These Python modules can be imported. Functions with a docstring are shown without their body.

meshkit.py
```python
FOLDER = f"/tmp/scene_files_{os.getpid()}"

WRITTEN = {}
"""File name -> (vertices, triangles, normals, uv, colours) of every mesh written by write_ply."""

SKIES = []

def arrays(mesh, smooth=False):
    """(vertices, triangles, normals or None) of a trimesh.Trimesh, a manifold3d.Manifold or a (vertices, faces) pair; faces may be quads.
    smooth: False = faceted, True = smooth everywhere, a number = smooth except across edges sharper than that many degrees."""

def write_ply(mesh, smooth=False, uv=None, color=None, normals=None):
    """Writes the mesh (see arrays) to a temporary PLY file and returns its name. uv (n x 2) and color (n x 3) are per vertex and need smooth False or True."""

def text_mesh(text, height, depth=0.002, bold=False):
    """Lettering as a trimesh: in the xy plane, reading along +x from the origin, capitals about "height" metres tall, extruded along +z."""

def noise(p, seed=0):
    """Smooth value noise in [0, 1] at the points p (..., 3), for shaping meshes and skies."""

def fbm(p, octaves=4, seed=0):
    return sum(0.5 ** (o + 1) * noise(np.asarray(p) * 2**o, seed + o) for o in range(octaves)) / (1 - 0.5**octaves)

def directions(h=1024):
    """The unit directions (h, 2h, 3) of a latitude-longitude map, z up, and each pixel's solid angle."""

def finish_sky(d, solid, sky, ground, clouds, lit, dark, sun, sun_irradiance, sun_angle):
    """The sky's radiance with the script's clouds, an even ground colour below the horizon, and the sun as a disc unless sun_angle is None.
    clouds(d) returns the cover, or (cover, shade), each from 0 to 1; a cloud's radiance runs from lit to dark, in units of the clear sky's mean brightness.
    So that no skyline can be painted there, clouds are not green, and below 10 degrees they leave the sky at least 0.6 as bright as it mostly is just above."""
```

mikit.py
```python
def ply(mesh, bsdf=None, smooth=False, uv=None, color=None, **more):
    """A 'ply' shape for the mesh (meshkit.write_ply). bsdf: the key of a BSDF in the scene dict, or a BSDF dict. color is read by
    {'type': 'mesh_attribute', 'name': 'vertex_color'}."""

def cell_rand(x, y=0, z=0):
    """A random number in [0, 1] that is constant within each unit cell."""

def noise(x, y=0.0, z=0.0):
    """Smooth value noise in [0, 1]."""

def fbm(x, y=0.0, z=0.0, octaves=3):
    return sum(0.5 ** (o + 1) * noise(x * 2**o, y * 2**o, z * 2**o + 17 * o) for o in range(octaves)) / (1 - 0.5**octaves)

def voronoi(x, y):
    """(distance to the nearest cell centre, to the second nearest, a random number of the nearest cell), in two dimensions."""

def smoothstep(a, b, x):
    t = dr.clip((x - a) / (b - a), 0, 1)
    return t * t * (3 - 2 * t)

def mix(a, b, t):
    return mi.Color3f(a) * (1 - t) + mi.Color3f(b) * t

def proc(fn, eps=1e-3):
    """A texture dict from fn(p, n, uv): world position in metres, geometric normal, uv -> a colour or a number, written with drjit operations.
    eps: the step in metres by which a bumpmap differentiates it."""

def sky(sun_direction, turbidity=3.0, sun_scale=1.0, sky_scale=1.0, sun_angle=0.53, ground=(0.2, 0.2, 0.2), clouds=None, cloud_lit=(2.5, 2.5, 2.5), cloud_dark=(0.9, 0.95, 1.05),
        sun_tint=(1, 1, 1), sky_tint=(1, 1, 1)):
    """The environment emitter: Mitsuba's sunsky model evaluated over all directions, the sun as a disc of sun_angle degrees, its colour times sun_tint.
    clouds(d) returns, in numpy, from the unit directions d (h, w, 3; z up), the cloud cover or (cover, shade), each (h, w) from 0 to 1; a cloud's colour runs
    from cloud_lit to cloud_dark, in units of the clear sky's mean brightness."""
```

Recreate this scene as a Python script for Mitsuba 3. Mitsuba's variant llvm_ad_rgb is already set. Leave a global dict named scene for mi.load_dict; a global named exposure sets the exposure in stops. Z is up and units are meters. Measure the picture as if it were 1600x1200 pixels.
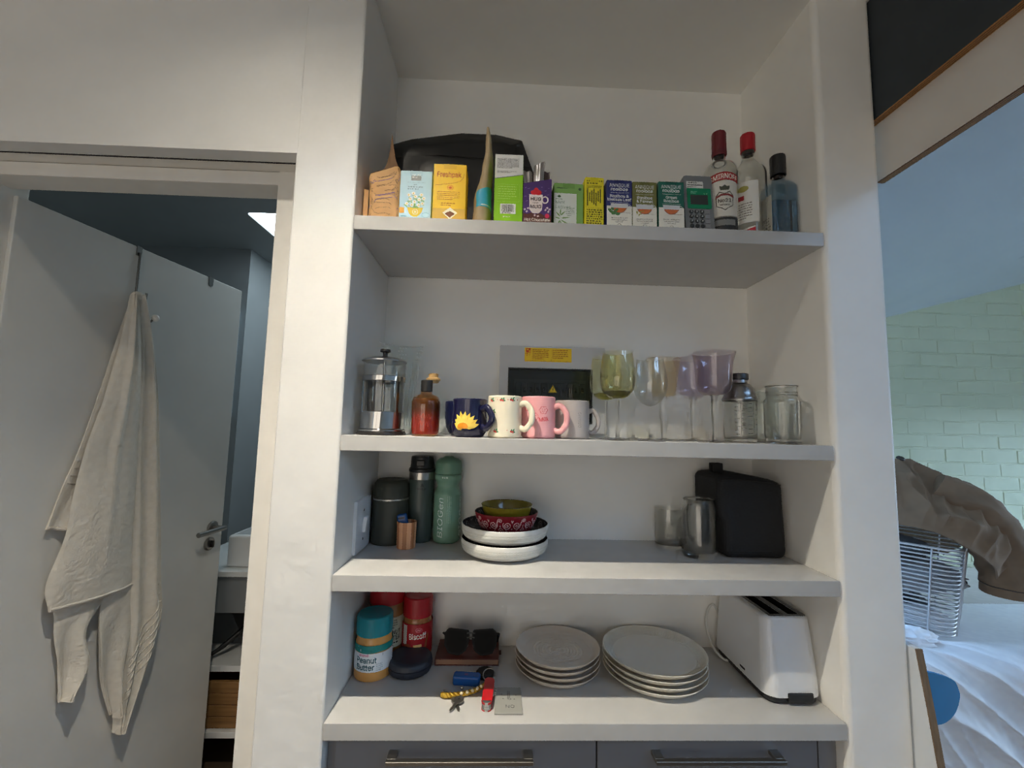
import math, random
import numpy as np, trimesh, manifold3d as m3, shapely
import drjit as dr
import mitsuba as mi
import mikit, meshkit
from shapely.geometry import Polygon, Point, LineString, box as sbox
from shapely import affinity
from shapely.ops import unary_union

T = mi.ScalarTransform4f
PI = math.pi
scene, labels = {}, {}

# ------------------------------------------------------------------ camera, light, exposure
F_PX = 674.37
YAW, PITCH, ROLL = -0.0316, 0.0960, 0.0230
EYE = np.array([-0.2097, -0.9571, 1.5026])
_f = np.array([-math.sin(YAW) * math.cos(PITCH), math.cos(YAW) * math.cos(PITCH), math.sin(PITCH)])
_r0 = np.array([math.cos(YAW), math.sin(YAW), 0.0])
_u0 = np.cross(_r0, _f)
_up = -math.sin(ROLL) * _r0 + math.cos(ROLL) * _u0
scene['camera'] = {'type': 'perspective', 'fov': math.degrees(2 * math.atan(800 / F_PX)), 'fov_axis': 'x', 'near_clip': 0.01, 'far_clip': 100.0,
                   'to_world': T().look_at(EYE.tolist(), (EYE + _f).tolist(), _up.tolist())}
exposure = 0.0
LAMP = (-0.585, -0.49)                 # the ceiling downlight in front of the niche
LAMP_CORE = (34000.0, 31000.0, 25600.0)  # small bright core deep in a black tube: a narrow beam
LAMP_RING = (1150.0, 1045.0, 870.0)      # unseen glowing ring round it, set for the wide soft spill
SKY = 44.0
SKYLIGHT = (2.9, 3.5, 3.8)             # glowing pane over the bathroom
UNSEEN_BACK_WINDOW = (1.58, 1.38, 1.16)        # unseen bright door behind the camera, placed to light the niche
scene['sky'] = mikit.sky([0.9, -0.2, 0.45], turbidity=4.0, sun_scale=0.0, sky_scale=SKY, ground=(0.10, 0.10, 0.09), sky_tint=(0.75, 0.9, 1.1),
                         clouds=lambda d: (np.clip(0.85 + 0.4 * (meshkit.fbm(d * 3.0, 4) - 0.5), 0, 1), meshkit.fbm(d * 5.0 + 3, 3) * 0.6), cloud_lit=(0.82, 1.32, 2.1), cloud_dark=(0.62, 1.05, 1.75))

# ------------------------------------------------------------------ helpers
def lin(c):
    return [float(((v / 255 + 0.055) / 1.055) ** 2.4 if v > 10 else v / 255 / 12.92) for v in c]

def rgb(c):
    return {'type': 'rgb', 'value': lin(c)}

_mats = {}
def M(c, rough=0.5, metal=0.0, coat=0.0, spec=0.5, sheen=0.0, two=False):
    """a plain material from an sRGB colour"""
    k = (tuple(c), rough, metal, coat, spec, sheen, two)
    if k not in _mats:
        d = {'type': 'principled', 'base_color': rgb(c), 'roughness': rough, 'metallic': metal, 'specular': spec}
        if coat:
            d['clearcoat'] = coat; d['clearcoat_gloss'] = 0.9
        if sheen:
            d['sheen'] = sheen
        if two:
            d = {'type': 'twosided', 'bsdf': d}
        n = 'mat_%d' % len(_mats)
        scene[n] = d
        _mats[k] = n
    return _mats[k]

def Mp(name, fn, rough=0.5, bump=None, bump_eps=1e-3, metal=0.0, sheen=0.0, spec=0.5):
    """a procedural material; bump: fn returning height in metres"""
    d = {'type': 'principled', 'base_color': mikit.proc(fn), 'roughness': rough, 'metallic': metal, 'specular': spec}
    if sheen:
        d['sheen'] = sheen
    if bump is not None:
        d = {'type': 'bumpmap', 'arbitrary': mikit.proc(bump, bump_eps), 'scale': 1.0, 'bsdf': d}
    scene[name] = {'type': 'twosided', 'bsdf': d}
    return name

def col(c):
    return mi.Color3f(*lin(c))

def mesh_of(m):
    if hasattr(m, 'to_mesh'):
        q = m.to_mesh()
        return trimesh.Trimesh(q.vert_properties[:, :3], q.tri_verts, process=False)
    if isinstance(m, (tuple, list)) and not isinstance(m[0], trimesh.Trimesh):
        v, f = np.asarray(m[0], float), np.asarray(m[1], int)
        if f.shape[1] == 4:
            f = np.vstack([f[:, [0, 1, 2]], f[:, [0, 2, 3]]])
        return trimesh.Trimesh(v, f, process=False)
    return m

def cat(*ms):
    return trimesh.util.concatenate([mesh_of(m) for m in ms])

def move(m, d=(0, 0, 0), rz=0.0, rx=0.0, ry=0.0, s=1.0):
    """scale, turn about x, y, then z (degrees), then shift"""
    m = mesh_of(m).copy()
    R = np.eye(4)
    for ang, ax in ((rx, [1, 0, 0]), (ry, [0, 1, 0]), (rz, [0, 0, 1])):
        if ang:
            R = trimesh.transformations.rotation_matrix(math.radians(ang), ax) @ R
    m.apply_scale(s)
    m.apply_transform(R)
    m.apply_translation(d)
    return m

def frame(m, o, x, y):
    """from the xy plane (z out) into the plane at o with directions x, y"""
    m = mesh_of(m).copy()
    x = np.array(x, float); x /= np.linalg.norm(x)
    y = np.array(y, float); y -= x * (x @ y); y /= np.linalg.norm(y)
    A = np.eye(4); A[:3, 0] = x; A[:3, 1] = y; A[:3, 2] = np.cross(x, y); A[:3, 3] = o
    m.apply_transform(A)
    return m

def bx(x0, x1, y0, y1, z0, z1, r=0.0, seg=3):
    """a box, its edges rounded by r"""
    if r <= 0:
        m = trimesh.creation.box((x1 - x0, y1 - y0, z1 - z0))
        m.apply_translation(((x0 + x1) / 2, (y0 + y1) / 2, (z0 + z1) / 2))
        return m
    s = m3.Manifold.sphere(r, 4 * seg)
    pts = [s.translate((x, y, z)) for x in (x0 + r, x1 - r) for y in (y0 + r, y1 - r) for z in (z0 + r, z1 - r)]
    return mesh_of(m3.Manifold.batch_hull(pts))

def lathe(prof, n=48, c=(0, 0, 0)):
    """profile of (radius, height), from the axis or an open end to the other; outside on the right-hand side when going up"""
    p = np.array(prof, float)
    a = np.arange(n) * 2 * PI / n
    v, f, ring = [], [], []
    for r, z in p:
        if r < 1e-7:
            ring.append([len(v)] * n); v.append([0, 0, z])
        else:
            ring.append(list(range(len(v), len(v) + n))); v += [[r * math.cos(t), r * math.sin(t), z] for t in a]
    for i in range(len(p) - 1):
        A, B = ring[i], ring[i + 1]
        for k in range(n):
            q = (k + 1) % n
            if A[k] != A[q]:
                f.append([A[k], A[q], B[q]])
            if B[k] != B[q]:
                f.append([A[k], B[q], B[k]])
    return trimesh.Trimesh(np.array(v) + np.array(c, float), np.array(f), process=False)

def spline(pts, n=8):
    """Catmull-Rom through the points"""
    p = np.array(pts, float)
    q = np.vstack([2 * p[0] - p[1], p, 2 * p[-1] - p[-2]])
    out = []
    for i in range(len(p) - 1):
        a, b, c, d = q[i:i + 4]
        for t in np.linspace(0, 1, n, endpoint=False):
            out.append(0.5 * (2 * b + (c - a) * t + (2 * a - 5 * b + 4 * c - d) * t * t + (3 * b - a - 3 * c + d) * t ** 3))
    return np.array(out + [p[-1]])

def tube(path, r, n=10, closed=False, flat=None):
    """a swept tube; r a number or one per point; flat = (a, b) squeezes the section"""
    p = np.array(path, float)
    m = len(p)
    rr = np.broadcast_to(np.asarray(r, float), (m,))
    tan = np.roll(p, -1, 0) - np.roll(p, 1, 0) if closed else np.gradient(p, axis=0)
    tan /= np.linalg.norm(tan, axis=1, keepdims=True) + 1e-12
    u = np.cross(tan[0], [0, 0, 1] if abs(tan[0][2]) < 0.9 else [1, 0, 0]); u /= np.linalg.norm(u)
    v, f = [], []
    sa, sb = flat or (1, 1)
    for i in range(m):
        u = u - tan[i] * (u @ tan[i]); u /= np.linalg.norm(u)
        w = np.cross(tan[i], u)
        for k in range(n):
            a = 2 * PI * k / n
            v.append(p[i] + rr[i] * (sa * math.cos(a) * u + sb * math.sin(a) * w))
    for i in range(m if closed else m - 1):
        j = (i + 1) % m
        for k in range(n):
            q = (k + 1) % n
            f += [[i * n + k, i * n + q, j * n + q], [i * n + k, j * n + q, j * n + k]]
    if not closed:
        a0, a1 = len(v), len(v) + 1
        v += [p[0], p[-1]]
        for k in range(n):
            q = (k + 1) % n
            f += [[a0, q, k], [a1, (m - 1) * n + k, (m - 1) * n + q]]
    return trimesh.Trimesh(np.array(v), np.array(f), process=False)

def prism(poly, h):
    """shapely polygon(s) in xy, extruded from z = 0 to h"""
    gs = [g for g in getattr(poly, 'geoms', [poly]) if g.geom_type == 'Polygon' and g.area > 1e-9]
    return cat(*[trimesh.creation.extrude_polygon(g, h, engine='earcut') for g in gs])

def grid(fn, nu, nv, closed_u=False):
    """a surface fn(u, v) -> xyz over the unit square"""
    U, V = np.meshgrid(np.linspace(0, 1, nu), np.linspace(0, 1, nv), indexing='ij')
    p = np.stack(fn(U, V), -1).reshape(-1, 3)
    i = np.arange(nu * nv).reshape(nu, nv)
    q = np.stack([i[:-1, :-1], i[1:, :-1], i[1:, 1:], i[:-1, 1:]], -1).reshape(-1, 4)
    return trimesh.Trimesh(p, np.vstack([q[:, [0, 1, 2]], q[:, [0, 2, 3]]]), process=False)

def thicken(m, t):
    """a sheet (grid mesh) given thickness t behind it"""
    m = mesh_of(m)
    n = trimesh.Trimesh(m.vertices, m.faces, process=False).vertex_normals
    k = len(m.vertices)
    e = m.edges_sorted
    uniq, cnt = np.unique(e, axis=0, return_counts=True)
    rim = {tuple(x) for x in uniq[cnt == 1]}
    side = []
    for a, b in m.edges:
        if (min(a, b), max(a, b)) in rim:
            side += [[b, a, a + k], [b, a + k, b + k]]
    return trimesh.Trimesh(np.vstack([m.vertices, m.vertices - n * t]), np.vstack([m.faces, m.faces[:, ::-1] + k, np.array(side)]), process=False)

def numbered(key):
    if key not in scene and key not in labels and not any(k.startswith(key + '__') for k in scene):
        return key
    i = 1
    while True:
        k = '%s_%03d' % (key, i)
        if k not in scene and k not in labels and not any(q.startswith(k + '__') for q in scene):
            return k
        i += 1

def thing(name, label, cat_, group=None):
    k = numbered(name)
    labels[k] = {'label': label, 'category': cat_}
    if group:
        labels[k]['group'] = group
    return k

def obj(name, mesh, mat, parent=None, smooth=False, label=None, **kw):
    k = numbered(parent + '__' + name if parent else name)
    scene[k] = mikit.ply(mesh_of(mesh), mat, smooth=smooth, **kw)
    if label:
        labels.setdefault(k, {})['label'] = label
    return k

def struct(name, mesh, mat, smooth=False, label=None):
    k = obj(name, mesh, mat, smooth=smooth)
    labels[k] = {'kind': 'structure'}
    if label:
        labels[k]['label'] = label
    return k

_text = {}
def text(s, h, x=0.0, y=0.0, bold=False, depth=0.00015, anchor='l', width=None, z=0.0):
    """lettering in the xy plane, its baseline at y; anchor l, c or r; width squeezes it to fit"""
    if (s, bold) not in _text:
        _text[(s, bold)] = meshkit.text_mesh(s, 1.0, 1.0, bold=bold)
    m = _text[(s, bold)].copy()
    x0, x1 = m.bounds[0][0], m.bounds[1][0]
    k = h if width is None else width / (x1 - x0)
    m.apply_scale((k, h, depth))
    w = (x1 - x0) * k
    m.apply_translation((x - x0 * k - {'l': 0, 'c': w / 2, 'r': w}[anchor], y, z))
    return m

def scribble(x0, x1, y, rows, dy, h, seed=0, fill=0.9, wmin=0.4, wmax=1.0, depth=0.00012, z=0.0):
    """small print too fine to read: rows of short word strokes"""
    rng = random.Random(seed)
    ms = []
    for i in range(rows):
        x = x0
        yy = y - i * dy
        end = x0 + (x1 - x0) * (fill if i < rows - 1 else fill * 0.7)
        while x < end:
            w = min((x1 - x0) * rng.uniform(0.06, 0.17), end - x)
            if w > h * 0.5:
                ms.append(bx(x, x + w, yy, yy + h, z, z + depth))
            x += w + h * 0.7
    return cat(*ms)

def wrap(m, R, sub=0.004):
    """bend the xy plane (x along the circumference, z out) round a cylinder of radius R about the z axis, centred on -y"""
    m = mesh_of(m)
    v, f = trimesh.remesh.subdivide_to_size(m.vertices, m.faces, sub, max_iter=12)
    a = v[:, 0] / R
    rr = R + v[:, 2]
    return trimesh.Trimesh(np.stack([rr * np.sin(a), -rr * np.cos(a), v[:, 1]], 1), f, process=False)

# ------------------------------------------------------------------ the setting
Z1, Z2, Z3, Z4, ZC, TH, D = 1.9736, 1.4737, 1.18, 0.8875, 2.5875, 0.0336, 0.3196
NL, NR = -0.55, 0.55                 # the niche's left and right walls
PR = 0.697                           # right end of the pillar
DL, DT = -0.691, 2.117               # right end and top of the doorway in the plaster
FLOOR_X0, FLOOR_X1, FLOOR_Y0, FLOOR_Y1 = -2.5, 3.5, -3.3, 1.75

def plaster_col(p, n, uv):
    k = mikit.fbm(p.x * 9, p.y * 9, p.z * 9, 3)
    return mikit.mix(lin((217, 216, 213)), lin((209, 208, 204)), k)
def plaster_bump(p, n, uv):
    return 0.0011 * mikit.fbm(p.x * 60, p.y * 60, p.z * 60, 3) + 0.0012 * mikit.noise(p.x * 14, p.y * 14, p.z * 14)
PLASTER = Mp('plaster_paint', plaster_col, 0.6, plaster_bump)
SMOOTHWALL = Mp('smooth_wall_paint', lambda p, n, uv: mikit.mix(lin((234, 233, 228)), lin((229, 228, 223)), mikit.fbm(p.x * 12, p.y * 12, p.z * 12, 3)), 0.45,
                lambda p, n, uv: 0.0004 * mikit.fbm(p.x * 90, p.y * 90, p.z * 90, 2))
SHELF = Mp('shelf_melamine', lambda p, n, uv: mikit.mix(lin((178, 177, 174)), lin((174, 173, 170)), mikit.noise(p.x * 40, p.y * 40, p.z * 40)), 0.36)

def rounded_plan(x0, x1, y0, y1, r):
    return sbox(x0 + r, y0 + r, x1 - r, y1 - r).buffer(r, quad_segs=5)

def up(poly, z0, z1):
    m = prism(poly, z1 - z0); m.apply_translation((0, 0, z0)); return m

DX0 = -1.56                          # left end of the doorway (outside the frame)
struct('wall_front', cat(up(rounded_plan(DL, NL, 0, D + 0.1, 0.006), 0, ZC), bx(DX0, DL + 0.004, 0.0, 0.2, DT, ZC), bx(FLOOR_X0, DX0, 0, 0.2, 0, ZC)), PLASTER, smooth=30)
struct('wall_niche_right', up(rounded_plan(NR, PR, 0, D + 0.1, 0.014), 0, ZC), SMOOTHWALL, smooth=40)
struct('wall_niche_back', bx(NL - 0.05, NR + 0.05, D, D + 0.08, 0, ZC), SMOOTHWALL)
def ceil_mesh():
    hole = sbox(FLOOR_X0, FLOOR_Y0, PR + 0.01, D + 0.08).difference(Point(LAMP[0], LAMP[1]).buffer(0.045))
    return up(hole, ZC, ZC + 0.1)
struct('ceiling', ceil_mesh(), SMOOTHWALL)
FLOORM = Mp('screed_floor', lambda p, n, uv: mikit.mix(lin((84, 70, 58)), lin((66, 54, 45)), mikit.fbm(p.x * 3, p.y * 3, 0, 4)), 0.35)
struct('floor', bx(FLOOR_X0, FLOOR_X1, FLOOR_Y0, FLOOR_Y1 + 0.3, -0.1, 0), FLOORM)

# kitchen side walls and the wall behind the camera with its unseen glazed door
struct('wall_left', bx(FLOOR_X0 - 0.15, FLOOR_X0, FLOOR_Y0, 2.4, 0, ZC), SMOOTHWALL)
BW = (-2.35, -0.15, 0.05, 2.1)
def wall_with_hole(a0, a1, z0, z1, h):
    return sbox(a0, z0, a1, z1).difference(sbox(h[0], h[2], h[1], h[3]))
m = prism(wall_with_hole(FLOOR_X0, FLOOR_X1, 0, 3.3, BW), 0.2)
struct('wall_behind', frame(m, (0, FLOOR_Y0, 0), (1, 0, 0), (0, 0, 1)), SMOOTHWALL)
SW = (-1.02, -0.40, 0.05, 2.1)          # unseen glazed door, placed to light the left niche wall: y range, z range
BWN = (-0.25, 1.50, 0.45, 1.76)        # unseen bedroom window, placed to light the brick wall and bed
m = prism(sbox(FLOOR_Y0, 0, FLOOR_Y1, 3.6).difference(sbox(SW[0], SW[2], SW[1], SW[3])).difference(sbox(BWN[0], BWN[2], BWN[1], BWN[3])), 0.24)
struct('wall_right', frame(m, (FLOOR_X1, 0, 0), (0, 1, 0), (0, 0, 1)), SMOOTHWALL)
FRAME_ALU = M((70, 72, 74), 0.4, 0.6)
scene['window_glass'] = {'type': 'thindielectric', 'int_ior': 1.5}
def glazing(name, o, xd, w, h, rad, lab):
    k = name
    f = sbox(0, 0, w, h).difference(sbox(0.05, 0.05, w / 2 - 0.03, h - 0.05)).difference(sbox(w / 2 + 0.03, 0.05, w - 0.05, h - 0.05))
    obj('frame', frame(prism(f, 0.05), o, xd, (0, 0, 1)), FRAME_ALU, k)
    for i, (a, b) in enumerate(((0.05, w / 2 - 0.03), (w / 2 + 0.03, w - 0.05))):
        q = frame((np.array([[a, 0.05, 0.02], [b, 0.05, 0.02], [b, h - 0.05, 0.02], [a, h - 0.05, 0.02]]), np.array([[0, 1, 2, 3]])), o, xd, (0, 0, 1))
        kk = numbered(k + '__pane')
        scene[kk] = mikit.ply(q, 'window_glass') if rad is None else {**mikit.ply(q, M((200, 210, 215), 0.3)), 'emitter': {'type': 'area', 'radiance': {'type': 'rgb', 'value': list(rad)}}}
    labels[k] = {'kind': 'structure', 'label': lab}
glazing('unseen_window_1', (BW[1], FLOOR_Y0 + 0.16, BW[2]), (-1, 0, 0), BW[1] - BW[0], BW[3] - BW[2], UNSEEN_BACK_WINDOW, 'unseen glazed door behind the camera, its bright panes placed to light the niche')
glazing('unseen_window_2', (FLOOR_X1 + 0.06, SW[1], SW[2]), (0, -1, 0), SW[1] - SW[0], SW[3] - SW[2], None, 'unseen glazed door in the right wall, placed to light the left niche wall')
glazing('unseen_window_4', (FLOOR_X1 + 0.06, BWN[1], BWN[2]), (0, -1, 0), BWN[1] - BWN[0], BWN[3] - BWN[2], None, 'unseen bedroom window in the right wall, placed to light the brick wall and bed')

# the downlight: a bright core at the end of a black tube, a glowing ring shaped for soft spill, let into the ceiling
k = thing('downlight', 'small round recessed ceiling downlight in front of the shelves', 'downlight')
lc = (LAMP[0], LAMP[1], ZC)
obj('trim', lathe([(0.034, -0.006), (0.052, -0.004), (0.054, -0.001), (0.0445, 0.0), (0.0445, 0.06), (0.0, 0.06), (0.0, 0.058), (0.034, 0.058), (0.034, -0.006)], 40, lc), M((205, 205, 200), 0.4), k, smooth=40)
obj('black_tube', lathe([(0.0132, -0.004), (0.0192, 0.030), (0.0185, 0.030), (0.0125, -0.004), (0.0132, -0.004)], 32, lc), M((10, 10, 10), 0.6, two=True), k, smooth=40)
def glow(name, r0, r1, z, rad, dx=0.0):
    g = lathe([(r0, 0.0), (r1, 0.0)], 32, (LAMP[0] + dx, LAMP[1], ZC + z))
    if g.face_normals[:, 2].sum() > 0:
        g.faces = g.faces[:, ::-1]
    scene[k + '__' + name] = {**mikit.ply(g, M((230, 230, 220), 0.5)), 'emitter': {'type': 'area', 'radiance': {'type': 'rgb', 'value': list(rad)}}}
glow('bulb', 0.0, 0.0124, 0.0160, LAMP_CORE, -0.0030)
glow('spill_ring', 0.0136, 0.030, 0.008, LAMP_RING)

# ---- door frame (steel), recessed in the plaster opening
FRAMEP = Mp('frame_paint', lambda p, n, uv: mikit.mix(lin((224, 221, 214)), lin((214, 211, 204)), mikit.fbm(p.x * 20, p.y * 20, p.z * 6, 3)), 0.42,
            lambda p, n, uv: 0.0005 * mikit.fbm(p.x * 50, p.y * 50, p.z * 25, 2))
FY, FZ, JX = 0.077, 2.081, -0.768    # face depth, underside height, right jamb's inner edge
LJ = -1.478
plan = unary_union([sbox(JX, FY, DL + 0.002, 0.19)])
struct('door_1', cat(bx(JX, DL + 0.003, FY, 0.19, 0, DT + 0.002, 0.004, 2), bx(LJ - 0.09, LJ, FY, 0.19, 0, DT + 0.002, 0.004, 2), bx(LJ - 0.01, JX + 0.01, FY, 0.15, FZ, DT - 0.0015, 0.003, 2), bx(LJ - 0.05, DL, 0.044, FY, DT - 0.0012, DT + 0.004)), FRAMEP, smooth=30, label='painted steel door frame around the bathroom doorway')
obj('frame_gap', bx(LJ - 0.06, DL - 0.001, 0.0395, 0.0425, DT - 0.0016, DT + 0.002), M((40, 40, 42), 0.8), 'door_1', label='dark gap where plaster meets frame')

# ---- the open door leaf: origin at the hinge, +x along the leaf, z out of the face we see
HX, HY = -1.466, 0.152
LW = 0.800
_a = math.atan2(0.942 - 0.160, -1.354 + 1.466)
LD = np.array([math.cos(_a), math.sin(_a), 0.0])          # along the leaf
LN = np.array([math.sin(_a), -math.cos(_a), 0.0])         # out of the face towards the kitchen
LEAFP = Mp('leaf_paint', lambda p, n, uv: mikit.mix(lin((214, 213, 208)), lin((206, 205, 200)), mikit.fbm(p.x * 8, p.y * 8, p.z * 8, 3)), 0.32)
def on_leaf(m, s, z, out=0.0):
    """from xy (x along the leaf, y up, z out) to the leaf at distance s from the hinge and height z"""
    return frame(m, np.array([HX, HY, z]) + LD * s + LN * out, LD, (0, 0, 1))
struct('door_2', on_leaf(bx(0, LW, 0, 2.045, -0.04, 0, 0.0025, 2), 0, 0.022), LEAFP, smooth=30, label='white flush door standing open into the bathroom')
STEEL = M((150, 148, 144), 0.28, 1.0)
BRUSHED = M((120, 116, 108), 0.42, 1.0)
h = prism(sbox(0, 0, 0.034, 0.10).buffer(0.002), 0.003)
hinge = obj('hinge', frame(h, (LJ + 0.0005, 0.092, 1.705), (0, 1, 0), (0, 0, 1)), BRUSHED, 'door_1', label='dull steel butt hinge')
for i in range(4):
    obj('screw', frame(lathe([(0.0042, 0), (0.0038, 0.001), (0, 0.001)], 12, (0.01 + 0.014 * (i % 2), 0.013 + 0.025 * i, 0.003)), (LJ + 0.0005, 0.092, 1.705), (0, 1, 0), (0, 0, 1)), M((70, 66, 60), 0.4, 1.0), hinge)
# lever on a round rose, thumb turn below
hs, hz = 0.745, 1.062
k = 'door_2'
rose = lathe([(0, 0.009), (0.022, 0.009), (0.0255, 0.006), (0.026, 0), (0, 0)][::-1], 36)
lv = obj('lever_handle', cat(on_leaf(rose, hs, hz), on_leaf(move(lathe([(0, 0), (0.0095, 0), (0.0095, 0.05), (0, 0.05)], 20)), hs, hz), on_leaf(tube(spline([(0.012, 0, 0.046), (0, 0, 0.05), (-0.03, 0, 0.052), (-0.125, 0, 0.052)], 6), 0.0095, 16), hs, hz)), STEEL, k, smooth=40, label='satin steel lever handle on a round rose')
tt = obj('thumb_turn', on_leaf(rose, hs - 0.010, hz - 0.062), STEEL, k, smooth=40, label='round privacy turn')
obj('turn_knob', on_leaf(bx(-0.0035, 0.0035, -0.013, 0.013, 0.008, 0.022, 0.002, 2), hs - 0.010, hz - 0.062), M((60, 58, 56), 0.3, 1.0), tt)

# over-door hook with a white knob, small clip
CH = M((128, 126, 122), 0.22, 1.0)
zt = 2.067
hk = thing('over_door_hook', 'thin metal hook rail bent over the top edge of the open white door', 'hook')
hs0 = 0.327
obj('strap', cat(on_leaf(bx(-0.009, 0.009, -0.03, 0.0015, 0.0005, 0.003), hs0, zt), on_leaf(bx(-0.009, 0.009, 0.0003, 0.002, -0.043, 0.003), hs0, zt), on_leaf(bx(-0.009, 0.009, -0.03, 0.0015, -0.0435, -0.0412), hs0, zt)), CH, hk)
obj('rod', on_leaf(tube([(0, 0.0, 0.006), (0, -0.3, 0.006)], 0.0035, 10), hs0, zt - 0.02), CH, hk, smooth=40)
obj('prong', on_leaf(tube(spline([(0, -0.02, 0.004), (0.004, -0.035, 0.028), (0.016, -0.03, 0.045), (0.028, -0.012, 0.052)], 6), 0.003, 10), hs0, zt - 0.225), CH, hk, smooth=40)
obj('knob', on_leaf(move(trimesh.creation.icosphere(3, 0.0115), (0.031, -0.009, 0.054)), hs0, zt - 0.225), M((222, 220, 214), 0.25, coat=0.5), hk, smooth=True, label='white ball knob')
obj('prong', on_leaf(tube(spline([(0, -0.12, 0.004), (-0.004, -0.15, 0.024), (-0.004, -0.135, 0.045), (-0.004, -0.11, 0.05)], 6), 0.0035, 10), hs0, zt - 0.05), CH, hk, smooth=40)
cl = sbox(-0.011, -0.028, 0.011, 0.001).union(Point(0, -0.026).buffer(0.011))
k = obj('door_clip', cat(on_leaf(prism(cl, 0.0022), 0.627, zt + 0.0003, 0.0004), on_leaf(bx(-0.011, 0.011, 0.0003, 0.0022, -0.043, 0.0026), 0.627, zt), on_leaf(bx(-0.011, 0.011, -0.02, 0.0022, -0.0435, -0.0412), 0.627, zt)), M((92, 92, 90), 0.3, 1.0))
labels[k] = {'label': 'small dark metal clip over the top edge of the bathroom door near its free corner', 'category': 'clip'}

# ---- bathroom beyond
BATHW = Mp('bath_wall_paint', lambda p, n, uv: mikit.mix(lin((160, 164, 166)), lin((150, 156, 159)), mikit.fbm(p.x * 5, p.y * 5, p.z * 5, 3)), 0.5)
BATHC = Mp('bath_ceiling_paint', lambda p, n, uv: mikit.mix(lin((150, 155, 156)), lin((138, 145, 147)), mikit.fbm(p.x * 4, p.y * 4, 0, 3)), 0.6)
BZ = 2.5
struct('wall_bathroom_back', cat(bx(FLOOR_X0, -1.685, 1.55, 2.4, 0, 2.9), bx(-1.70, NL - 0.01, 2.05, 2.4, 0, 2.9)), BATHW)
struct('wall_bathroom_right', cat(bx(DL + 0.001, NL - 0.01, D + 0.1, 2.05, 0, 2.9)), BATHW)
SKY_R = (-1.455, -0.80, 1.085, 1.86)
sk = sbox(SKY_R[0] + 0.03, SKY_R[2] + 0.03, SKY_R[1] - 0.03, SKY_R[3] - 0.03).buffer(0.03)
struct('ceiling_bathroom', up(sbox(FLOOR_X0, 0.19, DL + 0.005, 2.4).difference(sk), BZ, BZ + 0.1), BATHC)
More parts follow.
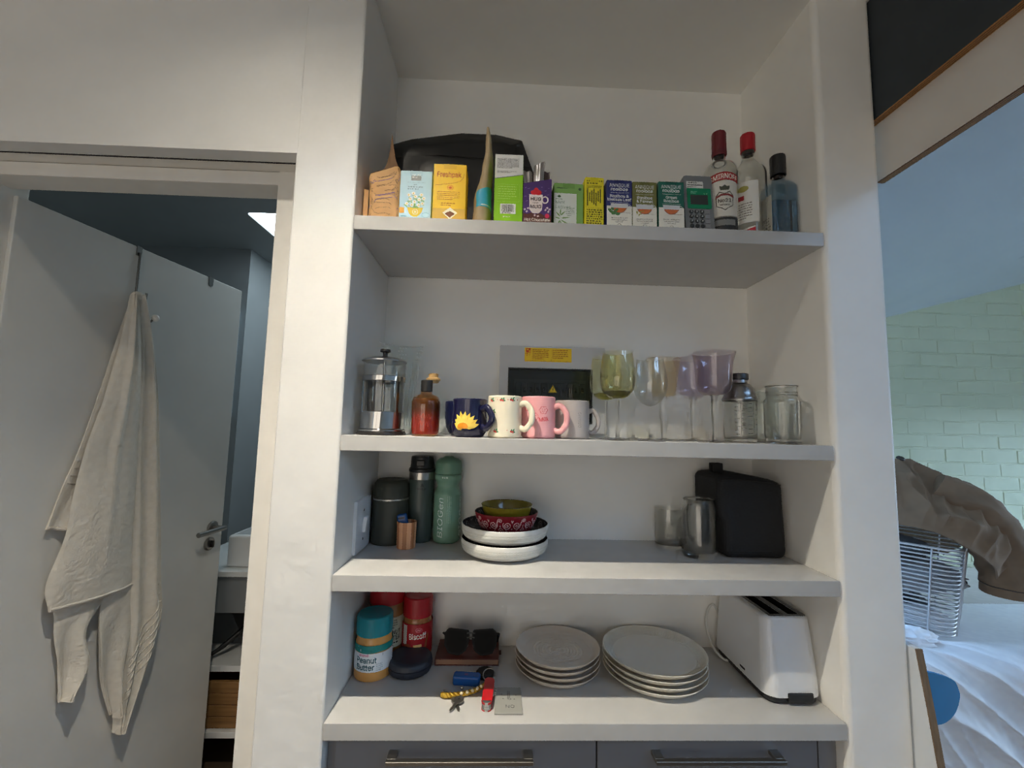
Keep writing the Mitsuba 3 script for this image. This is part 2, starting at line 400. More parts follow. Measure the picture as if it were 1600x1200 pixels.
labels['window_3'] = {'kind': 'structure', 'label': 'bright bluish-white skylight in the bathroom ceiling'}
vv, ff = trimesh.creation.triangulate_polygon(sk.buffer(-0.001), engine='earcut')
pane = trimesh.Trimesh(np.c_[vv, np.full(len(vv), BZ + 0.012)], ff, process=False)
if pane.face_normals[0][2] > 0:
    pane.faces = pane.faces[:, ::-1]
scene['window_3__pane'] = {**mikit.ply(pane, M((215, 235, 240), 0.3)), 'emitter': {'type': 'area', 'radiance': {'type': 'rgb', 'value': list(SKYLIGHT)}}}
obj('shaft', up(sk.buffer(0.012).difference(sk.buffer(-0.0005)), BZ + 0.0005, BZ + 0.1), M((190, 196, 196), 0.5), 'window_3')
kk = obj('mirror_strip', bx(-1.752, -1.715, 1.515, 1.55, 1.515, 2.13, 0.004, 2), M((178, 194, 204), 0.25))
labels[kk] = {'label': 'tall narrow pale panel edge on the bathroom wall beyond the open door', 'category': 'wall panel'}

# vanity with an open shelf unit below the counter
WHITEL = M((205, 207, 206), 0.35)
GREYL = M((120, 124, 126), 0.4)
vx0, vx1, vy0, vy1 = -1.64, -0.72, 1.02, 1.53
k = thing('bathroom_vanity', 'white bathroom vanity counter with grey drawer and open shelves seen past the open door', 'vanity')
obj('counter', bx(vx0, vx1, vy0, vy1, 0.822, 0.846, 0.003, 2), WHITEL, k)
d_ = obj('drawer', bx(vx0 + 0.02, vx1 - 0.02, vy0 + 0.02, vy1 - 0.02, 0.665, 0.817, 0.002, 2), GREYL, k)
obj('shelf_board', bx(vx0 + 0.02, vx1 - 0.02, vy0 + 0.01, vy1 - 0.01, 0.430, 0.455, 0.002, 2), WHITEL, k)
obj('shelf_board', bx(vx0 + 0.02, vx1 - 0.02, vy0 + 0.01, vy1 - 0.01, 0.165, 0.190, 0.002, 2), WHITEL, k)
obj('side_panel', bx(vx0, vx0 + 0.018, vy0 + 0.01, vy1, 0.0, 0.82), M((70, 72, 74), 0.5), k)
obj('side_panel', bx(vx1 - 0.018, vx1, vy0 + 0.01, vy1, 0.0, 0.82), M((70, 72, 74), 0.5), k)
obj('back_panel', bx(vx0, vx1, vy1 - 0.012, vy1, 0.0, 0.82), M((52, 52, 52), 0.5), k)
bs = m3.Manifold(m3.Mesh(np.asarray(bx(-1.40, -0.95, 1.07, 1.45, 0.846, 0.985, 0.012, 3).vertices, np.float32), np.asarray(bx(-1.40, -0.95, 1.07, 1.45, 0.846, 0.985, 0.012, 3).faces, np.uint32)))
bs = bs - m3.Manifold.cube((0.41, 0.34, 0.2)).translate((-1.38, 1.09, 0.87))
kk = obj('washbasin', bs, M((216, 218, 218), 0.15, coat=0.4), smooth=30)
labels[kk] = {'label': 'white square-edged washbasin standing on the bathroom counter', 'category': 'washbasin'}
kk = obj('storage_bin', frame(prism(Polygon([(0, 0), (0.17, 0), (0.11, 0.13), (0.0, 0.165)]), 0.2), (-1.545, 1.42, 0.4552), (1, 0, 0), (0, 0, 1)), M((96, 97, 97), 0.5))
labels[kk] = {'label': 'grey bin with a sloping side on the upper open shelf of the bathroom vanity', 'category': 'bin'}
kk = obj('hair_brush', cat(tube(spline([(-1.455, 1.06, 0.464), (-1.40, 1.10, 0.50), (-1.34, 1.16, 0.555)], 5), [0.009] * 5 + [0.011] * 5 + [0.012], 10), bx(-1.34, -1.29, 1.14, 1.19, 0.53, 0.61, 0.012, 2)), M((24, 24, 25), 0.4), smooth=40)
labels[kk] = {'label': 'black handled brush leaning on the open vanity shelf beside the grey bin', 'category': 'brush'}
WOODB = Mp('basket_wood', lambda p, n, uv: mikit.mix(lin((150, 112, 68)), lin((108, 76, 42)), mikit.fbm(p.x * 6, p.y * 40, p.z * 60, 3)), 0.55)
k = thing('wooden_box', 'brown wooden box on the lowest open shelf of the bathroom vanity', 'box')
for i in range(4):
    obj('board', bx(-1.56, -1.10, 1.05, 1.068, 0.192 + i * 0.047, 0.237 + i * 0.047, 0.002, 1), WOODB, k)
obj('side', bx(-1.56, -1.542, 1.068, 1.40, 0.192, 0.378), WOODB, k)
obj('side', bx(-1.118, -1.10, 1.068, 1.40, 0.192, 0.378), WOODB, k)
obj('back', bx(-1.56, -1.10, 1.40, 1.418, 0.192, 0.378), WOODB, k)
obj('base', bx(-1.542, -1.118, 1.068, 1.40, 0.192, 0.202), WOODB, k)

# ---- bedroom to the right: brick wall brick by brick, sloping ceiling, plywood panels
BY = 1.65
def brick_col(p, n, uv):
    k = mikit.fbm(p.x * 7, p.z * 7, p.y * 3, 4)
    return mikit.mix(lin((210, 212, 180)), lin((196, 200, 168)), k)
BRICKP = Mp('brick_paint', brick_col, 0.55, lambda p, n, uv: 0.0055 * mikit.fbm(p.x * 22, p.z * 22, p.y * 22, 4) + 0.0014 * mikit.fbm(p.x * 120, p.z * 120, 0, 2), 2e-3)
SLOPE_A, SLOPE_B = 0.273, -0.30
def slope_z(x, y):
    return 2.245 + SLOPE_A * (x - 2.263) + SLOPE_B * (y - BY)
struct('wall_brick', bx(PR, FLOOR_X1, BY + 0.0005, BY + 0.2, 0, 3.6), BRICKP)
rng = random.Random(5)
variants = []
for j in range(6):
    m = bx(-0.1120, 0.1120, 0, 0.05, -0.0395, 0.0395, 0.005, 2)
    m = mesh_of(m); v = m.vertices.copy()
    v[:, 0] += 0.0035 * (meshkit.noise(v * 14 + j * 7, j) - 0.5) * np.sign(v[:, 0]) * 2
    v[:, 2] += 0.003 * (meshkit.noise(v * 12 + j * 3, j + 9) - 0.5) * 2
    v[:, 1] += 0.003 * (meshkit.noise(v * 17 + j * 5, j + 4) - 0.5)
    variants.append(mikit.ply(trimesh.Trimesh(v, m.faces, process=False), BRICKP, smooth=50))
for row in range(24):
    z = 0.70 + row * 0.085
    for c in range(-1, 6):
        x = 1.98 + c * 0.2315 + (0.116 if row % 2 else 0) + rng.uniform(-0.004, 0.004)
        if x < 1.8 or z > slope_z(x, BY) + 0.06:
            continue
        kk = numbered('wall_brick__brick')
        scene[kk] = {**rng.choice(variants), 'to_world': T().translate([x, BY - 0.0028 + rng.uniform(-0.002, 0.002), z]).rotate([0, 1, 0], rng.uniform(-0.5, 0.5)).rotate([0, 0, 1], rng.uniform(-0.4, 0.4))}
x0, x1, y0, y1 = PR + 0.005, FLOOR_X1, FLOOR_Y0, BY + 0.01
qv = np.array([[x, y, slope_z(x, y)] for x, y in ((x0, y0), (x1, y0), (x1, y1), (x0, y1))])
top = qv + [0, 0, 0.08]
def mould(p, n, uv):
    base = mikit.mix(lin((214, 220, 224)), lin((206, 214, 220)), mikit.fbm(p.x * 4, p.y * 4, 0, 3))
    u = p.y * 1.0 + p.x * 0.10
    band = dr.exp(-dr.square((u - 1.45 - 0.03 * mikit.noise(p.x * 9)) / 0.02))
    patch = mikit.smoothstep(0.55, 0.8, mikit.noise(p.x * 8 + 3, p.y * 2))
    return mikit.mix(base, mi.Color3f(*lin((120, 132, 138))), band * patch * 0.75)
SLOPEP = Mp('slope_paint', mould, 0.55)
struct('ceiling_bedroom', trimesh.convex.convex_hull(np.vstack([qv, top])), SLOPEP)
# plywood: edges show the plies
def ply_edge(p, n, uv):
    s = (p.x - 0.697) / 0.018 * 7
    k = dr.floor(s) * 0.5
    odd = mikit.smoothstep(0.2, 0.3, k - dr.floor(k))
    g = mikit.fbm(p.y * 30, p.x * 400, p.z * 60, 3)
    c = mikit.mix(lin((170, 116, 58)), lin((92, 56, 26)), odd)
    return mikit.mix(c, c * 0.7, g)
PLYEDGE = Mp('plywood_edge', ply_edge, 0.5)
PLYWHITE = Mp('panel_white_paint', lambda p, n, uv: mikit.mix(lin((214, 210, 204)), lin((204, 200, 194)), mikit.fbm(p.x * 10, p.y * 10, p.z * 10, 3)), 0.5)
PLYDARK = Mp('panel_dark_paint', lambda p, n, uv: mikit.mix(lin((46, 54, 60)), lin((38, 46, 52)), mikit.fbm(p.x * 12, p.y * 12, p.z * 12, 3)), 0.6)
def side_panel(prof, x0, t):
    """profile in (y, z), from x0 to x0 + t"""
    return frame(prism(Polygon(prof), t), (x0, 0, 0), (0, 1, 0), (0, 0, 1))
YE = -0.9
k = thing('loft_fascia', 'white painted plywood board running towards us from the pillar, below the dark panel', 'board')
obj('board', side_panel([(0.03, 2.1235), (YE, 2.1235 + 0.02), (YE, 2.40), (0.03, 2.40)], PR + 0.0182, 0.018), PLYWHITE, k)
obj('ply_edge', side_panel([(0.03, 2.1215), (YE, 2.1215 + 0.02), (YE, 2.1234 + 0.02), (0.03, 2.1234)], PR + 0.0182, 0.018), PLYEDGE, k, label='bare brown plywood edge')
k = thing('loft_cladding', 'dark grey painted plywood panel above the white board, beside the pillar', 'panel')
obj('board', side_panel([(0.03, 2.2708), (YE, 2.2708), (YE, ZC + 0.2), (0.03, ZC + 0.2)], PR + 0.0001, 0.018), PLYDARK, k)
obj('ply_edge', side_panel([(0.03, 2.2688), (YE, 2.2688), (YE, 2.2707), (0.03, 2.2707)], PR + 0.0001, 0.018), PLYEDGE, k, label='bare brown plywood edge')

# ------------------------------------------------------------------ shelves and drawers of the niche
for i, (z, lab) in enumerate(((Z1, 'topmost white shelf board in the niche, carrying tea boxes and spirit bottles'), (Z2, 'second white shelf board from the top, carrying mugs and stemmed glasses'),
                              (Z3, 'third white shelf board from the top, carrying stacked bowls and drinking bottles'), (Z4, 'lowest white shelf board, above the grey drawers, carrying plates and toaster'))):
    o = obj('shelf', bx(NL + 0.0006, NR - 0.0006, 0.0, D - 0.0005, z - TH, z, 0.0012, 2), SHELF, smooth=30)
    labels[o] = {'label': lab, 'category': 'shelf', 'group': 'built-in shelf boards of the niche'}
DRAWERM = M((112, 113, 116), 0.3, coat=0.25)
CARC = M((118, 118, 120), 0.45)
k = thing('drawer_cabinet', 'grey drawer unit built in under the lowest shelf board', 'cabinet')
obj('carcass', cat(bx(NL + 0.001, NL + 0.018, 0.035, D - 0.001, 0.1, Z4 - TH - 0.0005), bx(NR - 0.04, NR - 0.001, 0.035, D - 0.001, 0.1, Z4 - TH - 0.0005), bx(NL + 0.018, NR - 0.04, 0.06, D - 0.002, 0.1, Z4 - TH - 0.001)), CARC, k)
for a, b, hx0, hx1 in ((NL + 0.0205, 0.0175, -0.418, -0.118), (0.0205, NR - 0.052, 0.135, 0.41)):
    d_ = obj('drawer', bx(a, b, 0.022, 0.058, 0.62, Z4 - TH - 0.004, 0.0015, 2), DRAWERM, k)
    hz_ = 0.822
    obj('handle', cat(bx(hx0, hx1, -0.012, 0.0, hz_ - 0.008, hz_, 0.001, 1), bx(hx0, hx0 + 0.02, -0.004, 0.0225, hz_ - 0.008, hz_ + 0.0005, 0.001, 1), bx(hx1 - 0.02, hx1, -0.004, 0.0225, hz_ - 0.008, hz_ + 0.0005, 0.001, 1)), M((160, 156, 148), 0.3, 1.0), d_, label='brushed metal bow handle')

class Face:
    """a flat face to print on: o its lower left corner, xd along it, yd up it"""
    def __init__(s, o, xd, yd, key):
        s.o, s.xd, s.yd, s.key = o, xd, yd, key
    def put(s, name, mat, *ms, label=None):
        return obj(name, frame(cat(*ms), s.o, s.xd, s.yd), mat, s.key, label=label)
L_ = 0.00016
def flat(poly, lv=1):
    return prism(poly, L_ * lv)
def tx(s, h, x, y, lv=2, **kw):
    return text(s, h, x, y, depth=L_ * lv, **kw)
def ell(x, y, a, b, seg=10):
    return affinity.scale(Point(x, y).buffer(1.0, quad_segs=seg), a, b)
def ring(x, y, a, b, w):
    return ell(x, y, a, b).difference(ell(x, y, a - w, b - w))
def leaf(x, y, l, w, ang):
    p = Polygon([(0, 0), (l * .3, w / 2), (l * .65, w * .45), (l, 0), (l * .65, -w * .45), (l * .3, -w / 2)])
    return affinity.translate(affinity.rotate(p, ang, origin=(0, 0)), x, y)
def strokes(pts, w):
    return LineString(pts).buffer(w / 2, quad_segs=3)

def carton(name, label, x0, w, y0, dep, h, c, z=Z1, yaw=0.0, rough=0.45, lid=True, group=None):
    """a folding carton standing on z; returns its key and its front face"""
    k = thing(name, label, 'tea box' if name == 'tea_box' else 'box', group)
    ca, sa = math.cos(math.radians(yaw)), math.sin(math.radians(yaw))
    body = bx(0, w, 0, dep, 0, h, 0.0008, 1)
    obj('carton', move(body, (x0, y0, z), rz=yaw), M(c, rough), k)
    if lid:
        obj('flap_edge', move(cat(bx(0.001, w - 0.001, 0.0008, dep - 0.001, h, h + 0.0006), bx(w * .3, w * .7, -0.0002, 0.0006, h - 0.012, h + 0.0004)), (x0, y0, z), rz=yaw), M([max(0, v - 14) for v in c], rough), k)
    return k, Face((x0, y0, z), (ca, sa, 0), (0, 0, 1), k)

# ---- top shelf, left to right
# brown coffee bag with a map print and rolled-open top
KRAFT = Mp('kraft_paper', lambda p, n, uv: mikit.mix(lin((204, 160, 108)), lin((186, 142, 92)), mikit.fbm(p.x * 60, p.y * 60, p.z * 60, 3)), 0.65)
KRAFTIN = M((128, 96, 66), 0.7, two=True)
k = thing('coffee_bag', 'open brown paper coffee bag with map-like print, leftmost on the top shelf', 'paper bag')
bx0, bx1, by0, by1 = -0.534, -0.456, 0.035, 0.110
def bag_surface(U, V):
    """U round the bag from its right side over the back, left and front; V up. The front ends in a low slanting edge, the back rises to a long thin tip"""
    a = U * 2 * PI
    cx, cy = (bx0 + bx1) / 2, (by0 + by1) / 2
    e = 0.30
    sx = np.sign(np.cos(a)) * np.abs(np.cos(a)) ** e
    sy = np.sign(np.sin(a)) * np.abs(np.sin(a)) ** e
    front, back = np.clip(-sy, 0, 1), np.clip(sy, 0, 1)
    tip = np.exp(-((sx + 0.05) / 0.55) ** 2)
    hgt = (0.132 + 0.012 * sx) * front + (1 - front) * (0.150 + 0.020 * back) + 0.10 * back * tip
    z = V * hgt
    pinch = 1 - 0.10 * np.exp(-((z - 0.055) / 0.028) ** 2) * front
    up_ = np.clip((z - 0.125) / 0.15, 0, 1)
    xx = cx + sx * (bx1 - bx0) / 2 * pinch * (1 - 0.96 * up_ ** 0.85) - 0.004 * up_
    yy = cy + sy * (by1 - by0) / 2 - 0.012 * up_
    w = 0.0012 * (meshkit.noise(np.stack([U * 9, V * 9, V * 0], -1), 3) - 0.5) * 2
    return xx + w, yy + w, Z1 + 0.001 + z
obj('pouch', thicken(grid(bag_surface, 121, 50), 0.0005), KRAFT, k, smooth=True)
obj('liner', grid(lambda U, V: tuple(c + ((bx0 + bx1) / 2 - c) * 0.03 if i == 0 else c + ((by0 + by1) / 2 - c) * 0.03 if i == 1 else c - 0.0006 for i, c in enumerate(bag_surface(U, 0.35 + 0.65 * V))), 97, 30), KRAFTIN, k, smooth=True, label='dull brown inside of the open bag')
def on_bag(seed, n, c, name, lo=0.012, hi=0.120, w=0.0004, du=0.013):
    r_ = random.Random(seed); ms = []
    for _ in range(n):
        u, v = r_.uniform(0.61, 0.87), r_.uniform(lo, hi)
        pts, dv = [], r_.uniform(-0.0018, 0.0018)
        for q in range(9):
            pts.append((u, v)); u += du / 3; v += dv + r_.uniform(-0.0014, 0.0014)
        pts = np.array(pts)
        pts = pts[(pts[:, 0] < 0.885)]
        if len(pts) < 3: continue
        X, Y, Z = bag_surface(pts[:, 0], np.clip(pts[:, 1] / 0.132, 0, 0.97))
        ms.append(tube(np.stack([X, Y - 0.0001, Z], 1), w, 4))
    obj(name, cat(*ms), M(c, 0.6), k)
on_bag(1, 62, (96, 72, 52), 'map_print')
on_bag(2, 10, (120, 100, 150), 'river_print', w=0.0007, du=0.022)
obj('side_strip', frame(prism(sbox(0.0, 0, 0.011, 0.09), 0.0008), (-0.5470, 0.05, Z1), (1, 0.25, 0), (0, 0, 1)), KRAFT, k)

# black bag lying against the back wall
k = thing('black_bag', 'large flat black bag leaning on the back wall behind the tea boxes', 'bag')
out = Polygon([(-0.543, 0), (-0.545, 0.352), (-0.489, 0.372), (-0.34, 0.399), (-0.236, 0.399), (-0.158, 0.383), (-0.147, 0.352), (-0.115, 0.262), (-0.092, 0.13), (-0.09, 0)])
BLK = Mp('black_bag_film', lambda p, n, uv: mikit.mix(lin((24, 26, 27)), lin((16, 18, 19)), mikit.noise(p.x * 20, p.y * 20, p.z * 20)), 0.33, lambda p, n, uv: 0.004 * mikit.fbm(p.x * 7, p.y * 7, p.z * 9, 3), 2e-3)
bagm = prism(out.buffer(-0.004).buffer(0.004), 0.05)
v, f = trimesh.remesh.subdivide_to_size(bagm.vertices, bagm.faces, 0.025)
v = np.array(v)
edge = np.array([out.exterior.distance(Point(q[0], q[1])) for q in v])
mid = v[:, 2] - 0.025
v[:, 2] = 0.025 + mid * np.clip(0.25 + edge / 0.05, 0, 1) + 0.006 * (meshkit.noise(np.c_[v[:, :2] * 14, 0 * v[:, 2]], 2) - 0.5) * np.clip(edge / 0.03, 0, 1)
obj('bag_body', frame((v, f), (0, 0.285, Z1 + 0.0005), (1, 0, 0), (0, 0.035, 1)), BLK, k, smooth=40)
obj('fold_seam', frame(tube([(-0.541, 0.30, 0.045), (-0.40, 0.31, 0.053), (-0.25, 0.305, 0.053), (-0.13, 0.285, 0.046)], 0.0012, 6), (0, 0.285, Z1), (1, 0, 0), (0, 0.035, 1)), M((12, 13, 14), 0.5), k)

# chamomile tea box
k, F = carton('tea_box', 'light blue tea box printed with daisies in a yellow bowl', -0.4585, 0.076, 0.04, 0.06, 0.136, (178, 214, 224), group='tea boxes on the top shelf')
F.put('logo_panel', M((120, 130, 128), 0.4), flat(sbox(0.026, 0.112, 0.050, 0.131)), label='grey printed logo block')
F.put('logo_print', M((228, 232, 228), 0.4), scribble(0.029, 0.048, 0.1245, 2, 0.006, 0.003, 71, fill=1, z=L_))
F.put('lettering', M((120, 150, 158), 0.4), flat(sbox(0.016, 0.1065, 0.06, 0.1070)), scribble(0.030, 0.046, 0.100, 1, 0.006, 0.0026, 72, fill=1), scribble(0.019, 0.058, 0.0945, 2, 0.0055, 0.0028, 73, fill=1))
F.put('bowl_print', M((222, 190, 44), 0.4), flat(Polygon([(0.019, 0.044), (0.057, 0.044), (0.054, 0.033), (0.047, 0.024), (0.042, 0.021), (0.034, 0.021), (0.028, 0.024), (0.022, 0.033)])))
F.put('bowl_ring_print', M((238, 232, 190), 0.4), flat(ring(0.0385, 0.033, 0.007, 0.007, 0.0017), 2), flat(ell(0.0385, 0.033, 0.003, 0.003), 2))
rng = random.Random(8)
green, white, yel = [], [], []
for (x, y) in ((0.018, 0.053), (0.026, 0.065), (0.036, 0.058), (0.038, 0.071), (0.047, 0.064), (0.055, 0.054), (0.058, 0.067), (0.030, 0.050), (0.046, 0.050), (0.022, 0.075), (0.052, 0.076), (0.033, 0.079)):
    for i in range(8):
        white.append(flat(leaf(x, y, 0.0052, 0.0028, i * 45 + rng.uniform(-8, 8)), 3))
    yel.append(flat(ell(x, y, 0.0016, 0.0016, 5), 4))
    green.append(flat(strokes([(0.038 + (x - 0.038) * .3, 0.043), (x, y)], 0.0011), 2))
    for i in range(3):
        green.append(flat(leaf(x + rng.uniform(-.004, .004), y - 0.004, 0.007, 0.0022, rng.uniform(0, 360)), 2))
F.put('stem_print', M((120, 168, 70), 0.4), *green)
F.put('petal_print', M((240, 242, 236), 0.4), *white)
F.put('flower_heart_print', M((226, 186, 50), 0.4), *yel)
F.put('seal_print', M((222, 160, 52), 0.4), flat(sbox(0.0015, 0.030, 0.0115, 0.043).buffer(0.0008)))
F.put('mug_outline_print', M((90, 150, 170), 0.4), flat(ring(0.064, 0.026, 0.010, 0.006, 0.0008)), flat(sbox(0.004, 0.021, 0.018, 0.023)))

# yellow tea box
k, F = carton('tea_box', 'tall bright yellow tea box reading Freshpak, beside the light blue one', -0.3785, 0.0785, 0.035, 0.06, 0.1535, (250, 198, 22), group='tea boxes on the top shelf')
F.put('lettering', M((186, 74, 24), 0.4), tx('Freshpak', 0.0125, 0.0375, 0.1215, anchor='c', bold=True, width=0.058))
F.put('swoosh_print', M((196, 120, 24), 0.4), flat(strokes([(0.004, 0.100), (0.03, 0.103), (0.055, 0.108), (0.066, 0.113), (0.0715, 0.120), (0.0735, 0.130)], 0.0011)))
F.put('seal_print', M((222, 96, 26), 0.4), flat(ring(0.041, 0.0945, 0.0075, 0.0065, 0.0012)), flat(ell(0.041, 0.0945, 0.004, 0.003)))
F.put('small_print', M((186, 112, 22), 0.4), scribble(0.010, 0.070, 0.083, 5, 0.0047, 0.0016, 3), scribble(0.020, 0.058, 0.054, 2, 0.005, 0.0022, 5))
F.put('base_band', M((214, 170, 60), 0.4), flat(sbox(0.0005, 0.0005, 0.078, 0.042)))
F.put('tea_bag_print', M((244, 232, 200), 0.4), flat(Polygon([(0.042, 0.045), (0.060, 0.031), (0.042, 0.015), (0.024, 0.031)]), 2))
F.put('tea_leaf_print', M((120, 62, 24), 0.4), flat(Polygon([(0.042, 0.036), (0.054, 0.029), (0.042, 0.019), (0.030, 0.029)]), 3))
F.put('flap_lines', M((206, 160, 20), 0.5), flat(sbox(0.0006, 0.1525, 0.0779, 0.1530)))

# kraft bag with a blue label, turned edge-on
k = thing('kraft_pouch', 'narrow kraft paper pouch with turquoise label, seen edge-on beside the yellow tea box', 'paper bag')
KR2 = Mp('kraft_pouch_paper', lambda p, n, uv: mikit.mix(lin((176, 156, 122)), lin((156, 136, 104)), mikit.fbm(p.x * 50, p.y * 50, p.z * 50, 3)), 0.6)
def pouch(U, V):
    a = U * 2 * PI
    z = V * 0.262
    wid = np.interp(z, [0, 0.02, 0.075, 0.13, 0.17, 0.20, 0.24, 0.262], [0.022, 0.0235, 0.0225, 0.0170, 0.0135, 0.0105, 0.0075, 0.0050])
    cx = np.interp(z, [0, 0.1, 0.16, 0.2, 0.262], [-0.264, -0.261, -0.252, -0.248, -0.2515])
    e = 0.8
    sx = np.sign(np.cos(a)) * np.abs(np.cos(a)) ** e
    sy = np.sign(np.sin(a)) * np.abs(np.sin(a)) ** e
    n_ = 0.003 * (meshkit.noise(np.stack([U * 7, V * 12, V * 0], -1), 5) - 0.5)
    return cx + sx * wid + n_, 0.098 + sy * 0.052 + n_ * 0.5, Z1 + 0.0008 + z
obj('pouch', grid(pouch, 61, 40), KR2, k, smooth=True)
lab = grid(lambda U, V: pouch(0.66 + 0.33 * U, 0.215 + V * (0.15 + 0.09 * U)), 24, 14)
lab.vertices += lab.vertex_normals * (0.0007 if lab.vertex_normals[:, 1].mean() < 0 else -0.0007)
obj('label', lab, M((62, 162, 190), 0.45, two=True), k, smooth=True, label='turquoise paper label')
lab = grid(lambda U, V: pouch(0.74 + 0.2 * U, 0.225 + V * 0.013), 16, 3)
lab.vertices += lab.vertex_normals * (0.0012 if lab.vertex_normals[:, 1].mean() < 0 else -0.0012)
obj('label_band', lab, M((202, 216, 216), 0.45, two=True), k, smooth=True)

# green box with the white slanted top
k, F = carton('tea_box', 'tall lime green and white box with barcode, in front of the black bag', -0.2315, 0.0685, 0.03, 0.06, 0.182, (138, 196, 26), lid=False, group='tea boxes on the top shelf')
F.put('white_panel', M((216, 216, 212), 0.4), flat(Polygon([(0.0004, 0.1815), (0.0681, 0.1815), (0.0681, 0.132), (0.0004, 0.121)])))
F.put('band_print', M((112, 116, 118), 0.4), flat(Polygon([(0.0004, 0.121), (0.0681, 0.132), (0.0681, 0.1305), (0.0004, 0.1195)]), 2))
F.put('small_print', M((96, 98, 98), 0.4), scribble(0.005, 0.064, 0.170, 9, 0.0029, 0.0013, 11, z=L_), scribble(0.005, 0.058, 0.138, 2, 0.003, 0.0013, 12, z=L_))
F.put('pale_print', M((176, 216, 96), 0.4), flat(sbox(0.006, 0.062, 0.060, 0.106).difference(sbox(0.0066, 0.0626, 0.0594, 0.1054))), scribble(0.009, 0.058, 0.099, 6, 0.006, 0.0022, 14))
F.put('barcode_panel', M((232, 232, 226), 0.4), flat(sbox(0.015, 0.032, 0.052, 0.057)))
rng = random.Random(9); bars = []; x = 0.0185
while x < 0.0485:
    w = rng.choice((0.0004, 0.0007, 0.0011)); bars.append(flat(sbox(x, 0.0365, x + w, 0.055), 2)); x += w + rng.choice((0.0005, 0.0009))
F.put('barcode', M((24, 24, 22), 0.4), scribble(0.0185, 0.049, 0.0335, 1, 0.003, 0.0018, 2, fill=1.0, z=L_), *bars)
F.put('foot_print', M((226, 232, 200), 0.4), scribble(0.022, 0.048, 0.0235, 1, 0.004, 0.0028, 74, fill=1))

# purple hot chocolate box, open at the top, sachets in it
k = thing('hot_chocolate_box', 'purple hot chocolate box reading Hug in a Mug, open at the top', 'box')
hx, hy, hw, hd, hh = -0.1618, 0.03, 0.068, 0.055, 0.117
PUR = M((70, 44, 104), 0.4)
slope = lambda x: hh + 0.013 * (x / hw - 0.5)
front = prism(Polygon([(0, 0), (hw, 0), (hw, slope(hw)), (0, slope(0))]), 0.0008)
obj('carton', cat(frame(front, (hx, hy + 0.0008, Z1), (1, 0, 0), (0, 0, 1)), frame(front, (hx, hy + hd, Z1), (1, 0, 0), (0, 0, 1)), bx(hx, hx + 0.0008, hy, hy + hd, Z1, Z1 + slope(0)), bx(hx + hw - 0.0008, hx + hw, hy, hy + hd, Z1, Z1 + slope(hw)), bx(hx, hx + hw, hy, hy + hd, Z1, Z1 + 0.0008)), PUR, k)
F = Face((hx, hy, Z1), (1, 0, 0), (0, 0, 1), k)
F.put('chocolate_print', M((82, 42, 34), 0.4), flat(Polygon([(0.0003, 0.0003), (hw - 0.0003, 0.0003), (hw - 0.0003, 0.030), (0.06, 0.036), (0.052, 0.031), (0.04, 0.037), (0.03, 0.033), (0.02, 0.038), (0.01, 0.033), (0.0003, 0.036)])))
F.put('mug_print', M((226, 212, 208), 0.4), flat(Polygon([(0.014, 0.083), (0.047, 0.083), (0.0455, 0.045), (0.038, 0.036), (0.023, 0.036), (0.0155, 0.045)]), 2), flat(ring(0.0525, 0.070, 0.0085, 0.0095, 0.003), 2))
rng = random.Random(3)
F.put('marshmallow_print', M((214, 196, 200), 0.4), *[flat(affinity.rotate(sbox(x - .0025, y - .002, x + .0025, y + .002), rng.uniform(0, 90)), 2) for x, y in ((0.004, 0.045), (0.009, 0.040), (0.012, 0.048), (0.054, 0.045), (0.061, 0.041), (0.058, 0.050), (0.064, 0.047), (0.028, 0.031), (0.036, 0.029))])
F.put('strawberry_print', M((206, 32, 44), 0.4), flat(unary_union([ell(0.026, 0.088, 0.0085, 0.006), ell(0.036, 0.088, 0.008, 0.0065), ell(0.031, 0.094, 0.006, 0.006)]), 3))
F.put('lettering', M((52, 32, 36), 0.4), tx('HUG', 0.0085, 0.0305, 0.0675, 4, anchor='c', bold=True), tx('-in a-', 0.0042, 0.0305, 0.0605, 4, anchor='c', bold=True), tx('MUG', 0.0085, 0.0305, 0.0485, 4, anchor='c', bold=True))
F.put('title_print', M((232, 224, 214), 0.4), tx('Hot Chocolate', 0.0072, hw / 2, 0.0165, 3, anchor='c', bold=True, width=0.062))
F.put('badge_print', M((216, 50, 90), 0.4), flat(ell(0.058, 0.030, 0.0055, 0.0058), 3))
F.put('star_print', M((150, 130, 180), 0.4), *[flat(strokes([(x - .002, y - .0006), (x + .002, y + .0006)], 0.0008), 2) for x, y in ((0.006, 0.10), (0.013, 0.098), (0.044, 0.102), (0.053, 0.093), (0.062, 0.10), (0.005, 0.078), (0.06, 0.083), (0.008, 0.066))])
FOIL = M((176, 172, 170), 0.25, 1.0)
FOILB = M((72, 54, 54), 0.35)
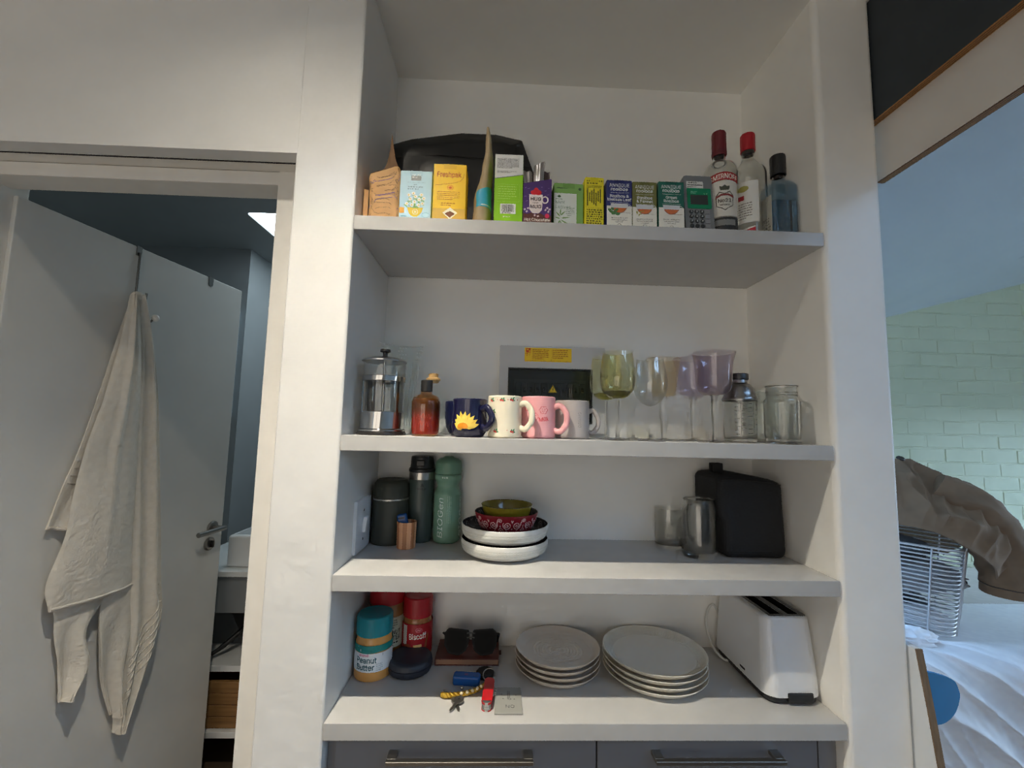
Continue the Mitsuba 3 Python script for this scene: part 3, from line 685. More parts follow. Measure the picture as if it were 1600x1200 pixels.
for i, (x, ang, top, c, labt) in enumerate(((-0.146, 8, 0.150, FOIL, 'silver foil sachet nearest the left side of the open hot chocolate box'), (-0.131, -14, 0.176, FOIL, 'tall creased silver sachet sticking out of the hot chocolate box'), (-0.112, -2, 0.162, FOILB, 'dark brown sachet standing at the right in the hot chocolate box'))):
    wv = [0.022, 0.026, 0.028][i]
    def sach(U, V, wv=wv, top=top, i=i):
        x_ = (U - 0.5) * wv; z_ = 0.012 + V * (top - 0.012)
        bulge = 0.0025 * np.sin(U * PI) * np.clip((0.93 - V) * 8, 0, 1)
        return x_, 0.0013 * np.sin(U * 9 + i + V * 5) * V - bulge, z_ + (0.010 * (U - 0.4) if i == 1 else 0.001 * np.sin(U * 11 + i)) * V
    o = obj('cocoa_sachet', move(thicken(grid(sach, 14, 22), 0.003), (x, 0.045 + 0.009 * i, Z1), rz=ang, ry=[-2, 3, 1][i]), c, smooth=30)
    labels[o] = {'label': labt, 'category': 'sachet', 'group': 'sachets in the hot chocolate box'}

# mint box
k, F = carton('tea_box', 'light green tea box with white mint leaf panel, beside the purple box', -0.086, 0.073, 0.045, 0.06, 0.1235, (118, 160, 84), yaw=2.0, group='tea boxes on the top shelf')
F.put('white_panel', M((206, 212, 204), 0.4), flat(sbox(0.0005, 0.0005, 0.056, 0.098)))
F.put('lettering', M((62, 90, 60), 0.4), flat(sbox(0.006, 0.1105, 0.033, 0.1125)), flat(ell(0.064, 0.1105, 0.0035, 0.0035)), flat(ell(0.013, 0.0895, 0.0042, 0.0026), 2), flat(sbox(0.0115, 0.0905, 0.0145, 0.0935), 2), scribble(0.004, 0.028, 0.082, 1, 0.004, 0.0018, 75, fill=1, z=L_))
F.put('title_print', M((134, 152, 134), 0.4), tx('Mint', 0.0085, 0.004, 0.071, anchor='l'), tx('Leaves', 0.0085, 0.004, 0.059, anchor='l'))
F.put('small_print', M((120, 140, 116), 0.4), scribble(0.030, 0.054, 0.060, 5, 0.0046, 0.0016, 21, z=L_))
F.put('leaf_print', M((112, 140, 84), 0.4), *[flat(leaf(0.016 + q, 0.030 + w, l, 0.0032, math.degrees(a)), 2) for a, l, q, w in ((0.15, 0.022, .002, .004), (0.8, 0.017, 0, .010), (1.5, 0.017, 0, .012), (2.3, 0.016, 0, .008), (2.9, 0.013, 0, .003), (-0.5, 0.024, .001, 0), (-1.3, 0.020, 0, -.002), (-2.0, 0.020, 0, 0))])

# narrow yellow box, back of pack
k, F = carton('tea_box', 'narrow yellow box covered in fine dark print, beside the dark blue box', -0.0105, 0.0465, 0.04, 0.06, 0.1385, (214, 200, 32), yaw=2.0, group='tea boxes on the top shelf')
F.put('small_print', M((92, 84, 20), 0.4), scribble(0.004, 0.043, 0.128, 2, 0.006, 0.0035, 31, fill=1), scribble(0.004, 0.043, 0.054, 9, 0.0056, 0.0034, 32, fill=1.0), *[flat(sbox(0.0045 + 0.0053 * i, 0.066 + 0.004 * ((i * 3) % 4), 0.0075 + 0.0053 * i, 0.110 - 0.005 * ((i * 2) % 3))) for i in range(7)], *[flat(sbox(0.0045, 0.1125 + 0.0035 * i, 0.041, 0.1138 + 0.0035 * i)) for i in range(2)])
F.put('frame_print', M((170, 156, 22), 0.4), flat(sbox(0.002, 0.061, 0.0445, 0.1195).difference(sbox(0.0025, 0.0615, 0.044, 0.119))))

# three rooibos boxes
for x0, w, h, c, l1, l2, lab_, herb in ((0.041, 0.0625, 0.1305, (38, 44, 100), 'Rooibos &', 'Melissa Leaf', 'navy blue and white rooibos tea box reading Melissa Leaf', 1), (0.1045, 0.060, 0.1285, (104, 104, 50), 'Rooibos', '& Fennel', 'olive and white rooibos tea box reading Fennel', 2), (0.1685, 0.0635, 0.132, (18, 88, 72), 'Green', 'Rooibos', 'dark green and white tea box reading Green Rooibos', 0)):
    k, F = carton('tea_box', lab_, x0, w, 0.035, 0.065, h, c, group='tea boxes on the top shelf')
    zb = h * 0.5
    F.put('white_panel', M((222, 220, 210), 0.45), flat(sbox(0.0005, 0.0005, w - 0.0005, zb)))
    F.put('lettering', M((214, 216, 216), 0.4), tx('ANNIQUE', 0.0088, w / 2, h - 0.017, anchor='c', width=w * .78), tx('rooibos', 0.0082, w / 2, h - 0.0265, anchor='c', bold=True, width=w * .66),
          flat(sbox(w * .13, h - 0.032, w * .87, h - 0.0313)), flat(sbox(w * .13, h - 0.0572, w * .87, h - 0.0565)), tx(l1, 0.0072, w / 2, h - 0.0435, anchor='c', bold=True), tx(l2, 0.0072, w / 2, h - 0.0525, anchor='c', bold=True))
    cx, cy = w * .5, zb + 0.006
    bowl = Polygon([(cx - 0.021, cy)] + [(cx - 0.021 * math.cos(t), cy - 0.024 * math.sin(t)) for t in np.linspace(0, PI, 24)])
    F.put('tea_print', M((196, 104, 48), 0.35), flat(bowl.intersection(sbox(0, 0, 1, cy - 0.011)), 3))
    F.put('cup_print', M((200, 202, 206), 0.35), flat(bowl.intersection(sbox(0, cy - 0.011, 1, 1)), 3), flat(ring(cx + 0.0235, cy - 0.006, 0.004, 0.005, 0.0012).intersection(sbox(cx + .019, 0, 1, 1)), 2))
    F.put('cup_shadow_print', M((110, 92, 84), 0.35), flat(ring(cx, cy - 0.003, 0.019, 0.021, 0.001).intersection(sbox(0, 0, 1, cy - 0.011)), 4), flat(sbox(cx + .006, cy - 0.0235, cx + 0.027, cy - 0.0228), 3))
    if herb:
        rng = random.Random(herb)
        F.put('herb_print', M((74, 116, 62) if herb == 1 else (150, 148, 74), 0.4), *[flat(leaf(cx - 0.013 + rng.uniform(-.006, .006), cy - 0.022 + rng.uniform(-.005, .005), 0.011 if herb == 1 else 0.007, 0.0065 if herb == 1 else 0.002, rng.uniform(0, 360)), 4) for _ in range(9)])
    F.put('small_print', M((128, 124, 116), 0.4), tx('Naturally caffeine free', 0.0028, w / 2, zb - 0.0315, anchor='c', bold=True), tx('Reduced antioxidants', 0.0028, w / 2, zb - 0.0365, anchor='c', bold=True), tx('Low tannin', 0.0028, w / 2, zb - 0.0415, anchor='c', bold=True), flat(ring(w / 2, 0.0155, 0.005, 0.005, 0.0008), 2))

# card machine
k = thing('keypad_device', 'grey handheld keypad device with green front, leaning beside the vodka bottles', 'device')
DW, DH = 0.0725, 0.165
FD = Face((0.2385, 0.040, Z1 + 0.0015), (1, 0, 0), (0, 0.10, 1), k)
GREYD = M((112, 116, 118), 0.5)
obj('housing', frame(move(prism(sbox(0.008, 0.008, DW - 0.008, DH - 0.010).buffer(0.008), 0.022), (0, 0, -0.022)), FD.o, FD.xd, FD.yd), GREYD, k)
FD.put('sticker', M((206, 208, 204), 0.5), flat(sbox(0.008, 0.128, 0.050, 0.147), 2), label='white paper sticker with print')
FD.put('sticker_print', M((70, 72, 72), 0.5), scribble(0.013, 0.046, 0.1415, 1, 0.003, 0.003, 76, fill=1, z=2 * L_), flat(sbox(0.010, 0.1355, 0.048, 0.138), 3), scribble(0.010, 0.048, 0.1305, 1, 0.003, 0.0018, 8, z=2 * L_))
FD.put('bezel', M((14, 122, 84), 0.35), prism(sbox(0.0115, 0.0755, DW - 0.0085, 0.1235).buffer(0.004), 0.0012), label='green plastic screen bezel')
FD.put('screen', M((52, 58, 58), 0.15), prism(sbox(0.0155, 0.0825, DW - 0.0135, 0.1085), 0.0016), label='dark blank screen')
FD.put('bezel_print', M((130, 190, 160), 0.4), scribble(0.017, 0.034, 0.1165, 2, 0.004, 0.0022, 77, fill=1, depth=0.0014), scribble(0.050, 0.062, 0.1115, 1, 0.004, 0.0026, 78, fill=1, depth=0.0014), scribble(0.033, 0.044, 0.0775, 1, 0.004, 0.0028, 79, fill=1, depth=0.0014))
KEY = lathe([(0.0052, 0), (0.0052, 0.0016), (0.0042, 0.0026), (0, 0.0028)], 16)
for r_ in range(5):
    for c_ in range(4):
        x, y = 0.0155 + c_ * 0.0132, 0.0625 - r_ * 0.0128
        if c_ < 3:
            o = FD.put('key', M((46, 50, 52), 0.35), move(KEY, (x, y, 0)))
            if r_ < 3:
                obj('digit', frame(text(str(1 + r_ * 3 + c_), 0.0042, x, y - 0.002, anchor='c', depth=0.003, bold=True), FD.o, FD.xd, FD.yd), M((214, 216, 214), 0.4), o)
        else:
            FD.put('key', M((128, 130, 134), 0.4), prism(sbox(x - 0.005, y - 0.0045, x + 0.005, y + 0.0045).buffer(0.001), 0.002))

# ------------------------------------------------------------------ glass
def G(c=(1, 1, 1)):
    """a thin glass wall (one sheet)"""
    n = 'thin_glass_%d_%d_%d' % tuple(int(100 * v) for v in c)
    scene.setdefault(n, {'type': 'thindielectric', 'int_ior': 1.5, 'specular_transmittance': {'type': 'rgb', 'value': list(c)}})
    return n
def GS(c=(1, 1, 1), ior=1.5):
    """solid glass or liquid"""
    n = 'solid_glass_%d_%d_%d_%d' % (*[int(100 * v) for v in c], int(100 * ior))
    scene.setdefault(n, {'type': 'dielectric', 'int_ior': ior, 'specular_transmittance': {'type': 'rgb', 'value': list(c)}})
    return n
CLEAR = (0.97, 0.985, 0.98)

def sh(c, n):
    """the tint per surface where a ray crosses n times as many surfaces as through one sheet"""
    return tuple(v ** (1.0 / n) for v in c)

def hollow(outer, t, floor=0.0):
    """a closed glass wall: the outer profile, from the bottom up, and an inner one t inside it, ending on the axis floor above the bottom"""
    o = np.array(outer, float)
    inn = o[::-1].copy()
    inn[:, 0] = np.maximum(inn[:, 0] - t, 0.0)
    keep = inn[:, 1] > o[0, 1] + floor
    inn = inn[keep]
    inn = np.vstack([inn, [inn[-1, 0] * 0.96, o[0, 1] + floor], [0, o[0, 1] + floor]])
    return np.vstack([[0, o[0, 1]], o[o[:, 0] > 1e-6], inn])

def at(m, x, y, z, rz=0.0):
    return move(m, (x, y, z), rz=rz)

def bottle_label(R, poly, lv, z0, turn, x, y, sub=0.004, cup=None):
    m = wrap(prism(poly, 0.0002), R + 0.0004 * lv, sub)
    return at(m, x, y, z0, turn)
def bottle_text(s, h, z0, R, lv, turn, x, y, width=None, bold=True, arch=0.0, xoff=0.0):
    m = text(s, h, xoff, 0, bold=bold, anchor='c', width=width, depth=0.0002)
    v, f = trimesh.remesh.subdivide_to_size(m.vertices, m.faces, 0.004, max_iter=12)
    v = np.array(v)
    if arch:
        w = max(abs(v[:, 0]).max(), 1e-6)
        v[:, 1] += arch * (1 - (v[:, 0] / w) ** 2)
    return at(wrap((v, f), R + 0.0004 * lv), x, y, z0, turn)

# ---- vodka bottle, dark red cap
bxx, byy, R = 0.351, 0.090, 0.0425
k = thing('vodka_bottle', 'clear vodka bottle with dark red cap and red arched banner reading Smirnoff', 'bottle')
prof = [(0, 0), (R - 0.004, 0), (R, 0.004), (R, 0.186)] + [(0.0155 + (R - 0.0155) * math.cos(t) ** 0.9 if t < PI / 2 - .01 else 0.0155, 0.186 + 0.032 * math.sin(t)) for t in np.linspace(0.15, PI / 2, 9)] + [(0.015, 0.238), (0.015, 0.246)]
obj('glass', at(lathe(hollow(prof[1:], 0.0028, 0.009), 56), bxx, byy, Z1 + 0.0004), GS((0.975, 0.985, 0.98)), k, smooth=50)
cap = [(0.0165, 0.238), (0.0178, 0.240), (0.0178, 0.300), (0.0165, 0.304), (0, 0.3045)]
obj('cap', at(lathe(cap, 32), bxx, byy, Z1), M((104, 26, 34), 0.4), k, smooth=40, label='dark red screw cap')
obj('cap_rings', at(cat(*[tube([(0.018 * math.cos(a), 0.018 * math.sin(a), z) for a in np.linspace(0, 2 * PI, 24, endpoint=False)], 0.0006, 5, closed=True) for z in (0.243, 0.2465, 0.25)]), bxx, byy, Z1), M((84, 20, 28), 0.4), k)
TU = -14
def arched(w, h, sag):
    xs = np.linspace(-w / 2, w / 2, 17)
    return Polygon([(x, sag * (1 - (2 * x / w) ** 2)) for x in xs] + [(x, h + sag * (1 - (2 * x / w) ** 2)) for x in xs[::-1]])
obj('white_label', bottle_label(R, sbox(-0.033, 0.058, 0.033, 0.150), 1, Z1, TU, bxx, byy), M((206, 204, 196), 0.5, two=True), k, label='pale printed label')
obj('banner', bottle_label(R, arched(0.078, 0.021, 0.006), 2, Z1 + 0.146, TU, bxx, byy), M((150, 30, 30), 0.45, two=True), k, label='red arched banner')
obj('lettering', bottle_text('SMIRNOFF', 0.0125, Z1 + 0.150, R, 3, TU, bxx, byy, width=0.070, arch=0.006), M((222, 216, 206), 0.45, two=True), k)
shield = Polygon([(-0.020, 0.018), (-0.021, 0.045), (-0.012, 0.056), (0, 0.050), (0.012, 0.056), (0.021, 0.045), (0.020, 0.018), (0.008, 0.012), (0, 0.006), (-0.008, 0.012)])
obj('shield_print', bottle_label(R, shield.difference(shield.buffer(-0.0016)), 3, Z1 + 0.066, TU, bxx, byy), M((52, 44, 40), 0.5, two=True), k)
obj('crown_print', bottle_label(R, unary_union([sbox(-0.010, 0, 0.010, 0.003), Polygon([(-0.011, 0.003), (-0.012, 0.011), (-0.006, 0.009), (0, 0.014), (0.006, 0.009), (0.012, 0.011), (0.011, 0.003)])]), 3, Z1 + 0.125, TU, bxx, byy), M((66, 70, 56), 0.5, two=True), k)
obj('ribbon_print', bottle_label(R, Polygon([(-0.022, 0), (-0.008, 0.0065), (0.008, 0.0065), (0.022, 0), (0.021, 0.006), (0.008, 0.011), (-0.008, 0.011), (-0.021, 0.006)]), 4, Z1 + 0.104, TU, bxx, byy), M((122, 46, 42), 0.5, two=True), k)
obj('label_text', cat(bottle_text('No21', 0.0092, Z1 + 0.0935, R, 3, TU, bxx, byy), bottle_text('VODKA', 0.0042, Z1 + 0.0845, R, 3, TU, bxx, byy, width=0.024)), M((56, 50, 46), 0.5, two=True), k)
obj('base_label', bottle_label(R, sbox(-0.036, 0.012, 0.036, 0.055), 1, Z1, TU, bxx, byy), M((40, 42, 42), 0.5, two=True), k, label='black lower label')
obj('base_label_panel', bottle_label(R, sbox(-0.024, 0.034, 0.026, 0.049), 2, Z1, TU, bxx, byy), M((120, 122, 120), 0.5, two=True), k)

# ---- clear bottle, bright red cap
bxx, byy, R = 0.437, 0.105, 0.0415
k = thing('spirit_bottle', 'clear spirit bottle with bright red cap, between the vodka and the blue bottle', 'bottle')
prof = [(0, 0), (R - 0.004, 0), (R, 0.004), (R, 0.196), (R * 0.97, 0.205), (R * 0.86, 0.216), (R * 0.66, 0.226), (R * 0.48, 0.233), (0.0165, 0.243), (0.0160, 0.27)]
obj('glass', at(lathe(hollow(prof[1:], 0.0028, 0.009), 56), bxx, byy, Z1 + 0.0004), GS((0.975, 0.985, 0.98)), k, smooth=50)
obj('cap', at(lathe([(0.0165, 0.265), (0.0182, 0.266), (0.0182, 0.309), (0.017, 0.313), (0, 0.3135)], 32), bxx, byy, Z1), M((172, 24, 36), 0.35), k, smooth=40, label='bright red screw cap')
obj('pourer', at(lathe([(0.0145, 0.256), (0.0145, 0.266)], 24), bxx, byy, Z1), M((70, 66, 58), 0.4, two=True), k, smooth=40)
TU = -42
obj('white_label', bottle_label(R, sbox(-0.030, 0.055, 0.030, 0.165), 1, Z1, TU, bxx, byy), M((214, 214, 208), 0.5, two=True), k, label='white paper label')
obj('label_print', at(wrap(scribble(-0.026, 0.018, 0.105, 7, 0.0065, 0.0024, 61), R + 0.0008), bxx, byy, Z1, TU), M((110, 104, 96), 0.5, two=True), k)
obj('emblem_print', bottle_label(R, ell(-0.006, 0.146, 0.013, 0.008), 2, Z1, TU, bxx, byy), M((160, 154, 80), 0.5, two=True), k)
obj('red_print', bottle_label(R, sbox(-0.020, 0.116, -0.004, 0.128), 2, Z1, TU, bxx, byy), M((152, 36, 44), 0.5, two=True), k)
obj('base_stripe', bottle_label(R, Polygon([(-0.034, 0.016), (0.020, 0.030), (0.020, 0.041), (-0.034, 0.029)]), 1, Z1, TU, bxx, byy), M((176, 40, 56), 0.45, two=True), k, label='red diagonal stripe low on the bottle')
obj('base_stripe_edge', cat(bottle_label(R, Polygon([(-0.034, 0.029), (0.020, 0.041), (0.020, 0.045), (-0.034, 0.033)]), 1, Z1, TU, bxx, byy), bottle_label(R, Polygon([(-0.034, 0.010), (0.020, 0.024), (0.020, 0.030), (-0.034, 0.016)]), 1, Z1, TU, bxx, byy)), M((218, 214, 208), 0.45, two=True), k)

# ---- blue square bottle, black cap
k = thing('gin_bottle', 'square blue glass bottle with black cap, rightmost on the top shelf', 'bottle')
gx, gy = 0.512, 0.098
def sq(r, z, e=0.32, n=64, sx=1.0):
    a = np.arange(n) * 2 * PI / n
    return np.stack([gx + sx * r * np.sign(np.cos(a)) * np.abs(np.cos(a)) ** e, gy + 0.86 * r * np.sign(np.sin(a)) * np.abs(np.sin(a)) ** e, np.full(n, Z1 + 0.0005 + z)], 1)
def loft(rings, cap0=True, cap1=True):
    n = len(rings[0]); v = np.vstack(rings); f = []
    for i in range(len(rings) - 1):
        for q in range(n):
            p_ = (q + 1) % n
            f += [[i * n + q, i * n + p_, (i + 1) * n + p_], [i * n + q, (i + 1) * n + p_, (i + 1) * n + q]]
    if cap0:
        v = np.vstack([v, rings[0].mean(0)]); f += [[len(v) - 1, (q + 1) % n, q] for q in range(n)]
    if cap1:
        v = np.vstack([v, rings[-1].mean(0)]); b = (len(rings) - 1) * n; f += [[len(v) - 1, b + q, b + (q + 1) % n] for q in range(n)]
    return trimesh.Trimesh(v, np.array(f), process=False)
rings = [sq(0.031, 0), sq(0.0345, 0.004), sq(0.0345, 0.155), sq(0.0335, 0.163), sq(0.0300, 0.171, 0.45), sq(0.0240, 0.177, 0.7), sq(0.0175, 0.182, 1.0), sq(0.0155, 0.190, 1.0), sq(0.0152, 0.205, 1.0)]
obj('glass', loft(rings, True, False), G((0.50, 0.64, 0.74)), k, smooth=50)
obj('spirit', loft([sq(0.030, 0.006), sq(0.032, 0.010), sq(0.032, 0.118)]), GS((0.72, 0.83, 0.90), 1.36), k, smooth=40)
obj('cap', at(lathe([(0.0165, 0.197), (0.0188, 0.198), (0.0188, 0.248), (0.0176, 0.252), (0, 0.2525)], 32), gx, gy, Z1), M((24, 26, 27), 0.4), k, smooth=40, label='black screw cap')
FG = Face((gx - 0.0345 - 0.0003, gy + 0.024, Z1), (0, -1, 0), (0, 0, 1), k)
FG.put('label', M((200, 200, 190), 0.5), prism(sbox(0.002, 0.018, 0.046, 0.135), 0.0003), label='white paper label on the left side')
FG.put('label_print', M((60, 58, 54), 0.5), scribble(0.006, 0.042, 0.075, 6, 0.008, 0.004, 66, z=0.0003), prism(sbox(0.004, 0.019, 0.044, 0.026), 0.0005))

# ------------------------------------------------------------------ second shelf
ZS = Z2 + 0.0004
# ---- french press
px_, py_ = -0.4865, 0.092
k = thing('french_press', 'glass french press with polished steel frame and black knob, leftmost on the second shelf', 'coffee press')
MIR = M((190, 190, 188), 0.10, 1.0)
R = 0.0485
obj('foot', at(lathe([(0, 0), (R + 0.008, 0), (R + 0.0085, 0.003), (R + 0.006, 0.0085), (R + 0.001, 0.010), (0, 0.010)], 56), px_, py_, ZS), M((34, 32, 31), 0.3), k, smooth=40, label='black foot ring')
obj('base_band', at(lathe([(R + 0.006, 0.0088), (R + 0.006, 0.012), (R + 0.0022, 0.0145), (R + 0.0022, 0.0535), (R + 0.0008, 0.0545)], 56), px_, py_, ZS), MIR, k, smooth=40, label='mirror-polished steel band')
obj('beaker', at(lathe(hollow([(R - 0.004, 0.0125), (R, 0.018), (R, 0.1725)], 0.0018, 0.003), 64), px_, py_, ZS), GS((0.98, 0.99, 0.985)), k, smooth=40)
obj('upper_band', at(lathe([(R + 0.0006, 0.126), (R + 0.0018, 0.127), (R + 0.0018, 0.138), (R + 0.0006, 0.139)], 56), px_, py_, ZS), MIR, k, smooth=40)
for i, a in enumerate((35, 145, 215, 325)):
    ca, sa = math.cos(math.radians(a)), math.sin(math.radians(a))
    obj('strut', at(bx(-0.0035, 0.0035, -0.0008, 0.0008, 0.05, 0.130), px_ + (R + 0.0014) * ca, py_ + (R + 0.0014) * sa, ZS, a + 90), MIR, k)
obj('lid', at(lathe([(0, 0.174), (R + 0.004, 0.174), (R + 0.0045, 0.1765), (R + 0.002, 0.179), (R - 0.004, 0.1805), (0.03, 0.185), (0.012, 0.187), (0, 0.1872)], 56), px_, py_, ZS), MIR, k, smooth=30)
obj('plunger_rod', at(lathe([(0, 0.016), (0.0022, 0.016), (0.0022, 0.192), (0, 0.192)], 12), px_, py_, ZS), MIR, k, smooth=40)
obj('plunger_disc', at(lathe([(0, 0.046), (R - 0.0025, 0.046), (R - 0.0025, 0.051), (0, 0.052)], 40), px_, py_, ZS), M((150, 148, 144), 0.35, 1.0), k, smooth=40)
obj('knob', at(lathe([(0, 0.187), (0.0055, 0.187), (0.0055, 0.195), (0.0062, 0.198), (0.0118, 0.1995), (0.0125, 0.2025), (0.0115, 0.2055), (0.006, 0.2065), (0, 0.2066)], 28), px_, py_, ZS), M((22, 22, 22), 0.3), k, smooth=40, label='black knob')
hp = spline([(0, R, 0.132), (0, R + 0.022, 0.135), (0, R + 0.032, 0.118), (0, R + 0.030, 0.07), (0, R + 0.018, 0.05), (0, R, 0.05)], 6)
obj('handle', at(tube(hp, 0.0075, 12, flat=(1.5, 0.8)), px_, py_, ZS, 38), M((26, 26, 26), 0.35), k, smooth=40, label='black plastic handle at the back')

# ---- glass vase behind it
vx, vy = -0.4745, 0.232
k = thing('glass_vase', 'flared clear pressed-glass vase behind the french press', 'vase')
def vase_prof(inner=0.0):
    z = np.array([0.012, 0.05, 0.10, 0.15, 0.19, 0.22, 0.240, 0.251])
    r = np.array([0.030, 0.0325, 0.036, 0.041, 0.047, 0.054, 0.0605, 0.0665]) - inner
    return list(zip(r, z))
vs = vase_prof()
obj('glass', at(lathe([(0, 0.012), *spline(vs, 3)], 72), vx, vy, ZS), G((0.93, 0.96, 0.95)), k, smooth=40)
obj('rim', at(tube([(0.0665 * math.cos(a), 0.0665 * math.sin(a), 0.251) for a in np.linspace(0, 2 * PI, 64, endpoint=False)], 0.0011, 8, closed=True), vx, vy, ZS), GS(CLEAR), k, smooth=True)
obj('base', at(lathe([(0, 0), (0.033, 0), (0.034, 0.003), (0.031, 0.0115), (0, 0.0115)], 48), vx, vy, ZS), GS(CLEAR), k, smooth=30)
dots = []
rng = random.Random(12)
for i in range(5):
    for q in range(-12, 13):
        a = math.radians(q * 8 + (4 if i % 2 else 0) - 90); z = 0.200 + i * 0.0085
        r = np.interp(z, [0.19, 0.22, 0.240, 0.251], [0.047, 0.054, 0.0605, 0.0665])
        if (q + 100) % 7 in (2, 3, 4):
            dots.append(move(trimesh.creation.icosphere(1, 0.0019), (r * math.cos(a), r * math.sin(a), z)))
ribs = [tube([((np.interp(z, [0.012, 0.05, 0.10, 0.15, 0.19], [0.030, 0.0325, 0.036, 0.041, 0.047])) * math.cos(a), (np.interp(z, [0.012, 0.05, 0.10, 0.15, 0.19], [0.030, 0.0325, 0.036, 0.041, 0.047])) * math.sin(a), z) for z in np.linspace(0.02, 0.19, 8)], 0.0011, 6) for a in np.linspace(0, 2 * PI, 16, endpoint=False)]
obj('pressed_pattern', at(cat(*dots, *ribs), vx, vy, ZS), GS(CLEAR), k, smooth=True)

# ---- amber bottle with black cap
ax_, ay_ = -0.3795, 0.070
k = thing('amber_bottle', 'small amber and red glass bottle with black cap, beside the french press', 'bottle')
AM = [(0, 0.0), (0.027, 0.0), (0.031, 0.004), (0.0325, 0.015), (0.0335, 0.07), (0.0332, 0.080), (0.030, 0.0895), (0.024, 0.0945), (0.0135, 0.0985), (0.0125, 0.102), (0.0125, 0.108)]
obj('glass', at(lathe(AM, 56), ax_, ay_, ZS), G((0.78, 0.50, 0.26)), k, smooth=45)
def amber_col(p, n, uv):
    h = (p.z - Z2) / 0.095
    t = mikit.smoothstep(0.30, 0.75, h + 0.12 * (mikit.fbm(p.x * 40, p.y * 40, p.z * 30, 2) - 0.5))
    return mikit.mix(lin((164, 52, 34)), lin((88, 72, 24)), t)
AMB = Mp('amber_liquid', amber_col, 0.25)
obj('liquid', at(lathe([(0, 0.004), (0.028, 0.004), (0.0305, 0.012), (0.0315, 0.07), (0.031, 0.079), (0.0275, 0.0865), (0, 0.088)], 48), ax_, ay_, ZS), AMB, k, smooth=40)
obj('cap', at(lathe([(0.0125, 0.1035), (0.0137, 0.104), (0.0137, 0.1295), (0.0125, 0.131), (0, 0.131)], 32), ax_, ay_, ZS), M((28, 27, 26), 0.4), k, smooth=40, label='black screw cap')
obj('script_print', cat(*[at(wrap(prism(strokes(spline([(x, y), (x + 0.004, y + 0.009), (x + 0.007, y - 0.002), (x + 0.0105, y + 0.006)], 5), 0.0007), 0.0003), 0.0338), ax_, ay_, ZS + 0.002, 4) for x, y in ((-0.018, 0.038), (-0.006, 0.040), (0.006, 0.038), (-0.012, 0.024), (0.002, 0.022))]), M((196, 84, 62), 0.4, two=True), k)

# ---- glass bottle with a wooden stopper, behind
cx_, cy_ = -0.385, 0.205
k = thing('stoppered_bottle', 'clear glass bottle with pale wooden stopper behind the amber bottle', 'bottle')
obj('glass', at(lathe([(0, 0.006), (0.04, 0.006), (0.044, 0.012), (0.046, 0.05), (0.044, 0.09), (0.036, 0.112), (0.02, 0.124), (0.0155, 0.13), (0.0155, 0.14), (0.018, 0.143)], 56), cx_, cy_, ZS), G((0.94, 0.96, 0.95)), k, smooth=45)
obj('base', at(lathe([(0, 0), (0.042, 0), (0.043, 0.003), (0.041, 0.0055), (0, 0.0055)], 40), cx_, cy_, ZS), GS(CLEAR), k, smooth=30)
WOODL = Mp('stopper_wood', lambda p, n, uv: mikit.mix(lin((206, 172, 116)), lin((172, 134, 82)), mikit.fbm(p.x * 30, p.y * 30, p.z * 240, 3)), 0.55)
obj('stopper', at(lathe([(0, 0.138), (0.0148, 0.138), (0.0155, 0.1435), (0.019, 0.1445), (0.0195, 0.148), (0.0165, 0.151), (0.0128, 0.1525), (0.0125, 0.158), (0.0135, 0.161), (0.0115, 0.1625), (0, 0.163)], 32), cx_, cy_, ZS), WOODL, k, smooth=30)

# ---- mugs
def mug_body(R, H, t=0.0035, foot=0.0, belly=None):
    out = belly or [(R - 0.005, 0.0), (R - 0.0015, 0.0025), (R, 0.007), (R, H - 0.002)]
    p = [(0, 0.0015), (out[0][0] - 0.006, 0.0015), (out[0][0] - 0.004, 0.0), *out, (out[-1][0] - t * 0.5, H), (out[-1][0] - t, H - 0.0015)]
    inn = [(max(r - t, 0.001), max(z, 0.006)) for r, z in out[::-1][1:]]
    return lathe(p + inn + [(0, 0.006)], 64)
def handle_mesh(R, zl, zh, reach, rad, turn, flat=(1.0, 1.25)):
    m_ = (zl + zh) / 2
    pts = spline([(R - 0.002, 0, zh), (R + reach * 0.45, 0, zh + 0.004), (R + reach * 0.92, 0, zh - 0.012), (R + reach, 0, m_), (R + reach * 0.88, 0, zl + 0.014), (R + reach * 0.42, 0, zl + 0.001), (R - 0.002, 0, zl + 0.004)], 7)
    return move(tube(pts, rad, 14, flat=flat), rz=turn)
def mug(name, label, x, y, R, H, mat, turn, reach, rad, zl, zh, cat_='mug', belly=None, inside=None, group='mugs in a row on the second shelf'):
    k = thing(name, label, cat_, group)
    obj('body', at(mug_body(R, H, belly=belly), x, y, ZS), mat, k, smooth=35)
    obj('handle', at(handle_mesh(R, zl, zh, reach, rad, turn), x, y, ZS), mat, k, smooth=60)
    return k
NAVY = M((17, 19, 52), 0.12, coat=0.6)
# plain dark blue cup behind the sunflower mug
k = thing('blue_cup', 'plain dark blue cup half hidden behind the sunflower mug', 'mug')
belly = [(0.022, 0.0), (0.026, 0.003), (0.036, 0.022), (0.0395, 0.045), (0.0395, 0.083)]
obj('body', at(mug_body(0.0395, 0.086, belly=belly), -0.304, 0.150, ZS), M((17, 23, 56), 0.2, coat=0.4), k, smooth=35)
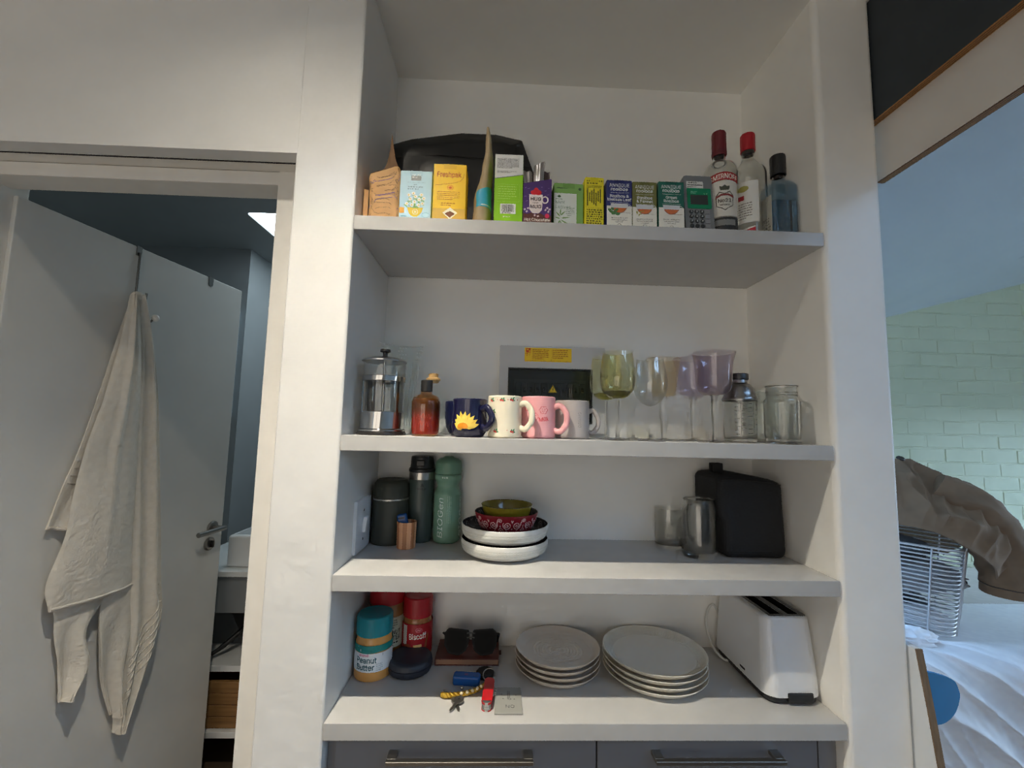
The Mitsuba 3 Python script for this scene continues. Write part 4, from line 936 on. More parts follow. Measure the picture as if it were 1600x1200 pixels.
# navy mug with a sunflower
nx, ny = -0.2755, 0.062
belly = [(0.029, 0.0), (0.0335, 0.0025), (0.0395, 0.012), (0.0415, 0.024), (0.0405, 0.040), (0.0385, 0.060), (0.0385, 0.076), (0.0395, 0.086)]
k = mug('sunflower_mug', 'glossy navy blue mug with a raised yellow sunflower', nx, ny, 0.040, 0.088, NAVY, -40, 0.030, 0.0062, 0.020, 0.064, belly=belly)
pet, hrt = [], []
fx, fz = -0.010, 0.021
def R_at(z): return np.interp(z, [0.002, 0.012, 0.024, 0.040, 0.060, 0.076, 0.086], [0.0335, 0.0395, 0.0415, 0.0405, 0.0385, 0.0385, 0.0395])
def on_belly(poly, lift, th):
    m = prism(poly, th)
    v, f = trimesh.remesh.subdivide_to_size(m.vertices, m.faces, 0.004, max_iter=10)
    rr = R_at(v[:, 1]) + lift + v[:, 2]
    a = v[:, 0] / 0.04
    return at(trimesh.Trimesh(np.stack([rr * np.sin(a), -rr * np.cos(a), v[:, 1]], 1), f, process=False), nx, ny, ZS)
for i, (a, l) in enumerate(((176, 0.020), (158, 0.026), (140, 0.031), (122, 0.036), (104, 0.039), (86, 0.038), (68, 0.037), (50, 0.037), (32, 0.037), (14, 0.036))):
    pet.append(on_belly(leaf(fx, fz, l, 0.0125, a), 0.0004 + 0.0004 * (i % 2), 0.0009))
for i, p_ in enumerate(pet):
    obj('petal', p_, M((236, 204, 92) if i % 2 else (228, 190, 76), 0.3), k, label='cream yellow painted petal' if i == 0 else None)
obj('flower_heart', on_belly(ell(fx - 0.002, fz + 0.003, 0.0115, 0.0085).intersection(sbox(-1, fz - 0.002, 1, 1)), 0.0018, 0.0006), M((226, 142, 30), 0.3), k)
CREAM = M((236, 228, 202), 0.3, coat=0.3)
mx, my = -0.193, 0.056
k = mug('cherry_mug', 'cream mug with little red cherries and green leaves, between navy and pink mugs', mx, my, 0.0395, 0.0965, CREAM, -24, 0.028, 0.0055, 0.020, 0.076)
red, grn = [], []
for (x, y, s) in ((-0.034, 0.086, 1), (-0.018, 0.087, 0), (-0.007, 0.0865, 2), (0.006, 0.087, 0), (0.016, 0.0875, 2), (0.030, 0.087, 0), (-0.030, 0.060, 2), (-0.022, 0.016, 2), (0.005, 0.018, 0), (0.018, 0.016, 2), (-0.038, 0.014, 0)):
    if s == 0:
        red.append(ell(x, y, 0.0011, 0.0011, 4)); continue
    red += [ell(x - 0.003, y - 0.001, 0.0028, 0.0026, 5), ell(x + 0.002, y - 0.002, 0.0028, 0.0026, 5)]
    grn += [leaf(x + 0.001, y, 0.0065, 0.0035, 50), leaf(x + 0.002, y - 0.001, 0.006, 0.003, -20), leaf(x - 0.001, y, 0.0045, 0.0025, 110)]
obj('cherry_print', at(wrap(prism(unary_union(red), 0.0002), 0.0397), mx, my, ZS), M((196, 76, 66), 0.35, two=True), k)
obj('leaf_print', at(wrap(prism(unary_union(grn), 0.0002), 0.0399), mx, my, ZS), M((60, 120, 82), 0.35, two=True), k)
PINK = M((230, 166, 168), 0.4)
mx, my = -0.1107, 0.088
k = mug('pink_mug', 'pale pink mug with red outline doodles and the word Milk', mx, my, 0.0405, 0.099, PINK, -24, 0.030, 0.0056, 0.016, 0.074)
cloud = unary_union([ell(0.008 + 0.0065 * math.cos(a), 0.066 + 0.0055 * math.sin(a), 0.0042, 0.004, 6) for a in np.linspace(0, 2 * PI, 6, endpoint=False)] + [ell(0.008, 0.066, 0.006, 0.005)])
face = cloud.difference(cloud.buffer(-0.0009)).union(strokes(spline([(0.0045, 0.064), (0.0075, 0.0625), (0.0110, 0.0645)], 4), 0.0009)).union(ell(0.0055, 0.068, 0.0008, 0.0008, 4)).union(ell(0.0105, 0.068, 0.0008, 0.0008, 4))
r2 = ring(-0.0125, 0.0505, 0.0085, 0.0085, 0.0009).union(ell(-0.010, 0.053, 0.0009, 0.0009, 4)).union(ell(-0.0145, 0.0505, 0.0009, 0.0009, 4))
milk = text('Milk', 0.0095, 0.014, 0.039, bold=True, anchor='c', depth=0.0002)
r3 = ring(-0.034, 0.070, 0.006, 0.006, 0.0009).union(ring(-0.033, 0.026, 0.006, 0.0045, 0.0009))
obj('doodle_print', at(cat(wrap(prism(unary_union([face, r2, r3]), 0.0002), 0.0407, 0.003), wrap(move(milk, rz=6), 0.0407, 0.003)), mx, my, ZS), M((196, 66, 72), 0.4, two=True), k)
GREYM = M((172, 164, 160), 0.5)
mx, my = -0.0245, 0.116
k = mug('grey_mug', 'matt grey mug with embossed lettering running up its side, rightmost of the mugs', mx, my, 0.0425, 0.093, GREYM, 6, 0.026, 0.0048, 0.014, 0.066)
lt = move(text('DAWNG', 0.0085, 0, 0, bold=False, anchor='c', width=0.036, depth=0.0005), rz=90)
lt.apply_translation((0.016, 0.046, 0))
obj('embossed_lettering', at(wrap(lt, 0.0424, 0.003), mx, my, ZS), M((150, 143, 139), 0.5, two=True), k)

# ---- distribution board on the back wall
k = thing('distribution_board', 'grey electrical distribution board on the back wall behind the mugs', 'electrical board')
HB = M((196, 196, 194), 0.4)
yF = D - 0.022
hs_ = sbox(-0.208, 1.485, 0.104, 1.7375).buffer(-0.004).buffer(0.004).difference(sbox(-0.182, 1.512, 0.066, 1.672))
obj('housing', frame(prism(hs_, 0.0215), (0, D - 0.0003, 0), (1, 0, 0), (0, 0, 1)), HB, k)
obj('back_plate', bx(-0.183, 0.067, D - 0.003, D - 0.0006, 1.511, 1.673), M((66, 70, 70), 0.6), k)
obj('window_frame', frame(prism(sbox(-0.182, 1.512, 0.066, 1.672).difference(sbox(-0.1785, 1.5155, 0.0625, 1.6685)), 0.023), (0, D - 0.001, 0), (1, 0, 0), (0, 0, 1)), M((30, 32, 31), 0.35), k, label='black window surround')
q = np.array([[-0.179, yF + 0.003, 1.515], [0.063, yF + 0.003, 1.515], [0.063, yF + 0.003, 1.669], [-0.179, yF + 0.003, 1.669]])
obj('smoked_cover', (q, np.array([[0, 1, 2, 3]])), G((0.42, 0.47, 0.46)), k, label='smoked see-through cover')
obj('breaker_rail', bx(-0.163, 0.050, D - 0.011, D - 0.0032, 1.575, 1.640), M((78, 82, 82), 0.5), k)
for i in range(11):
    x = -0.160 + i * 0.019
    b_ = obj('breaker', bx(x, x + 0.0175, D - 0.0145, D - 0.0112, 1.588, 1.630, 0.0008, 1), M((62, 66, 66), 0.45), k)
    if i not in (0, 5):
        obj('toggle', bx(x + 0.005, x + 0.0115, D - 0.0175, D - 0.0146, 1.602, 1.616, 0.0006, 1), M((22, 24, 24), 0.4), b_)
FB = Face((-0.208, yF + 0.0002, 1.485), (1, 0, 0), (0, 0, 1), k)
obj('warning_label', frame(prism(sbox(0.073, 0.2065, 0.212, 0.2475), 0.0002), FB.o, FB.xd, FB.yd), M((236, 196, 24), 0.45), k, label='yellow warning label with fine red print')
FB.put('warning_print', M((170, 92, 20), 0.45), scribble(0.096, 0.150, 0.2405, 6, 0.0053, 0.0022, 81, z=0.0002), scribble(0.156, 0.206, 0.2405, 5, 0.0058, 0.0026, 82, z=0.0002), prism(sbox(0.153, 0.2085, 0.1535, 0.2460), 0.0004), prism(sbox(0.078, 0.2085, 0.207, 0.2092), 0.0004))
FB.put('warning_symbol', M((196, 60, 24), 0.45), prism(sbox(0.077, 0.233, 0.091, 0.2460).difference(sbox(0.080, 0.240, 0.084, 0.2445)).difference(sbox(0.0855, 0.2350, 0.0895, 0.2395)), 0.0004), scribble(0.076, 0.092, 0.228, 3, 0.005, 0.003, 83, z=0.0002))
tri = Polygon([(0, 0), (0.026, 0), (0.013, 0.0235)])
obj('hazard_sign', frame(prism(tri, 0.0004), (-0.063, yF + 0.0028, 1.601), (1, 0, 0), (0, 0, 1)), M((230, 196, 30), 0.4), k, label='yellow triangle with black lightning bolt')
bolt = Polygon([(0.0145, 0.017), (0.0105, 0.0095), (0.0130, 0.0098), (0.0115, 0.0035), (0.0160, 0.0112), (0.0134, 0.0108), (0.0160, 0.0165)])
obj('bolt_print', frame(prism(unary_union([bolt, tri.buffer(-0.0006).difference(tri.buffer(-0.0016))]), 0.0006), (-0.063, yF + 0.0028, 1.601), (1, 0, 0), (0, 0, 1)), M((20, 20, 18), 0.4), k)

# ---- stemmed glasses
def stemware(name, label, x, y, bowl, stem, foot_r, tint, group, solid=None, rimr=0.0007, n=64, walls=False):
    """bowl: (r, z) from the bottom centre to the rim; stem: (r, z) from foot to bowl"""
    k = thing(name, label, 'glass', group)
    b = spline(bowl, 4)
    b[:, 0] = np.maximum(b[:, 0], 0); b[0, 0] = 0
    r, z = bowl[-1]
    if walls:
        inn = b[::-1].copy()
        nrm = np.gradient(b, axis=0); nrm = np.stack([-nrm[:, 1], nrm[:, 0]], 1); nrm /= np.linalg.norm(nrm, axis=1, keepdims=True)
        inn = (b + nrm * walls)[::-1]; inn[:, 0] = np.maximum(inn[:, 0], 0); inn[-1, 0] = 0
        obj('bowl', at(lathe(np.vstack([b, inn]), n), x, y, ZS), GS(sh(tint, 2)), k, smooth=40)
    else:
        obj('bowl', at(lathe(b, n), x, y, ZS), G(tint), k, smooth=40)
        obj('rim', at(tube([(r * math.cos(a), r * math.sin(a), z) for a in np.linspace(0, 2 * PI, 56, endpoint=False)], rimr, 6, closed=True), x, y, ZS), GS(tint), k, smooth=True)
    if solid:
        obj('bowl_base', at(lathe(solid, n), x, y, ZS), GS((0.80, 0.80, 0.42)), k, smooth=40)
    obj('stem', at(lathe([(0, stem[0][1]), *stem, (0, stem[-1][1])], 20), x, y, ZS), GS(CLEAR), k, smooth=50)
    obj('foot', at(lathe([(0, 0), (foot_r, 0), (foot_r + 0.0003, 0.0008), (foot_r, 0.0016), (foot_r * 0.4, 0.0035), (0.006, 0.0062), (0, 0.0065)], 48), x, y, ZS), GS(CLEAR), k, smooth=30)
    return k
GREEN = (0.915, 0.905, 0.70)
gb = [(0, 0.098), (0.014, 0.099), (0.026, 0.105), (0.036, 0.118), (0.0408, 0.138), (0.0405, 0.165), (0.0375, 0.195), (0.0352, 0.211)]
gs = [(0, 0.1000), (0.012, 0.1008), (0.0235, 0.1066), (0.0315, 0.1160), (0.027, 0.1150), (0.015, 0.1118), (0, 0.1110)]
st = [(0.0045, 0.0066), (0.0032, 0.03), (0.0032, 0.07), (0.0052, 0.0955)]
stemware('wine_glass', 'green tinted wine glass standing in front, right of the grey mug', 0.078, 0.072, gb, st, 0.036, GREEN, 'stemmed glasses on the second shelf', gs, walls=0.0014)
stemware('wine_glass', 'green tinted wine glass standing behind its twin, nearest the electrical board', 0.0705, 0.155, gb, st, 0.036, GREEN, 'stemmed glasses on the second shelf', gs)
cb = [(0, 0.082), (0.010, 0.084), (0.024, 0.094), (0.0365, 0.113), (0.0402, 0.134), (0.0385, 0.158), (0.0345, 0.182), (0.0315, 0.199)]
cst = [(0.0042, 0.0066), (0.0026, 0.02), (0.0026, 0.062), (0.0045, 0.0815)]
stemware('wine_glass', 'larger clear wine glass standing in front of the amber goblet', 0.1585, 0.075, cb, cst, 0.034, CLEAR, 'stemmed glasses on the second shelf', walls=0.0010)
cb2 = [(r * 0.88, z * 0.98) for r, z in cb]
stemware('wine_glass', 'smaller clear wine glass behind and left of the larger clear one', 0.1455, 0.165, cb2, [(0.0042, 0.0066), (0.0026, 0.02), (0.0026, 0.062), (0.0045, 0.080)], 0.033, CLEAR, 'stemmed glasses on the second shelf')
AMG = (0.90, 0.80, 0.62)
ab = [(0, 0.112), (0.012, 0.1122), (0.024, 0.1135), (0.0295, 0.118), (0.0325, 0.140), (0.0365, 0.170), (0.0428, 0.2105)]
ast = [(0.007, 0.0066), (0.0065, 0.02), (0.0115, 0.06), (0.0125, 0.085), (0.009, 0.107), (0.0105, 0.1115)]
stemware('amber_goblet', 'amber tinted straight-sided goblet on a thick clear stem', 0.2215, 0.152, ab, ast, 0.038, AMG, 'stemmed glasses on the second shelf')
PUG = (0.80, 0.74, 0.81)
pb = [(0, 0.1135), (0.012, 0.1137), (0.026, 0.116), (0.0355, 0.1235), (0.0405, 0.137), (0.0425, 0.155), (0.0435, 0.180), (0.0470, 0.205), (0.0512, 0.219)]
stemware('purple_goblet', 'lilac goblet with a flared rim, the front one of the two', 0.3215, 0.085, pb, [(0.007, 0.0066), (0.0058, 0.02), (0.0085, 0.06), (0.0092, 0.085), (0.0075, 0.107), (0.0105, 0.1133)], 0.040, PUG, 'stemmed glasses on the second shelf', walls=0.0016)
stemware('purple_goblet', 'lilac goblet half hidden behind its flared twin', 0.3145, 0.185, pb, [(0.007, 0.0066), (0.0058, 0.02), (0.0085, 0.06), (0.0092, 0.085), (0.0075, 0.107), (0.0105, 0.1135)], 0.040, PUG, 'stemmed glasses on the second shelf')

# ---- cocktail shaker with measures
sx_, sy_ = 0.4055, 0.122
k = thing('cocktail_shaker', 'glass cocktail shaker with printed measures and steel top', 'shaker')
obj('glass', at(lathe(hollow([(0.033, 0.0), (0.0365, 0.002), (0.0375, 0.012), (0.0385, 0.02), (0.0395, 0.108)], 0.0022, 0.009), 56), sx_, sy_, ZS), GS((0.97, 0.98, 0.98)), k, smooth=40)
obj('shoulder', at(lathe([(0.0405, 0.104), (0.0412, 0.105), (0.0412, 0.110), (0.0385, 0.114), (0.0365, 0.122), (0.033, 0.135), (0.027, 0.144), (0.0195, 0.149), (0.0185, 0.158), (0.0175, 0.160)], 48), sx_, sy_, ZS), M((150, 150, 150), 0.22, 1.0, two=True), k, smooth=40, label='brushed steel shoulder')
obj('cap', at(lathe([(0.0205, 0.158), (0.0222, 0.159), (0.0222, 0.171), (0.0205, 0.1735), (0, 0.1745)], 40), sx_, sy_, ZS), M((84, 84, 86), 0.3, 1.0), k, smooth=40)
obj('measure_print', at(cat(*[wrap(prism(m_, 0.0002), 0.0396) for m_ in ([sbox(-0.024, 0.02 + i * 0.0095, -0.012 - 0.004 * (i % 2), 0.021 + i * 0.0095) for i in range(9)] + [sbox(0.006, 0.022 + i * 0.0105, 0.018, 0.023 + i * 0.0105) for i in range(8)] + [sbox(0.028, 0.02 + i * 0.012, 0.036, 0.021 + i * 0.012) for i in range(7)] + [sbox(-0.010, 0.018, -0.0092, 0.1), sbox(0.022, 0.018, 0.0228, 0.1)])], *[wrap(scribble(-0.008, 0.004, 0.094 - i * 0.012, 2, 0.004, 0.0017, 90 + i), 0.0396) for i in range(6)]), sx_, sy_, ZS, -12), M((42, 44, 46), 0.5, two=True), k)

# ---- jar mugs
def jar_mug(label, x, y, turn, walls):
    k = thing('jar_mug', label, 'jar', 'glass jar mugs on the second shelf')
    R, H = 0.0385, 0.1375
    n = 72
    prof = [(0, 0.010), (R - 0.004, 0.010), (R - 0.001, 0.016), (R, 0.024), (R, 0.098), (R - 0.002, 0.106), (R - 0.0055, 0.1105), (R - 0.0055, 0.113), (R - 0.004, 0.115), (R - 0.0055, 0.117), (R - 0.0055, 0.120), (R - 0.004, 0.122), (R - 0.0055, 0.1245), (R - 0.0055, H - 0.003), (R - 0.0045, H)]
    m = lathe(hollow([(R - 0.005, 0.0), (R - 0.002, 0.003), (R - 0.003, 0.010), *prof[2:]], 0.0026, 0.011), n) if walls else lathe(prof, n)
    a = np.arctan2(m.vertices[:, 1], m.vertices[:, 0])
    w = np.clip((m.vertices[:, 2] - 0.016) / 0.01, 0, 1) * np.clip((0.108 - m.vertices[:, 2]) / 0.006, 0, 1)
    s = 1 + w * 0.022 * np.cos(a * 12) * (np.hypot(m.vertices[:, 0], m.vertices[:, 1]) > R - 0.0022)
    m.vertices[:, 0] *= s; m.vertices[:, 1] *= s
    obj('glass', at(m, x, y, ZS), GS((0.965, 0.98, 0.975)) if walls else G((0.88, 0.92, 0.90)), k, smooth=40)
    if not walls:
        obj('base', at(lathe([(0, 0), (R - 0.005, 0), (R - 0.002, 0.003), (R - 0.004, 0.0095), (0, 0.0095)], 48), x, y, ZS), GS(CLEAR), k, smooth=30)
    obj('rim', at(tube([((R - 0.0045) * math.cos(t), (R - 0.0045) * math.sin(t), H) for t in np.linspace(0, 2 * PI, 48, endpoint=False)], 0.0014, 8, closed=True), x, y, ZS), GS(CLEAR), k, smooth=True)
    obj('handle', at(move(tube(spline([(R - 0.001, 0, 0.094), (R + 0.012, 0, 0.099), (R + 0.022, 0, 0.085), (R + 0.0205, 0, 0.06), (R + 0.010, 0, 0.044), (R - 0.001, 0, 0.040)], 6), 0.0048, 12), rz=turn), x, y, ZS), GS(CLEAR), k, smooth=40)
jar_mug('front clear glass jar mug, handle to the right, last on the second shelf', 0.475, 0.062, -6, True)
jar_mug('clear glass jar mug behind its twin, its handle to the left, beside the shaker', 0.495, 0.170, 168, False)

# ------------------------------------------------------------------ third shelf
ZT = Z3 + 0.0004
k = thing('wall_switch', 'white wall switch plate on the left niche wall above the third shelf', 'light switch')
PL = M((214, 218, 222), 0.35)
sw = prism(sbox(0.002, 0.002, 0.112, 0.124).buffer(0.002), 0.0075)
FS = Face((NL + 0.0003, 0.120, 1.1838), (0, 1, 0), (0, 0, 1), k)
FS.put('plate', PL, move(sw, (0, 0, 0)))
FS.put('rocker', M((228, 230, 230), 0.3), move(bx(0, 0.016, 0, 0.038, 0, 0.010, 0.002, 2), (0.049, 0.044, 0.0045), rx=7))
FS.put('screw', M((60, 62, 66), 0.4), move(lathe([(0.003, 0), (0.003, 0.0012), (0, 0.0014)], 12), (0.057, 0.097, 0.0072)))
FS.put('screw', M((60, 62, 66), 0.4), move(lathe([(0.003, 0), (0.003, 0.0012), (0, 0.0014)], 12), (0.057, 0.026, 0.0072)))

DGR = M((50, 54, 46), 0.55)
fx_, fy_ = -0.4965, 0.2665
k = thing('food_flask', 'wide dark olive insulated food flask with a pale ring, beside the wall switch', 'flask')
obj('body', at(lathe([(0, 0), (0.046, 0), (0.0485, 0.003), (0.0495, 0.012), (0.0485, 0.115)], 56), fx_, fy_, ZT), DGR, k, smooth=40)
obj('steel_ring', at(lathe([(0.0482, 0.115), (0.0492, 0.1155), (0.0492, 0.1195), (0.0482, 0.120)], 56), fx_, fy_, ZT), M((190, 188, 180), 0.3, 1.0), k, smooth=40, label='pale metal ring')
obj('lid', at(lathe([(0.0478, 0.120), (0.0488, 0.121), (0.0485, 0.146), (0.0455, 0.158), (0.040, 0.1655), (0.036, 0.168), (0.034, 0.1665), (0, 0.1665)], 56), fx_, fy_, ZT), DGR, k, smooth=35)

tx_, ty_ = -0.4175, 0.2835
k = thing('travel_mug', 'tall dark green steel travel mug with black lid, between flask and sports bottle', 'travel mug')
TGR = M((58, 70, 66), 0.38)
obj('body', at(lathe([(0, 0), (0.0295, 0), (0.0315, 0.003), (0.0335, 0.05), (0.0345, 0.168)], 48), tx_, ty_, ZT), TGR, k, smooth=40)
obj('steel_collar', at(lathe([(0.0346, 0.168), (0.0350, 0.169), (0.0352, 0.187), (0.0346, 0.188)], 48), tx_, ty_, ZT), M((170, 166, 158), 0.25, 1.0), k, smooth=40, label='brushed steel collar')
obj('lid', at(cat(lathe([(0.0345, 0.188), (0.0365, 0.189), (0.0368, 0.196), (0.0345, 0.198), (0.0325, 0.2005), (0.0315, 0.226), (0.0295, 0.2315), (0, 0.232)], 48), bx(-0.012, 0.012, -0.036, -0.026, 0.205, 0.222, 0.003, 2)), tx_, ty_, ZT), M((24, 26, 26), 0.4), k, smooth=40, label='black plastic lid')
obj('logo_print', at(cat(wrap(text('STANLEY', 0.0040, 0, 0.142, bold=True, anchor='c', width=0.027, depth=0.0002), 0.0345), wrap(prism(unary_union([Polygon([(-0.006, 0.150), (0.006, 0.150), (0, 0.155)]), Polygon([(-0.0035, 0.154), (0.0035, 0.154), (0, 0.159)])]), 0.0002), 0.0345)), tx_, ty_, ZT, 12), M((26, 30, 30), 0.4, two=True), k)

bx_, by_ = -0.343, 0.279
k = thing('sports_bottle', 'sage green sports bottle with white vertical lettering Biogen', 'bottle')
SAGE = Mp('sage_plastic', lambda p, n, uv: mikit.mix(lin((112, 150, 130)), lin((106, 143, 123)), mikit.noise(p.x * 60, p.y * 60, p.z * 60)), 0.42)
prof = spline([(0.0345, 0.0035), (0.0372, 0.014), (0.0375, 0.05), (0.0375, 0.120), (0.0370, 0.132), (0.0315, 0.144), (0.0300, 0.153), (0.0325, 0.162), (0.0365, 0.170), (0.0370, 0.180)], 5)
obj('body', at(lathe([(0, 0), (0.030, 0), *prof, (0.0345, 0.1835)], 56), bx_, by_, ZT), SAGE, k, smooth=40)
obj('cap', at(lathe([(0.0355, 0.1845), (0.0372, 0.186), (0.0368, 0.214), (0.034, 0.220), (0.026, 0.226), (0.0145, 0.2295), (0.0125, 0.232), (0, 0.232)], 56), bx_, by_, ZT), M((96, 134, 114), 0.45), k, smooth=35)
obj('spout', at(lathe([(0.0115, 0.231), (0.0105, 0.236), (0.0105, 0.243), (0.0122, 0.2445), (0.0122, 0.252), (0.0095, 0.2545), (0, 0.2545)], 28), bx_, by_, ZT), G((0.85, 0.90, 0.86)), k, smooth=35, label='see-through spout')
def upright(s, h, z0, width, R, turn, c, x, y, bold=True):
    m = move(text(s, h, 0, 0, bold=bold, anchor='l', width=width, depth=0.0002), rz=90)
    m.apply_translation((h * 0.5, z0, 0))
    return at(wrap(m, R, 0.004), x, y, ZT, turn)
WHP = M((204, 220, 212), 0.45, two=True)
def italic(m):
    m.vertices[:, 0] += 0.18 * m.vertices[:, 1]; return m
def upright_b(turn):
    m = move(italic(text('BIOGen', 0.0155, 0, 0, bold=False, anchor='l', width=0.104, depth=0.0002)), rz=90)
    m.apply_translation((0.0078, 0.017, 0))
    return at(wrap(m, 0.0377, 0.004), bx_, by_, ZT, turn)
obj('lettering', cat(upright_b(-24), upright_b(76), upright_b(176)), WHP, k)
obj('stripe_print', cat(*[at(wrap(prism(sbox(x, 0.055, x + w, 0.128), 0.0002), 0.0377), bx_, by_, ZT, 12) for x, w in ((-0.004, 0.0012), (0.000, 0.0022), (0.0045, 0.0012))]), M((140, 172, 154), 0.45, two=True), k)
obj('neck_print', at(wrap(scribble(-0.015, 0.015, 0.1745, 1, 0.005, 0.0042, 88, fill=1), 0.0371), bx_, by_, ZT, 2), WHP, k)

# striped cup with a blue razor head standing in it
qx, qy = -0.4395, 0.2115
k = thing('striped_cup', 'small cup with vertical tan and copper stripes in front of the flask', 'cup')
for i in range(14):
    a0, a1 = 2 * PI * i / 14, 2 * PI * (i + 1) / 14
    an = np.linspace(a0, a1, 5)
    o_ = [(0.0255 * math.cos(t), 0.0255 * math.sin(t)) for t in an] + [(0.0235 * math.cos(t), 0.0235 * math.sin(t)) for t in an[::-1]]
    m = prism(Polygon(o_), 0.066)
    m.vertices[:, :2] *= (0.94 + 0.06 * m.vertices[:, 2:3] / 0.066)
    obj('stripe', at(m, qx, qy, ZT + 0.001), M((202, 150, 112), 0.45) if i % 2 else M((158, 104, 68), 0.45), k)
obj('base', at(lathe([(0, 0), (0.0225, 0), (0.0236, 0.0012), (0.0225, 0.004), (0, 0.004)], 32), qx, qy, ZT), M((160, 106, 70), 0.45), k)
k = thing('blue_cutter_head', 'dark blue plastic piece standing in the striped cup', 'plastic holder')
obj('body', at(cat(move(bx(-0.013, 0.013, -0.008, 0.008, 0.0, 0.038, 0.005, 3), (0, 0, 0.048), ry=-12), move(bx(-0.009, 0.009, -0.006, 0.006, 0, 0.05, 0.004, 2), (0.002, 0, 0.005), ry=4)), qx - 0.007, qy, ZT), M((14, 66, 122), 0.35), k, smooth=40)
obj('slot', at(move(bx(-0.008, 0.008, -0.0088, -0.0080, 0.026, 0.031), (0, 0, 0.048), ry=-12), qx - 0.007, qy, ZT), M((8, 22, 48), 0.4), k)

# ---- stacked bowls
cbx, cby = -0.1835, 0.1815
def wrapR(m, Rf, Rref, lift, inside=False, sub=0.004):
    m = mesh_of(m)
    v, f = trimesh.remesh.subdivide_to_size(m.vertices, m.faces, sub, max_iter=10)
    a = v[:, 0] / Rref
    if inside:
        rr = Rf(v[:, 1]) - lift - v[:, 2]
        w = np.stack([rr * np.sin(a), rr * np.cos(a), v[:, 1]], 1)
        f = np.asarray(f)[:, ::1]
    else:
        rr = Rf(v[:, 1]) + lift + v[:, 2]
        w = np.stack([rr * np.sin(a), -rr * np.cos(a), v[:, 1]], 1)
    return trimesh.Trimesh(w, f, process=False)
def spiral(x, y, r, turns, flip, w):
    t = np.linspace(0, 1, 36)
    a = turns * 2 * PI * t
    return strokes(np.stack([x + flip * r * t * np.cos(a), y + r * t * np.sin(a)], 1), w)
WHT = M((220, 219, 212), 0.3, coat=0.3)
INK = M((30, 30, 38), 0.3)
SCR = M((128, 128, 130), 0.35)
def pasta_bowl(label, z0, pattern):
    k = thing('pasta_bowl', label, 'bowl', 'white embossed bowls in the stack')
    H = 0.040
    prof = np.array([(0.072, 0.0), (0.074, 0.0015), (0.092, 0.004), (0.104, 0.011), (0.109, 0.021), (0.1105, 0.032), (0.1105, H - 0.001)])
    p = spline(prof, 4)
    m = lathe([(0, 0.0022), (0.07, 0.0022), *p, (0.1098, H), (0.1088, H + 0.0002)], 96)
    obj('body', at(m, cbx, cby, ZT + z0), WHT, k, smooth=40)
    inn = lathe([(0.1088, H + 0.0001), (0.1078, H - 0.001), (0.1068, 0.031), (0.1035, 0.019), (0.096, 0.011), (0.084, 0.0065), (0, 0.0062)], 96)
    obj('glaze', at(inn, cbx, cby, ZT + z0), INK, k, smooth=40, label='dark glazed inside')
    Ro = lambda z: np.interp(z, prof[:, 1], prof[:, 0])
    ws = []
    for row in range(4):
        z_ = 0.0125 + row * 0.0052
        for sgn in (1, -1):
            xs = np.linspace(-0.30, 0.30, 150)
            ws.append(LineString(np.stack([xs, z_ + sgn * 0.0017 * np.sin(xs * 420)], 1)).buffer(0.00045, quad_segs=1))
    obj('embossed_waves', at(wrapR(prism(unary_union(ws), 0.0005), Ro, 0.11, 0.0001, sub=0.008), cbx, cby, ZT + z0), M((196, 196, 186), 0.3), k)
    if pattern:
        Ri = lambda z: np.interp(z, [0.0065, 0.011, 0.019, 0.031, H], [0.084, 0.096, 0.1035, 0.1068, 0.1083])
        sp = []
        for i in range(14):
            x = -0.33 + i * 0.05
            sp += [spiral(x, 0.026, 0.0095, 1.7, 1 if i % 2 else -1, 0.0028), strokes([(x + 0.009, 0.026), (x + 0.018, 0.017), (x + 0.028, 0.014)], 0.0026), strokes([(x + 0.02, 0.036), (x + 0.026, 0.030), (x + 0.03, 0.035)], 0.0022)]
        obj('scroll_print', at(wrapR(prism(unary_union(sp).intersection(sbox(-1, 0.010, 1, H - 0.002)), 0.0003), Ri, 0.105, 0.0003, inside=True), cbx, cby, ZT + z0), M((112, 112, 116), 0.3, two=True), k, label='grey scroll pattern')
    return k
pasta_bowl('lower of two white wave-embossed bowls, directly on the third shelf', 0.0, False)
pasta_bowl('upper white wave-embossed bowl with dark scrolled inside, under the red bowl', 0.0355, True)
k = thing('red_bowl', 'dark red bowl with white scroll pattern, between white bowls and olive bowl', 'bowl')
zr = 0.0355 + 0.0068
prof = np.array([(0.036, 0.0), (0.038, 0.0012), (0.046, 0.004), (0.060, 0.014), (0.070, 0.028), (0.077, 0.045), (0.0815, 0.061)])
obj('body', at(lathe([(0, 0.0015), (0.034, 0.0015), *spline(prof, 4), (0.0805, 0.062)], 80), cbx + 0.003, cby, ZT + zr), M((122, 22, 34), 0.25, coat=0.4), k, smooth=40)
obj('glaze', at(lathe([(0.0805, 0.062), (0.079, 0.061), (0.0745, 0.045), (0.0675, 0.029), (0.057, 0.016), (0.044, 0.008), (0, 0.007)], 80), cbx + 0.003, cby, ZT + zr), INK, k, smooth=40, label='dark glazed inside')
Ro = lambda z: np.interp(z, prof[:, 1], prof[:, 0])
sp = []
